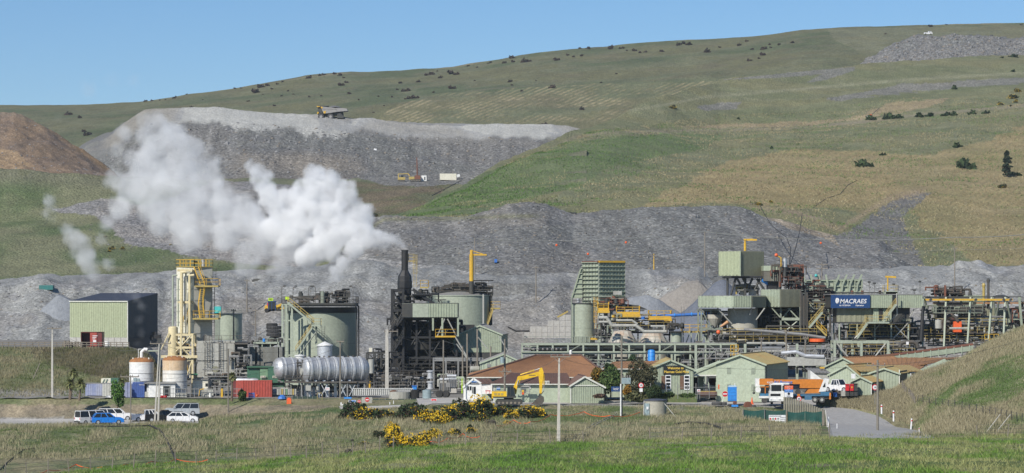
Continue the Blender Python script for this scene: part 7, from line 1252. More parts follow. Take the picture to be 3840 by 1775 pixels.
solo('white_stay','pale leaning pole at the end of the timber wall','pole',M_conc,TU(q(3104,1622,372),q(3096,1538,374),.07,6))
for i,(px,t,b_,Y) in enumerate(((3107,1564,1604,374),(3139,1589,1620,368),(3288,1508,1532,386),(3306,1518,1550,380),(3351,1540,1578,374),(3416,1570,1608,366),(3447,1604,1625,362),(1462,1508,1528,408),(1600,1508,1530,408),(1476-0,1503,1518,409),(1710,1505,1520,409))):
    lab=['thick white marker post by the timber wall','thin white marker post below the screen fence','leaning white marker post behind the grey pole','upper red-topped marker post on the road bend','middle red-topped marker post on the road bend','leaning red-topped marker post at the low road edge','small marker post at the pasture edge','white edge post below the screened yard','white edge post left of the red notice','second edge post below the screened yard','white edge post on the grassy knoll'][i]
    T=thing('marker_post',lab,'marker post',base(px,Y,zr(b_,Y)),'white road marker posts'); w=(t*0+(3 if i in (0,3,4,5) else 1.6))*Y/F; x=xr(px,Y); dx=.12 if i in (2,5) else 0
    part(T,'shaft',M_swhite,TU((x,Y,zr(b_,Y)-.1),(x+dx,Y,zr(t,Y)),w,8)); part(T,'red_band',M_sred,TU((x+dx*.8,Y,zr(t+(b_-t)*.28,Y)),(x+dx,Y,zr(t+(b_-t)*.14,Y)),w*1.08,8)) if 2 <= i <= 6 else None
# toilet, tyres, cone
T=thing('portable_toilet','bright blue portable toilet against the largest shed','toilet',base(2746,402)); Y=400; z0,zt=zr(1506,Y),zr(1452,Y); x0,x1=xr(2731,Y),xr(2763,Y)
part(T,'cabin',M_bblue,B(x0,x1,Y,Y+1.2,z0+.05,zt)); part(T,'roof',mat('pale_blue',(.45,.60,.72),.4),PR([(x0-.04,Y-.05),(x1+.04,Y-.05),(x1+.04,Y+1.25),(x0-.04,Y+1.25)],zt,zt+.08),B(x0+.1,x1-.1,Y+.1,Y+1.1,zt+.08,zt+.2)); part(T,'door',M_bblue,B(x0+.12,x1-.12,Y-.04,Y,z0+.12,zt-.1)); part(T,'door_rib',M_pblue,*[B(x0+.12,x1-.12,Y-.055,Y-.04,z0+.3+k*.5,z0+.34+k*.5) for k in range(4)]); part(T,'vent_pipe',M_white,TU((x1-.2,Y+1,zt),(x1-.2,Y+1,zt+.5),.05,6)); part(T,'skid',M_soot,B(x0,x1,Y,Y+1.2,z0-.03,z0+.05))
T=thing('traffic_cone','orange traffic cone in front of the crane truck','cone',base(2820,399)); s=399/F; part(T,'cone',M_sorange,CY(2820,1490,1514,5,399,14,1)); part(T,'foot',M_sorange,PB(2813,2827,1514,1517,398.8,.5))
for i,(px,py,r,m,lab,up) in enumerate(((2690,1514,22,M_tyreg,'big grey tyre lying flat under the stop paddle',0),(2712,1514,14,M_tyreg,'second grey tyre lying beside the stop paddle',0),(2754,1511,7,M_rustst,'small rusty ring standing on the blue ramp',1),(2802,1522,16,M_rustst,'large rusty tyre rim standing above the shade cloth',1),(2826,1528,9,M_tyreg,'small dark tyre standing beside the rusty rim',1),(2738,1522,10,M_rubber,'dark tyre flat beside the blue ramp',0),(2984,1614,13,M_rustst,'rusty ring half buried under the screen fence',1))):
    Y=399 if py < 1600 else 372; s=Y/F; rr=r*s
    prof=[(rr*.45,0),(rr*.9,0),(rr,.1),(rr,.35),(rr*.9,.45),(rr*.45,.45)]
    T=thing('old_tyre',lab,'tyre',base(px,Y,zr(py+(0 if not up else r),Y)),'discarded tyres'); part(T,'tyre',m,LX(q(px,py,Y),(.25,-1,0) if up else (0,0,1),prof,20) if up else LA(xr(px,Y),Y,[(rr*.45,zr(py+5,Y)),(rr*.95,zr(py+5,Y)),(rr,zr(py,Y)),(rr*.95,zr(py-5,Y)),(rr*.45,zr(py-5,Y))],20)); part(T,'inner_hole',M_dark,LX(q(px,py,Y),(.25,-1,0),[(rr*.44,.1),(rr*.44,.2)],16) if up else LA(xr(px,Y),Y,[(rr*.44,zr(py+4,Y)),(rr*.44,zr(py-2,Y))],16))
solo('blue_ramp','small bright blue ramp board among the tyres','ramp',M_bblue,PB(2744,2768,1519,1526,398,.6)); solo('concrete_slab','grey slab at the left foot of the shade-cloth fence','slab',M_conc,EX([(xr(2753,378),zr(1586,378)),(xr(2786,378),zr(1574,378)),(xr(2788,378),zr(1590,378)),(xr(2760,378),zr(1592,378))],377,379)); solo('leaning_stick','left pale pole leaning in the right-hand grass','pole',M_conc,TU(LAY['grassy_slope'].hit(3700,1620),Vector(LAY['grassy_slope'].hit(3700,1620))+Vector((1.7,0,2.2)),.05,5)); solo('leaning_stick','right pale pole leaning in the right-hand grass','pole',M_conc,TU(LAY['grassy_slope'].hit(3738,1618),Vector(LAY['grassy_slope'].hit(3738,1618))+Vector((1.7,0,2.1)),.05,5)); solo('leaning_stick','pale stick on the brown bank left','pole',M_timber,TU(q(125,1420,440),q(150,1362,441),.07,5))
T=thing('yard_gate','grey steel gate stack with warning sign before the office wing','gate',base(1978,404)); [part(T,'rail',M_steel,PB(1952,1988,1450+6*k,1452+6*k,404,.06)) for k in range(5)]; part(T,'upright',M_steel,PB(1952,1954,1446,1480,404,.06),PB(1986,1988,1446,1480,404,.06)); part(T,'warning_sign',M_yel,PB(1957,1965,1463,1471,403.9,.03)); part(T,'warning_sign',M_sorange,PB(1957,1965,1472,1480,403.9,.03)); part(T,'grey_lid',M_greypan,PB(1956,1988,1447,1454,404.1,.5))
T=thing('wire_gate','chain-link gate posts in front of the visitor building','fence',base(2550,402)); [part(T,'post',M_steel,TU(q(a,1496,402),q(a,1438,402),.05,6)) for a in (2440,2500,2542,2578,2610,2660)]; part(T,'rail',M_steel,PB(2542,2690,1452,1453.5,402,.04),PB(2542,2690,1478,1479.5,402,.04))
solo('red_car_part','red barrow handle by the reception wall','barrow',M_sred,PB(1820,1840,1465,1468,408,.5),PB(1822,1824,1465,1477,408,.1),PB(1836,1838,1465,1477,408,.1)); solo('hivis_post','lime green marker strip on the corner of the reception','post',M_hivis,PB(1731,1734,1420,1476,408,.1))

# ================================================================ roads and loose rock
def drape(name,left,right,m,lay='grass_bank',n=60,k=10,lift=.06):
    V=[]
    for i in range(n+1):
        t=i/n; a=[np.interp(t,np.linspace(0,1,len(left)),[p[j] for p in left]) for j in (0,1)]; b=[np.interp(t,np.linspace(0,1,len(right)),[p[j] for p in right]) for j in (0,1)]
        for j in range(k+1): f_=j/k; x,y,z=LAY[lay].hit(a[0]+(b[0]-a[0])*f_,a[1]+(b[1]-a[1])*f_); V.append((x,y,z+lift))
    me=bpy.data.meshes.new(name); me.from_pydata(V,[],[(i*(k+1)+j,i*(k+1)+j+1,(i+1)*(k+1)+j+1,(i+1)*(k+1)+j) for i in range(n) for j in range(k)])
    me.polygons.foreach_set('use_smooth',[True]*len(me.polygons)); me.materials.append(m); o=bpy.data.objects.new(name,me); COL.objects.link(o); o['kind']='structure'
M_road=mat('pale_gravel_road',(.46,.44,.41),.9,dirt=.45,dirtc=(.26,.245,.22),scale=.35); M_seal=mat('chip_seal_road',(.35,.345,.335),.9,dirt=.5,dirtc=(.24,.235,.225),scale=.9)
drape('access_road',[(1560,1494),(1800,1492),(2300,1489),(2800,1489),(3120,1489),(3200,1500)],[(1570,1515),(1800,1515),(2300,1517),(2800,1520),(3085,1526),(3150,1530)],M_road,n=120)
drape('curving_road',[(3085,1512),(3090,1540),(3100,1570),(3104,1600),(3108,1630),(3112,1668)],[(3190,1512),(3215,1535),(3300,1556),(3395,1594),(3468,1626),(3560,1668)],M_seal,n=40,k=16)
drape('front_track',[(1270,1526),(1420,1524),(1560,1518),(1640,1500)],[(1280,1536),(1420,1534),(1580,1526),(1660,1506)],M_road,n=50,k=4)
drape('parking_strip',[(-300,1575),(200,1573),(500,1571),(745,1573)],[(-300,1594),(200,1594),(500,1592),(745,1590)],M_road,n=60,k=6)
def rock_mesh(seed,col):
    g=np.random.default_rng(seed); v,f=BALL((0,0,0),1,6,4); v=np.array(v)*g.uniform(.6,1.15,(len(v),1))*cr([1,.8,.62]); me=bpy.data.meshes.new('rock'); me.from_pydata(v.tolist(),[],f); me.materials.append(col); return me
M_rk=[mat('pale_boulder',(.25,.25,.25),.9,scale=2),mat('dark_boulder',(.14,.14,.145),.9,scale=2),mat('tan_boulder',(.23,.20,.165),.9,scale=2)]
def rocks(lay,n,px0,px1,r0,r1,seed,s0,s1,keep=None,name='scattered_rocks'):
    p,px,py,g=scatter(lay,n,px0,px1,r0,r1,seed,keep); n=len(p); bv,bf=BALL((0,0,0),1,5,3); bv=np.array(bv); s=s0+(s1-s0)*g.uniform(0,1,n) ** 4
    V=bv[None]*g.uniform(.55,1.2,(n,len(bv),1))*cr([1,.8,.6])*s[:,None,None]+p[:,None,:]; a=np.array([list(f)+[f[0]]*(4-len(f)) for f in bf if len(f) == 3],dtype=np.int32)
    F4=[tuple(i+k*len(bv) for i in f) for k in range(n) for f in bf]; me=bpy.data.meshes.new(name); me.from_pydata(V.reshape(-1,3).tolist(),[],F4)
    for m in M_rk: me.materials.append(m)
    me.polygons.foreach_set('material_index',np.repeat(g.choice([0,0,1,1,2],n),len(bf)).astype(np.int32)); o=bpy.data.objects.new(name,me); COL.objects.link(o); o['kind']='stuff'
rocks('waste_rock_dump',3500,330,2150,20,118,301,.2,1.0,lambda X,Y,px,py: py > spec(DUMP,px)+45); rocks('grey_rubble_slope',7000,1250,3600,30,152,302,.12,.6); rocks('quarry_bench',6000,-300,4200,6,118,303,.08,.42)
rocks('rock_tip',3500,3240,4000,4,54,304,.4,1.3); rocks('green_valley_side',1800,300,1450,30,150,305,.1,.5,lambda X,Y,px,py: (py > 760) & (py < 990)); rocks('brown_spoil_mound',1500,-300,440,6,88,306,.12,.5)
for i,(px,py,s_) in enumerate(((2600,812,1.3),(2612,815,1.0),(2590,818,.8),(3340,868,.9),(3262,875,1.0),(850,540,1.6),(1380,525,1.2))):
    L='grey_rubble_slope' if py > 700 else 'waste_rock_dump'; o=ob('boulder',rock_mesh(i,M_rk[0]),LAY[L].hit(px,py),s=s_); o['label']='pale boulder '+['largest of the three on the rubble crest','right of the largest crest boulder','left of the largest crest boulder','right one near the brown gully','left one near the brown gully','on the dump face left of the truck','on the dump face right of the truck'][i]; o['category']='boulder'; o['group']='pale boulders on the rubble slopes'
def heap(lab,pts,Y,d,m,seed):                        # straight-sided gravel heap: ridge line given in the photo, slopes falling to both sides
    n=26; V=[]; top=[(x,spec(pts,np.array([x]))[0]) for x in np.linspace(pts[0][0],pts[-1][0],n)]
    for j in range(11):
        t=j/10; k=1-abs(t-.45)/(.45 if t < .45 else .55)
        for x,y in top:
            X=xr(x,Y); zt_=zr(y,Y); zb_=zr(1320,Y); nz=float(fbm(np.array([X/2.]),np.array([t*6.]),seed)[0])*.5; V.append((X+nz*.4,Y+(t-.45)*d,zb_+(zt_-zb_)*k+nz*k))
    o=solo('gravel_heap',lab,'gravel heap',m,(V,[(j*n+i,j*n+i+1,(j+1)*n+i+1,(j+1)*n+i) for j in range(10) for i in range(n-1)]),smooth=True,group='gravel heaps behind the plant'); a=o.data.color_attributes.new('Col','FLOAT_COLOR','POINT'); c={0: (.155,.17,.20),1: (.27,.25,.225),2: (.25,.265,.285)}[seed % 3]; a.data.foreach_set('color',np.tile(np.array([*c,1],np.float32),len(o.data.vertices)))
heap('dark blue-grey gravel heap left of the clad tower',[(2520,1190),(2600,1120),(2690,1030),(2720,1022),(2790,1090),(2860,1180)],540,34,m_rock2,300); heap('tan gravel heap on the bench left of the dark heap',[(2440,1130),(2500,1080),(2580,1030),(2620,1028),(2680,1080),(2760,1180)],562,20,m_rock2,301); heap('pale slumped gravel heap right of the ore bin',[(2330,1130),(2360,1090),(2430,1085),(2480,1110),(2560,1170),(2600,1200)],556,24,m_rock2,302); heap('pale blue heap under the clad tower legs',[(2640,1200),(2700,1130),(2780,1070),(2820,1060),(2900,1120),(2960,1200)],534,22,m_rock2,302)
heap('dark gravel heap left of the green shed',[(120,1180),(180,1120),(215,1082),(235,1085),(280,1120),(330,1180)],590,16,m_rock2,302)
solo('scrap_skip','dark teal skip on the bench above the green shed','skip',mat('dark_teal',(.03,.17,.16),.6),MV(B(-1.5,1.5,-1,1,-.2,.8),*LAY['quarry_bench'].hit(175,1084))); solo('tyre_bund','long dark tyre bund on the crest above the grey plant building','bund',M_soot,LX(LAY['quarry_bench'].hit(945,1056),(1,0,.02),[(.3,0),(.6,.4),(.6,3),(.3,3.4)],10))

# ================================================================ shrubs and trees
dk=[(.06,.038,.03),(.075,.05,.038),(.045,.038,.028)]; gr_=[(.035,.06,.025),(.05,.075,.03),(.025,.04,.02)]; blk=[(.022,.035,.022),(.035,.05,.03)]
SHR=[leaf_mesh('shrub_leaves',1,.9,.8,110,.26,dk if i < 3 else gr_,20+i,5) for i in range(5)]
def shrub(lay,px,py,w,lab,grp,kind=0,rx=1.0,frm=0):
    loc=LAY[lay].hit(px,py,frm); s=w*loc[1]/F/1.45; o=ob('shrub',SHR[kind],(loc[0],loc[1],loc[2]-.1*s),rz=random.random()*6,s=(s*rx*1.05,s,s*random.uniform(.8,1.1))); o['label']=lab; o['category']='shrub'; o['group']=grp; return o
far=[(62,391,10),(240,391,9),(20,390,8),(570,376,12),(600,374,8),(620,372,9),(700,352,8),(860,332,14),(880,330,10),(905,329,9),(1003,320,18),(1040,314,12),(1060,305,10),(1160,291,22),(1200,282,16),(1215,279,14),(1255,276,16),(1274,281,22),(1290,290,10),(980,326,24),(1020,332,12),(1080,340,12),(1100,352,10),(960,345,26),(1280,318,24),(1300,308,16),(985,352,8),(1055,358,8),(1160,362,10),(1205,358,10),(1310,350,14),(1345,373,12),(1420,360,10),(1470,362,11),(1500,310,16),(1520,370,12),(1540,368,30),(1560,366,18),(1520,340,28),(1490,335,12),(1570,305,16),(1600,280,20),(1620,277,20),(1650,290,18),(1690,275,26),(1710,278,20),(1625,345,12),(1697,330,26),(1755,246,13),(1790,250,8),(1830,236,8),(1840,232,10),(1890,235,14),(1920,216,20),(1925,230,16),(1965,231,30),(1985,228,18),(2045,190,16),(2090,224,22),(1912,305,15),(1920,318,10),(1955,340,14),(2070,328,24),(2130,205,12),(2150,212,14),(2175,180,12),(2180,408,22),(2205,180,18),(2290,182,16),(2350,188,10),(2180,208,14),(2290,178,22),(2330,180,18),(2380,189,20),(2400,196,16),(2420,194,14),(2482,192,16),(2545,168,22),(2562,162,20),(2585,166,24),(2650,194,30),(2700,176,10),(2770,168,20),(2800,153,14),(2820,183,14),(2863,183,20),(2886,166,14),(2890,177,10),(2921,166,12),(2973,158,14),(2810,226,20),(2846,218,12),(2862,205,22),(255,428,30),(300,440,18),(316,492,16),(326,505,30),(545,378,12),(655,366,16),(720,402,16),(820,400,8),(1030,395,10),(760,372,8),(1640,265,8),(3104,100,22),(3123,100,22),(3490,98,18),(3550,91,8),(3830,92,10),(3320,126,8),(3560,130,7),(2310,275,12),(2255,308,10),(2010,300,8),(1780,300,8),(1400,420,8),(1440,395,8),(1460,470,9),(2040,465,20),(780,402,8),(930,378,10)]
for i,(px,py,w) in enumerate(far):
    up=py-spec(SKYLINE,np.array([px]))[0]; near=min((abs(px-a)+abs(py-b_),-c_) for k,(a,b_,c_) in enumerate(far) if k != i)[0]
    wh='silhouetted on the skyline' if up < 6 else 'just below the skyline' if up < 40 else 'in the middle of the far hill' if up < 110 else 'low on the far hill'
    zone='far left' if px < 500 else 'left of the haul truck' if px < 1180 else 'above the haul truck' if px < 1420 else 'right of the haul truck' if px < 1700 else 'above the straw field' if px < 2150 else 'right of the straw field' if px < 2600 else 'near the rock tip'
    shrub('far_hills',px,py+3,w,('tiny' if w < 10 else 'small' if w < 15 else 'medium' if w < 22 else 'large')+(' lone' if near > 45 else ' grouped')+' shrub '+wh+' '+zone,'brown shrubs on the far hillside',random.randrange(3),1.1)
for px,py,w,k,lab in ((3246,625,62,3,'largest round dark bush on the brown hillside'),(3310,583,26,3,'small dark bush right of the largest round one'),(3632,630,78,3,'wide slanting dark bush on the brown hillside'),(3587,552,38,3,'grey-green bush above the wide slanting one'),(3820,660,26,4,'small dark bush beside the dark pine'),(3796,215,32,3,'dark bush at the edge of the rock tip'),(3755,218,14,3,'tiny bush left of the rock tip edge bush'),(3800,270,20,4,'dark bush on the upper right slope'),(3577,335,26,4,'bush on the upper bench'),(2892,558,16,4,'lone small bush on the mid hillside'),(2770,448,14,4,'tiny bush above the bench track'),(2072,720,10,4,'small bush low on the green slope')): shrub('green_hillside',px,py,w,lab,'dark bushes on the hillside',k,1.1)
for px,w in ((3270,36),(3340,46),(3378,34),(3440,40),(3480,34),(3550,38),(3582,32),(3652,40),(3700,34),(3325,28)): shrub('green_hillside',px,448-(px-3270)*.05,w,'%s dark rounded bush of the bench row, %s' % ('narrow' if w < 35 else 'mid-sized' if w < 40 else 'wide','beside the slanting rack' if px < 3350 else 'in the left half' if px < 3500 else 'in the right half'),'row of bushes on the bench track',3,1.1)
YEL=[(.78,.50,.02),(.66,.42,.02),(.50,.38,.04)]
GB=[leaf_mesh('gorse_leaves',1,.8,.8,1200,.085,gr_+dk[:1],40+i,7) for i in range(3)]; GF=[leaf_mesh('gorse_flowers',1.03,.84,.84,420,.05,YEL,50+i,7,.8) for i in range(3)]; GH=[leaf_mesh('gorse_flowers',1.05,.86,.88,850,.055,YEL,60+i,7,.7) for i in range(2)]
def gorse(px,py,w,lab,fl,lay='grass_bank',h=1.0,grp='gorse bushes on the front bank'):
    x,y,z=LAY[lay].hit(px,py); s=w*y/F/1.25; T=thing('gorse_bush',lab,'gorse bush',(x,y,z-.1),grp,random.random()*6); T.scale=(s,s,s*.85*h); ob('foliage',random.choice(GB),(0,0,0),T)
    if fl: ob('flowers',random.choice(GH if fl > 1 else GF),(0,0,0),T)
for px,py,w,f_,h in ((1320,1565,90,0,1.2),(1370,1570,90,1,.9),(1290,1568,60,0,.8),(1440,1565,80,1,.8),(1345,1550,60,0,1.3),(1510,1570,60,0,1.1),(1540,1566,90,1,1.1),(1590,1575,90,1,1.1),(1560,1550,60,0,1.2),(1630,1585,90,2,.8),(1680,1575,90,1,1.1),(1740,1562,100,1,1.2),(1790,1560,110,2,1.1),(1800,1580,60,1,1.2),(1860,1555,90,0,.8),(1880,1545,60,1,.7),(1920,1568,60,2,.8),(1990,1562,110,2,.6),(1470,1625,44,2,1.6),(1480,1660,70,2,1.4),(1500,1680,80,2,1.0),(1540,1690,90,2,.9),(1570,1680,90,2,1.0),(1595,1690,60,2,.8),(1615,1650,70,2,1.0),(1640,1590,60,2,.7),(1700,1636,50,1,1.1),(1765,1625,44,1,1.3),(1460,1668,50,0,1.3),(1425,1640,44,0,1.2),(1367,1670,38,1,.8),(1905,1590,30,2,.8)):
    gorse(px,py,w,('small ' if w < 55 else 'medium ' if w < 85 else 'broad ')+['dark green gorse bush without flowers','dark gorse bush sprinkled with yellow flowers','gorse bush covered in yellow flowers'][f_]+(' in the upper row, ' if py < 1600 else ' in the lower cluster, ')+('left end' if px < 1480 else 'left of middle' if px < 1620 else 'right of middle' if px < 1800 else 'below the excavator'),f_,h=h)
for px,py,w in ((2524,408,26),(3750,395,24),(3800,370,30),(3815,345,24),(3810,385,22),(3790,400,14),(3760,705,30),(2845,770,22),(2890,760,16)): gorse(px,py,w,'yellow gorse bush %s' % ('alone at the top of the green hill' if px < 2600 else 'on the brown slope crest' if px < 3000 else 'below the dark pine' if py > 600 else 'at the right edge, %s' % ('wide' if w > 23 else 'small')),1,'green_hillside',grp='gorse on the hillside')
for px,py,w in ((1405,812,26),(395,890,12),(410,945,16),(460,935,20),(640,920,12),(735,985,14),(420,935,22)): gorse(px,py,w,'%s yellow gorse bush %s' % ('tiny' if w < 15 else 'small','beside the steam plume' if px > 1000 else 'below the grey rubble' if py > 930 else 'at the grey rubble edge'),1,'green_valley_side',grp='gorse on the valley side')
for px,py,w,lab in ((1308,1712,74,'grey twiggy bush at the edge of the near pasture'),(1850,1596,74,'grey leafless bush below the gorse'),(1320,1655,30,'small grey bush left of the gorse')):
    x,y,z=LAY['grass_bank'].hit(px,py); s=w*y/F/2; o=ob('twiggy_bush',leaf_mesh('twig_leaves',1,.8,.75,900,.08,[(.12,.105,.09),(.08,.07,.06),(.16,.15,.12)],px,6),(x,y,z-.1),s=s); o['label']=lab; o['category']='bush'
def tree(px,py,Y,w,h,cols,lab,n=1600,leaf=.10,cat='tree',name='tree',tr=.12,z=None):
    b_=P(px,py,Y); s=Y/F; W,H=w*s/2,h*s; T=thing(name,lab,cat,b_); part(T,'trunk',M_bark,TU(b_,(b_[0]+.1,b_[1],b_[2]+H*.5),tr,7,tr*.5),*[TU((b_[0]+.05,b_[1],b_[2]+H*.3),(b_[0]+W*.5*math.cos(a),b_[1]+W*.4*math.sin(a),b_[2]+H*.7),tr*.45,5,tr*.15) for a in (.3,1.8,3.3,4.8)])
    ob('crown',leaf_mesh('crown',W,W*.85,H*.52,n,leaf,cols,int(px),9,upright=True,lift=H*.42),(0,0,0),T); return T
tree(440,1532,407,70,115,[(.09,.19,.035),(.06,.14,.03),(.12,.22,.05)],'bright green leafy tree in front of the containers',1500,.17); tree(908,1506,420,50,52,[(.09,.13,.04),(.05,.09,.03)],'round green bush in front of the red container',1500,.15); tree(2410,1490,405,130,150,[(.085,.085,.045),(.055,.06,.035),(.12,.11,.06)],'large olive-brown domed shrub left of the visitor building',5200,.17); tree(2290,1490,405,110,125,[(.07,.12,.035),(.05,.09,.03),(.11,.15,.05)],'green shrub right of the brown office gable',4000,.17); tree(2245,1440,411,66,66,[(.30,.18,.03),(.20,.13,.03),(.10,.09,.03)],'orange-leaved shrub behind the green gable',2200,.15); tree(2365,1385,445,50,60,[(.03,.06,.025),(.045,.075,.03)],'dark conifer-like bush behind the visitor wing',1600,.16)
tree(2285,1410,407,44,55,[(.035,.06,.025),(.05,.08,.03)],'dark slim shrub rising between the two roofs',1400,.16); tree(2350,1490,402,40,50,[(.30,.16,.02),(.22,.13,.03)],'small orange shrub beside the site sign',1000,.15); tree(2450,1498,400,90,60,[(.03,.05,.02),(.05,.075,.03)],'low dark green bush before the visitor building',2200,.15)
for i,(px,py,w,lab) in enumerate(((2390,1502,130,'olive ground-hugging shrub under the speed sign'),(2240,1492,60,'heap of dry brown branches by the site sign'),(2580,1490,60,'green grassy clump in front of the visitor building'),(2500,1490,70,'dark green clump beside the chain-link gate'))): s=w*402/F/2; o=ob('low_shrub',leaf_mesh('low_leaves',1.2,.8,.5,1300,.11,[[(.13,.13,.06),(.09,.10,.045)],[(.14,.09,.06),(.09,.06,.05)],[(.07,.12,.035),(.1,.14,.05)],[(.03,.055,.02),(.06,.09,.03)]][i],80+i,6),P(px,py,402),s=s); o['label']=lab; o['category']='shrub'
T=thing('pine_tree','dark cone-shaped pine alone on the brown hillside','tree',LAY['green_hillside'].hit(3779,665)); x,y,z=T.location; part(T,'trunk',M_bark,TU((x,y,z-1),(x,y,z+8),.3,6,.1))
for k in range(6): ob('crown',leaf_mesh('pine_tier',(3.0-k*.42),(3.0-k*.42),1.5,170,.5,blk,90+k,6,upright=True),(.15*(-1) ** k,0,.9+k*1.35),T)
def cabbage(px,py,top,Y,heads,lab):
    s=Y/F; b_=P(px,py,Y); T=thing('cabbage_tree',lab,'tree',b_)
    for hx,hy,w in heads:
        c=P(hx,hy,Y); part(T,'trunk',M_bark,TU(b_,(b_[0]*.4+c[0]*.6,Y,b_[2]+(c[2]-b_[2])*.5),.2,7,.15),TU((b_[0]*.4+c[0]*.6,Y,b_[2]+(c[2]-b_[2])*.5),c,.15,6,.1)); g=random.Random(int(hx)); V=[]; Fc=[]
        for k in range(170):
            a,e=g.uniform(0,6.28),g.uniform(-.9,1.4); L_=w*s/1.75*g.uniform(.8,1.15); d=Vector((math.cos(a)*math.cos(e),math.sin(a)*math.cos(e),math.sin(e))); u=d.cross(Vector((0,0,1))).normalized()*.10; p=Vector(c); n=len(V); V += [tuple(p-u),tuple(p+u),tuple(p+d*L_*.6+u*1.3),tuple(p+d*L_*.6-u*1.3),tuple(p+d*L_+Vector((0,0,-.25*L_)))]; Fc += [(n,n+1,n+2,n+3),(n+3,n+2,n+4)]
        part(T,'crown',mat('sword_leaves',(.19,.21,.08),.6,dirt=.5,dirtc=(.22,.17,.07),scale=3),(V,Fc))
cabbage(262,1500,0,415,((262,1440,44),(276,1398,40)),'left cabbage tree with two spiky heads on the bank'); cabbage(297,1503,0,414,((303,1438,46),),'right cabbage tree with one spiky head on the bank'); cabbage(869,1505,0,419,((871,1412,38),),'cabbage tree beside the red container'); cabbage(452,1470,0,423,((456,1436,34),),'cabbage tree head behind the leafy tree')

# ================================================================ vehicles
def wheel(T,x,y,z,r,w,m=None,rim=None,side=-1,parent=None):
    W=part(T,'wheel',m or M_rubber,LX((x,y,z),(0,side,0),[(r*.9,0),(r,w*.2),(r,w*.8),(r*.9,w)],20),local=True); o=bpy.data.objects.new('rim',mesh('rim',J(LX((x,y,z),(0,side,0),[(r*.58,w*.6),(r*.58,w*1.03),(r*.2,w*1.05)],12)),rim or M_silver)); COL.objects.link(o); o.parent=W
def car(name,label,cat,px,py,Y,rz,m,L,W,H,hood,belt,g0,g1,t0,t1,r=.36,tray=None,base_z=.32,rack=False):
    """front at +x; hood = bonnet height and its length; g0..g1 glasshouse at the belt line, t0..t1 at the roof"""
    T=thing(name,label,cat,P(px,py,Y),'vehicles parked on the strip',rz); h=W/2; bx=L*.5
    prof=[(-bx,base_z),(-bx,belt*.97),(-bx+.08,belt),(g1-bx+.05,belt),(bx-.35,hood),(bx-.03,hood*.82),(bx,base_z)]
    V=[]
    for y,s in ((-h,0),(-h+.06,1),(h-.06,1),(h,0)): V += [(x,y,z if s else z*.985) for x,z in prof]
    n=len(prof); Fc=[(k*n+i,k*n+(i+1) % n,(k+1)*n+(i+1) % n,(k+1)*n+i) for k in range(3) for i in range(n)]+[tuple(range(n)),tuple(range(4*n-1,3*n-1,-1))]
    part(T,'body',m,(V,Fc),local=True)
    if tray: part(T,'tray_bed',M_dark,B(-bx+.12,tray-bx-.1,-h+.12,h-.12,belt-.01,belt+.012),local=True); part(T,'tray_rail',m,B(-bx,tray-bx,-h,-h+.08,belt,belt+.07),B(-bx,tray-bx,h-.08,h,belt,belt+.07),B(-bx,-bx+.08,-h,h,belt,belt+.07),local=True)
    a,b_,c,d=g0-bx,g1-bx,t0-bx,t1-bx; hb,ht=h-.05,h*.82
    part(T,'windows',M_glass,([(a,-hb,belt),(b_,-hb,belt),(b_,hb,belt),(a,hb,belt),(c,-ht,H-.05),(d,-ht,H-.05),(d,ht,H-.05),(c,ht,H-.05)],BF),local=True)
    part(T,'roof',m,B(c-.03,d+.03,-ht-.02,ht+.02,H-.06,H),local=True); pil=[]
    for s in (-1,1):
        for u,v in ((a,c),(b_,d),(a+(b_-a)*.36,c+(d-c)*.36),(a+(b_-a)*.68,c+(d-c)*.66)): pil.append(BAR((u,s*(hb+.005),belt),(v,s*(ht+.005),H-.05),.05,.10))
    part(T,'pillars',m,*pil,local=True)
    for s in (-1,1):
        for x in (-bx+L*.19,bx-L*.17): wheel(T,x,s*(h-.2),r,r,.22,side=s)
        part(T,'headlight',M_silverl,B(bx-.12,bx+.015,s*(h-.3)-.16,s*(h-.3)+.16,hood*.66,hood*.8),local=True); part(T,'tail_light',M_sred,B(-bx-.015,-bx+.1,s*(h-.12)-.07,s*(h-.12)+.07,belt*.68,belt*.95),local=True); part(T,'mirror',m,B(b_-.35,b_-.2,s*(h+.02)-.08,s*(h+.02)+.12,belt,belt+.18),local=True); part(T,'door_seam',M_soot,*[B(x,x+.02,s*h-.008,s*h+.008,base_z+.1,belt) for x in (a+(b_-a)*.36,a+(b_-a)*.68,b_-.15)],local=True)
    part(T,'bumper',M_soot if m is not M_white else m,B(-bx-.06,-bx+.06,-h+.05,h-.05,base_z,base_z+.22),B(bx-.05,bx+.06,-h+.05,h-.05,base_z,base_z+.22),local=True); part(T,'number_plate',M_swhite,B(-bx-.08,-bx-.06,-.25,.25,base_z+.3,base_z+.42),local=True); part(T,'rear_window',M_glass,B(-bx-.012,-bx+.02,-hb+.2,hb-.2,belt+.02,H-.2),local=True) if g0 < .2 else None
    if rack: part(T,'roof_rack',M_soot,*[B(c+.3,d-.3,s*ht*.8-.02,s*ht*.8+.02,H+.04,H+.08) for s in (-1,1)],local=True)
    return T
M_carw=mat('car_white',(.80,.80,.80),.25,dirt=.05); M_carb=mat('car_blue',(.02,.22,.72),.25,dirt=.03); M_cark=mat('car_black',(.015,.016,.018),.2,dirt=.1); M_cars=mat('car_silver',(.55,.58,.60),.3,.3,dirt=.05)
car('parked_van','white minivan seen from behind, leftmost in the parking strip','van',345,1591,405,R(38),M_carw,4.9,1.75,2.0,.98,1.08,.05,4.55,.12,3.9,.33)
car('parked_car','bright blue hatchback SUV parked beside the white minivan','car',403,1592,400.5,R(14),M_carb,4.6,1.85,1.66,1.0,1.05,.15,3.35,.65,2.6,.36,rack=True)
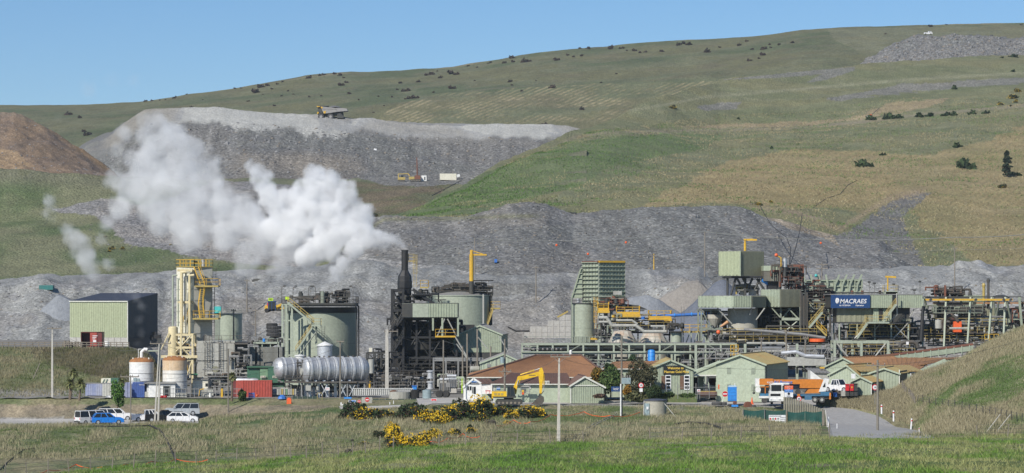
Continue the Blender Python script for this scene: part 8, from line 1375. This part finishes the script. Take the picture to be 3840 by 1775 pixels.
car('parked_ute','white double-cab ute with hard canopy behind the blue car','ute',435,1578,414,R(6),M_carw,5.3,1.85,1.82,1.12,1.15,.15,3.95,.2,3.3,.38)
car('parked_ute','white flat-tray ute with ladder-backed cab in the middle','ute',560,1582,411,R(10),M_carw,5.3,1.85,1.8,1.1,1.08,1.95,4.0,2.05,3.4,.38,tray=1.9)
car('parked_ute','black ute partly hidden behind the pair of pale poles','ute',612,1584,406,R(5),M_cark,5.2,1.85,1.8,1.1,1.1,1.9,4.0,2.3,3.3,.38,tray=1.85)
car('parked_car','white low hatchback in front of the silver-roofed ute','car',685,1586,402,R(4),M_carw,4.5,1.8,1.55,.95,1.02,.1,3.4,.7,2.6,.34,rack=True)
car('parked_ute','white canopied ute parked highest at the right of the row','ute',683,1559,414.5,R(186),M_cars,5.2,1.85,1.85,1.15,1.12,.15,3.9,.2,3.3,.38,rack=True)
def track(T,x0,x1,y,w,h,z0=0,m=None):
    pts=[(x0+h*.5,0),(x1-h*.5,0),(x1-h*.1,h*.22),(x1,h*.55),(x1-h*.3,h),(x0+h*.3,h),(x0,h*.55),(x0+h*.1,h*.22)]; part(T,'track',m or M_soot,EX([(x,z0+z) for x,z in pts],y,y+w),local=True); part(T,'track_rollers',M_timber,*[LX((x0+h*.7+(x1-x0-h*1.4)*k/5,y-.02,z0+h*.35),(0,-1,0),[(h*.24,0),(h*.24,.04)],10) for k in range(6)],local=True)
# excavator
def excavator(label,px,py,Y,s,rz=0,full=True):
    T=thing('excavator',label,'excavator',P(px,py,Y),None,rz); T.scale=(s,s,s)
    for y in (-1.35,.85): track(T,-2.2,2.3,y,.55,.85)
    part(T,'turntable',M_soot,LA(0,0,[(.8,.8),(.8,1.1)],16),local=True); part(T,'deck',M_soot,B(-2.55,1.2,-1.3,1.3,1.1,1.32),local=True)
    part(T,'engine_cover',M_yel2,PR([(-2.75,-1.25),(-.35,-1.3),(-.35,.2),(-.35,1.3),(-2.75,1.25)],1.35,2.15),B(-2.8,-2.5,-1.2,1.2,1.0,2.1),local=True); part(T,'cover_grille',M_yeld,*[B(-2.4+.55*k,-2.0+.55*k,-1.315,-1.29,1.55+.0*k,1.9) for k in range(3)],local=True); part(T,'top_rail',M_soot,RA([(-2.3,-1.1,2.15),(-.6,-1.1,2.15)],.35,.8,.03),local=True)
    part(T,'cab',M_glass,([(-.25,-1.3,1.35),(1.05,-1.3,1.35),(1.05,-.3,1.35),(-.25,-.3,1.35),(-.2,-1.25,2.95),(.75,-1.25,2.95),(.75,-.35,2.95),(-.2,-.35,2.95)],BF),local=True); part(T,'cab_frame',M_soot,B(-.28,.8,-1.3,-.28,2.93,3.03),BAR((1.06,-1.3,1.4),(.76,-1.27,2.95),.09,.09),BAR((-.25,-1.31,1.4),(-.2,-1.27,2.95),.09,.09),BAR((.3,-1.32,1.4),(.3,-1.27,2.95),.08,.08),B(-.28,1.08,-1.32,-.28,1.32,1.45),local=True)
    A0,A1,A2,A3,A4=Vector((.5,.25,1.6)),Vector((1.75,.25,4.3)),Vector((4.9,.25,5.05)),Vector((5.5,.25,5.5)),Vector((5.2,.25,1.9))
    part(T,'boom',M_yel2,BAR(A0,A1,.4,.6),BAR(A1-Vector((.1,0,.1)),A2+Vector((.15,0,0)),.38,.68),LX((1.75,.5,4.3),(0,-1,0),[(.38,0),(.38,.5)],14),local=True); part(T,'boom_cylinder',M_yel2,TU((1.1,-.05,1.7),(1.35,-.05,3.1),.13,8),TU((1.9,.25,4.85),(4.2,.25,5.6),.12,8),local=True); part(T,'cylinder_rod',M_silver,TU((1.35,-.05,3.1),(1.6,-.05,4.0),.07,8),TU((4.2,.25,5.6),(5.3,.25,5.95),.06,8),local=True)
    part(T,'stick',M_yel2,EX([(4.85,5.0),(5.1,6.0),(5.45,6.05),(5.72,5.3),(5.55,3.5),(5.4,1.8),(5.05,1.8),(5.0,3.5)],.05,.45),local=True); part(T,'bucket_cylinder',M_yel2,TU((5.75,.25,4.9),(5.78,.25,3.2),.1,8),local=True); part(T,'cylinder_rod',M_silver,TU((5.78,.25,3.2),(5.75,.25,2.2),.05,8),local=True); part(T,'linkage',M_soot,BAR((5.75,.25,2.2),(5.3,.25,1.6),.3,.12),BAR((5.25,.25,1.9),(4.9,.25,1.2),.3,.3),local=True)
    part(T,'bucket',M_dsteel,EX([(5.3,1.5),(5.75,1.2),(5.8,.5),(5.4,.05),(4.5,0),(3.9,.15),(4.2,.55),(4.7,1.0)],-.35,.85),local=True); part(T,'bucket_teeth',M_rustst,*[B(3.75,4.0,-.3+.28*k,-.18+.28*k,.05,.2) for k in range(5)],local=True); part(T,'boom_lettering_band',M_soot,B(3.3,4.4,.05,.06,4.72,4.84),local=True)
    return T
M_yel2=mat('excavator_yellow',(.80,.50,.02),.4,dirt=.2,dirtc=(.35,.25,.08))
T=excavator('yellow excavator with raised bent boom by the brown roofed office',1908,1517,396,.87)
# orange mobile crane on its blue carrier
T=thing('mobile_crane','orange telescopic truck crane on a blue carrier parked in the yard','crane truck',P(3000,1508,400)); Y=401
part(T,'boom',M_orange,PB(2850,3086,1424,1441,Y,1.0)); part(T,'boom_section',M_orange,PB(2848,2900,1421,1444,Y-.1,1.2)); part(T,'boom_section',M_orange,PB(3000,3080,1423,1456,Y-.05,1.1)); part(T,'boom_head',M_white,PB(2833,2850,1420,1450,Y,1)); part(T,'head_sheave',M_white,LX(q(2842,1462,Y),(0,-1,0),[(.4,0),(.4,.3)],14)); part(T,'hook',M_soot,TU(q(2828,1450,Y),q(2827,1478,Y),.06,5),BALL(q(2827,1474,Y),.2))
text(T,'KATO',(xr(2876,Y),Y-.13,zr(1435,Y)),.34,M_swhite,bold=.006); text(T,'Jkl Biggest',(xr(2902,Y),Y-.13,zr(1434,Y)),.62,M_bblue,bold=.004,shear=.1,sx=1.05)
part(T,'superstructure',M_orange,EX([(xr(3020,Y),zr(1476,Y)),(xr(3030,Y),zr(1462,Y)),(xr(3086,Y),zr(1428,Y)),(xr(3086,Y),zr(1452,Y)),(xr(3074,Y),zr(1474,Y))],Y+.1,Y+1.6)); part(T,'counterweight',M_white,EX([(xr(3070,Y),zr(1470,Y)),(xr(3086,Y),zr(1430,Y)),(xr(3098,Y),zr(1420,Y)),(xr(3110,Y),zr(1422,Y)),(xr(3104,Y),zr(1440,Y)),(xr(3096,Y),zr(1468,Y))],Y-.1,Y+1.8)); part(T,'side_window',M_glass,EX([(xr(3084,Y),zr(1452,Y)),(xr(3094,Y),zr(1434,Y)),(xr(3095,Y),zr(1452,Y))],Y-.14,Y-.1)); part(T,'winch',M_soot,LX(q(2992,1470,Y),(0,-1,0),[(.4,0),(.4,.3)],14))
M_cblue=mat('carrier_blue',(.045,.17,.30),.5,dirt=.3)
part(T,'carrier_deck',M_cblue,PB(2960,3118,1480,1486,Y-.3,2.4)); part(T,'chassis',M_soot,PB(2850,3112,1486,1496,Y,2)); part(T,'tool_box',M_cblue,PB(3018,3044,1486,1500,Y-.4,.5)); part(T,'blue_tank',M_cblue,PB(3078,3112,1470,1484,Y-.35,.6)); part(T,'outrigger',M_orange,PB(2990,3000,1478,1498,Y-.45,.3),PB(3110,3116,1474,1498,Y-.4,.3)); part(T,'operator_cab',M_glass,PB(2852,2884,1452,1478,Y-.2,1.2)); part(T,'cab_skirt',M_cblue,PB(2850,2886,1476,1488,Y-.25,1.4)); part(T,'front_bumper',M_white,PB(2846,2888,1486,1494,Y-.5,.5)); part(T,'cab_frame',M_orange,PB(2868,2871,1450,1478,Y-.25,.1),PB(2852,2884,1450,1453,Y-.25,1.3))
for px in (3056,3082): T_=T; part(T,'wheel',M_tyreg,LX(q(px,1500,Y-.1),(0,-1,0),[(.4,0),(.44,.08),(.44,.3),(.4,.36)],20)); part(T,'hub',M_greypan,LX(q(px,1500,Y-.48),(0,-1,0),[(.22,0),(.22,.03)],12))
part(T,'wheel',M_tyreg,LX(q(2866,1502,Y),(0,-1,0),[(.42,0),(.42,.35)],20))
T=thing('white_truck','white flat-nosed truck cab facing the camera before the orange crane','truck',P(2912,1510,397)); Y=397
part(T,'cab',M_white,PB(2887,2941,1468,1496,Y,2.0),PB(2890,2938,1440,1469,Y+.12,1.9)); part(T,'roof_deflector',M_white,PB(2900,2960,1437,1442,Y+.6,1.8)); part(T,'windscreen',M_glass,PB(2892,2930,1444,1467,Y+.06,.06)); part(T,'side_window',M_glass,PB(2934,2938,1447,1465,Y+.05,.07)); part(T,'grille',M_sblack,PB(2889,2927,1477,1486,Y-.03,.03)); part(T,'bumper',M_white,PB(2885,2942,1496,1505,Y-.12,.4)); part(T,'headlight',M_silverl,PB(2889,2895,1497,1502,Y-.15,.03)); part(T,'headlight',M_silverl,PB(2922,2928,1497,1502,Y-.15,.03)); part(T,'mirror',M_soot,PB(2883,2887,1448,1460,Y-.1,.1),PB(2941,2945,1448,1460,Y-.1,.1)); part(T,'wiper',M_sblack,PB(2896,2926,1466,1467,Y+.02,.03)); part(T,'number_plate',M_swhite,PB(2901,2908,1500,1504,Y-.15,.02)); part(T,'side_body',M_white,PB(2941,2962,1445,1478,Y+1.2,1.2))
for px in (2894,2934): part(T,'wheel',M_rubber,LX(q(px,1504,Y+.4),(1,0,0),[(.48,-.15),(.48,.15)],18))
T=car('off_road_ute','white four-wheel drive ute on a tray behind the crane','ute',3145,1472,405,R(-38),M_carw,4.3,1.8,1.9,1.15,1.12,1.3,2.9,1.5,2.5,.42,tray=1.25); T['group']='yard vehicles'; T=thing('flat_deck','rusty flat deck with grey drums supporting the white ute','deck',P(3140,1500,405)); part(T,'deck',M_dsteel,PB(3105,3190,1473,1478,403.6,3)); part(T,'trestle',M_steel,PB(3110,3114,1478,1502,404,2.5),PB(3184,3188,1478,1502,404,2.5)); part(T,'grey_tank',M_greypan,PB(3155,3190,1468,1486,403,1)); part(T,'blue_drum',M_pblue,CY(3132,1472,1488,8,403.2)); clutter(T,3100,3200,1476,1500,403.5,2,150,[M_soot,M_dsteel,M_steel],5,4,5,0)
for i,(a,lab,m) in enumerate(((3172,'left red bin beside the dark boxes',M_sred),(3188,'right red bin with a yellow mark',M_sred),(3203,'black box right of the red bins',M_soot))):
    Tb=thing('waste_bin',lab,'bin',base(a+7,402,zr(1466,402)),'bins by the front garage'); part(Tb,'body',m,PB(a,a+13,1443-2*(i == 2),1466,402,.8)); part(Tb,'lid',m,PB(a-1,a+14,1441-2*(i == 2),1443.5-2*(i == 2),401.9,1)); part(Tb,'stand',M_soot,PB(a,a+13,1466,1485,402.2,.7)); part(Tb,'mark',M_yel,PB(a+4,a+9,1450,1456,401.97,.02)) if i == 1 else None
# haul truck on the dump crest
x,y,z=LAY['waste_rock_dump'].hit(1250,449); T=thing('haul_truck','giant loaded mining dump truck on the crest of the grey dump','dump truck',(x,y+4,z+.5)); s=y/F; L=lambda px,py: ((px-1250)*s,(441-py)*s)
M_tb=mat('dusty_truck_body',(.30,.29,.28),.7,dirt=.3); o_=lambda pts,y0,y1: EX([L(*p) for p in pts],y0,y1)
part(T,'dump_body',M_tb,o_([(1204,396),(1259,402),(1262,416),(1238,420),(1214,423),(1206,408)],-3.3,3.3),o_([(1259,402),(1262,416),(1303,412),(1300,404),(1284,402)],-3.2,3.2),local=True); part(T,'body_rib',M_tb,*[o_([(1206+14*k,404),(1218+14*k,405),(1218+14*k,406.5),(1206+14*k,405.5)],-3.42,-3.3) for k in range(4)],local=True); part(T,'canopy',M_soot,o_([(1187,393),(1230,393),(1230,395.5),(1187,396)],-3.2,3.2),local=True); part(T,'canopy_edge',M_yel,o_([(1186,394),(1200,395),(1198,398),(1188,397)],-3.3,3.3),o_([(1202,396),(1211,399),(1208,404),(1203,402)],-3.4,-3.3),o_([(1212,414),(1222,413),(1220,422),(1214,422)],-3.4,-3.3),o_([(1190,416),(1195,417),(1192,424),(1188,423)],-3.0,3.0),local=True); part(T,'cab_and_engine',M_soot,o_([(1191,400),(1202,398),(1208,420),(1216,424),(1200,420),(1191,414)],-2.6,2.6),local=True); part(T,'chassis',M_soot,o_([(1200,420),(1285,416),(1286,428),(1200,430)],-1.4,1.4),local=True)
part(T,'rock_load',M_rk[1],(lambda g: ([(L(1222+60*i/12,0)[0],-2.8+.7*j,L(0,402-11*math.sin(math.pi*i/12)*(1-abs(j-4)/5.2)-g.random()*1.6)[1]) for j in range(9) for i in range(13)],[(j*13+i,j*13+i+1,(j+1)*13+i+1,(j+1)*13+i) for j in range(8) for i in range(12)]))(random.Random(4)),local=True)
for px in (1203,1239):
    for yy,sd in ((-3.2,1),(2.2,1)): W_=part(T,'wheel',M_tyreg,LX((*[(px-1250)*s,yy][:2],(441-434)*s),(0,1,0),[(1.1,0),(1.25,.15),(1.25,1.0),(1.1,1.15)],24),local=True); o=bpy.data.objects.new('rim',mesh('rim',J(LX(((px-1250)*s,yy-.03,(441-434)*s),(0,1,0),[(.55,0),(.55,.1)],16)),M_tb)); COL.objects.link(o); o.parent=W_
part(T,'mudguard',M_soot,o_([(1264,420),(1276,420),(1287,432),(1287,440),(1262,438)],-2.5,2.5),local=True)
# drill site at the dump foot
def at(px,py): return LAY['green_valley_side'].hit(px,py)
b_=at(1505,681); T=thing('excavator','small yellow excavator on the drill pad below the dump','excavator',b_); T.scale=(.62,.62,.62); part(T,'body',M_yeld,B(-1.9,2.2,-1.2,1.2,.9,2.3),local=True); part(T,'cab',M_glass,B(-.2,1.2,-1.25,-.2,2.3,3.3),local=True); part(T,'boom',M_yeld,BAR((-1.6,0,2),(-1.7,0,4.1),.5,.5),BAR((-1.8,0,4.1),(3.6,0,4.3),.4,.5),local=True); part(T,'stick',M_yel2,BAR((3.5,0,4.4),(4.6,0,3.2),.3,.3),local=True); [track(T,-1.9,2.0,y_,.5,.8) for y_ in (-1.3,.8)]
b_=at(1562,681); T=thing('drill_rig','tall rusty drill rig mast with orange base on the pad','drill rig',b_); part(T,'mast',M_rustst,TU((.3,0,.5),(.1,0,8.2),.24,5,.16),*[BAR((.1,0,1+k*.7),(.5,0,1.4+k*.7),.06,.06) for k in range(8)],local=True); part(T,'body',M_rustst,B(-.6,1.3,-1,1,.7,2.0),local=True); part(T,'power_pack',M_yeld,B(-2.6,-.7,-1,1,.6,1.6),local=True); track(T,-2.2,1.6,-1.1,.5,.7)
b_=at(1590,680); T=thing('site_cabin','small white cabin right of the drill rig','cabin',b_); part(T,'cabin',M_white,B(-.9,.9,-1,1,0,1.9),local=True); part(T,'door',M_glass,B(.1,.5,-1.02,-1,.3,1.4),local=True)
b_=at(1680,676); T=thing('storage_container','long white container lying on the pad right of the drill rig','container',b_,None,R(6)); part(T,'box',M_creaml,B(-2.8,2.8,-1.2,1.2,0,2.2),local=True); part(T,'lean_cover',M_white,BAR((2.8,0,1.3),(4.0,0,1.7),2,.9),local=True)
b_=LAY['far_hills'].hit(3478,140); b_=P(3480,131,1712); T=thing('pickup_truck','tiny white ute on top of the rock tip','ute',b_); part(T,'body',M_carw,B(-2.6,2.6,-.9,.9,.5,1.3),local=True); part(T,'cab',M_carw,B(.1,1.9,-.85,.85,1.3,2.1),local=True); part(T,'window',M_glass,B(.4,1.6,-.87,-.85,1.4,1.9),local=True); [part(T,'wheel',M_rubber,LX((x_,-.9,.45),(0,1,0),[(.45,0),(.45,.25)],12),local=True) for x_ in (-1.6,1.7)]
b_=LAY['green_hillside'].hit(3258,445); T=thing('pipe_launcher','dark slanting rack with an orange and white box on the bench','rack',b_); part(T,'rack',M_soot,*[BAR((.5,y_,1),(4.6,y_,4.6),.15,.2) for y_ in (-.8,0,.8)],local=True); part(T,'orange_panel',M_sorange,B(.2,1.1,-1,1,.8,1.8),local=True); part(T,'white_box',M_white,B(-.9,.2,-1,1,0,1.2),local=True)
solo('dump_bird','black and white plastic sheet on the dump slope','sheet',M_swhite,BAR(P(1402,560,1085),P(1412,562,1085),.3,.6)); solo('blue_bin','tiny blue box on the rubble right of the yellow jib','box',M_pblue,PB(1854,1864,972,985,LAY['grey_rubble_slope'].hit(1859,986)[1]-1,1))

# ================================================================ steam
def steam(name,puffs,dens,voxel,seed,nscale,lo,hi,label,kids=(16,9),jit=.55):
    g=random.Random(seed); pts,rad=[],[]
    def rd():
        while True:
            v=Vector((g.uniform(-1,1),g.uniform(-1,1),g.uniform(-1,1)))
            if .1 < v.length < 1: return v.normalized()
    for px,py,rp,Y in puffs:
        c=Vector(P(px,py,Y)); r=rp*Y/F; pts.append(c); rad.append(r*.8)
        for _ in range(kids[0]):
            d=rd(); c1=c+d*r*g.uniform(.45,.85); r1=r*g.uniform(.25,.5); pts.append(c1); rad.append(r1)
            for _ in range(kids[1]): d2=(rd()+d*.6).normalized(); pts.append(c1+d2*r1*g.uniform(.6,1.0)); rad.append(r1*g.uniform(.18,.42))
    me=bpy.data.meshes.new(name); me.from_pydata([tuple(p) for p in pts],[],[]); at_=me.attributes.new('rad','FLOAT','POINT'); at_.data.foreach_set('value',rad)
    o=bpy.data.objects.new(name,me); COL.objects.link(o); o['kind']='stuff'; o['label']=label
    m=bpy.data.materials.new(name+'_vapour'); m.use_nodes=True; t=m.node_tree; t.nodes.remove(t.nodes['Principled BSDF'])
    pv=N(t,'ShaderNodeVolumePrincipled'); pv.inputs['Color'].default_value=(1,1,1,1); pv.inputs['Density Attribute'].default_value=''; pv.inputs['Anisotropy'].default_value=.0
    at2=N(t,'ShaderNodeAttribute',attribute_name='density'); gm=N(t,'ShaderNodeTexCoord'); nz=N(t,'ShaderNodeTexNoise',_Scale=nscale,_Detail=4.0,_Roughness=.6); t.links.new(gm.outputs['Object'],nz.inputs['Vector']); rp_=ramp(t,nz.outputs[0],[(lo,0),(hi,1)])
    ml=N(t,'ShaderNodeMath',operation='MULTIPLY'); t.links.new(at2.outputs['Fac'],ml.inputs[0]); t.links.new(rp_.outputs[0],ml.inputs[1]); t.links.new(ml.outputs[0],pv.inputs['Density']); t.links.new(pv.outputs[0],t.nodes['Material Output'].inputs['Volume'])
    me.materials.append(m); ng=bpy.data.node_groups.new(name+'_points','GeometryNodeTree'); ng.interface.new_socket('Geometry',in_out='INPUT',socket_type='NodeSocketGeometry'); ng.interface.new_socket('Geometry',in_out='OUTPUT',socket_type='NodeSocketGeometry')
    gi,go_=ng.nodes.new('NodeGroupInput'),ng.nodes.new('NodeGroupOutput'); na=ng.nodes.new('GeometryNodeInputNamedAttribute'); na.data_type='FLOAT'; na.inputs['Name'].default_value='rad'
    mp_=ng.nodes.new('GeometryNodeMeshToPoints'); pvn=ng.nodes.new('GeometryNodePointsToVolume'); sm_=ng.nodes.new('GeometryNodeSetMaterial'); sm_.inputs['Material'].default_value=m
    try: pvn.resolution_mode='VOXEL_SIZE'
    except Exception: pvn.inputs['Resolution Mode'].default_value='Size'
    pvn.inputs['Density'].default_value=dens; pvn.inputs['Voxel Size'].default_value=voxel
    ng.links.new(gi.outputs[0],mp_.inputs['Mesh']); ng.links.new(na.outputs[0],mp_.inputs['Radius']); ng.links.new(mp_.outputs[0],pvn.inputs['Points']); ng.links.new(na.outputs[0],pvn.inputs['Radius']); ng.links.new(pvn.outputs[0],sm_.inputs['Geometry']); ng.links.new(sm_.outputs[0],go_.inputs[0])
    md=o.modifiers.new('vapour','NODES'); md.node_group=ng; return o
steam('steam_plume',[(1518,936,9,470),(1508,922,17,470),(1490,905,24,471),(1468,898,27,471),(1440,890,30,472),(1415,905,36,472),(1385,890,50,472),(1360,860,56,473),(1340,800,60,474),(1300,740,56,474),(1245,700,56,475),(1180,710,50,475),(1330,930,52,472),(1280,860,85,475),(1220,800,80,476),(1160,800,80,476),(1230,910,75,474),(1120,860,70,477),(1285,985,36,470),(1262,1022,34,469),(1245,1050,22,468),(1100,760,60,478),(1080,820,60,478),(1180,940,55,475),(960,640,40,480),(985,690,50,480),(1010,740,52,479),(1050,790,60,479),(1225,660,30,475),(1290,690,26,474),(940,620,28,480),(970,650,44,480),(1180,660,44,476),(1130,700,44,477),(1360,800,44,473),(1090,860,70,478),(1040,860,70,479),(1150,960,60,476),(1440,915,30,472)],.95,.32,3,.32,.30,.62,'dense white steam billowing from the black stack')
steam('drifting_steam',[(545,455,48,490),(590,470,60,490),(640,520,80,489),(600,560,95,490),(690,570,90,488),(760,620,85,487),(560,640,100,490),(660,660,110,488),(750,700,90,487),(500,700,80,491),(580,740,100,489),(680,760,110,488),(780,780,90,487),(470,500,40,491),(440,560,36,491),(800,680,60,486),(720,850,80,486)],.36,.42,9,.19,.34,.68,'large grey-white steam bank over the left slope',(16,8))
steam('thin_steam',[(850,760,80,485),(930,820,90,482),(850,880,80,485),(1000,880,90,481),(1090,930,80,479),(930,960,80,481),(1050,1000,50,479),(700,900,70,486),(450,780,60,490),(400,840,40,490),(600,850,60,489),(440,680,50,491)],.5,.55,11,.12,.34,.70,'bluish see-through steam trailing under the plume',(10,5))
steam('steam_wisp',[(265,890,44,470),(295,915,56,470),(320,960,56,470),(335,1000,48,470),(345,1030,34,470),(380,900,30,470),(250,860,34,472),(190,800,40,475),(185,755,34,475),(230,820,26,474),(400,990,30,470),(3520,1040,16,480),(3500,1012,14,480),(3484,985,10,481),(1258,1085,16,474)],.42,.42,12,.2,.34,.62,'wisps of vapour over the grassy slope and sheds',(10,6))
steam('shed_vapour',[(440,1110,24,500),(480,1095,30,500),(510,1115,26,499),(530,1150,24,498),(520,1200,24,497),(530,1250,22,496),(515,1290,20,495)],.10,.35,22,.3,.36,.62,'faint vapour curling before the dark end of the green shed',(14,7))
steam('smoke_wisp',[(220,330,40,600),(330,340,45,600),(420,300,40,600),(500,300,40,600),(220,440,26,600),(40,650,20,800),(60,640,20,800)],.05,.9,15,.09,.36,.66,'faint grey smoke against the sky at left',(8,4))
# ---------------------------------------------------------------- air
def haze(d):
    me=bpy.data.meshes.new('haze'); x,y0,y1,z0,z1=1600,-60,2900,-31.5,240
    v=[(a,b,c) for a in (-x,x) for b in (y0,y1) for c in (z0,z1)]
    me.from_pydata(v,[],[(0,1,3,2),(4,6,7,5),(0,4,5,1),(2,3,7,6),(0,2,6,4),(1,5,7,3)])
    o=bpy.data.objects.new('haze',me); COL.objects.link(o); o['kind']='stuff'
    m=bpy.data.materials.new('air'); m.use_nodes=True; t=m.node_tree; t.nodes.remove(t.nodes['Principled BSDF'])
    v=N(t,'ShaderNodeVolumePrincipled'); v.inputs['Color'].default_value=(.80,.90,1,1); v.inputs['Density'].default_value=d; v.inputs['Anisotropy'].default_value=.2
    t.links.new(v.outputs[0],t.nodes['Material Output'].inputs['Volume']); me.materials.append(m)
    return o
haze(.00006)
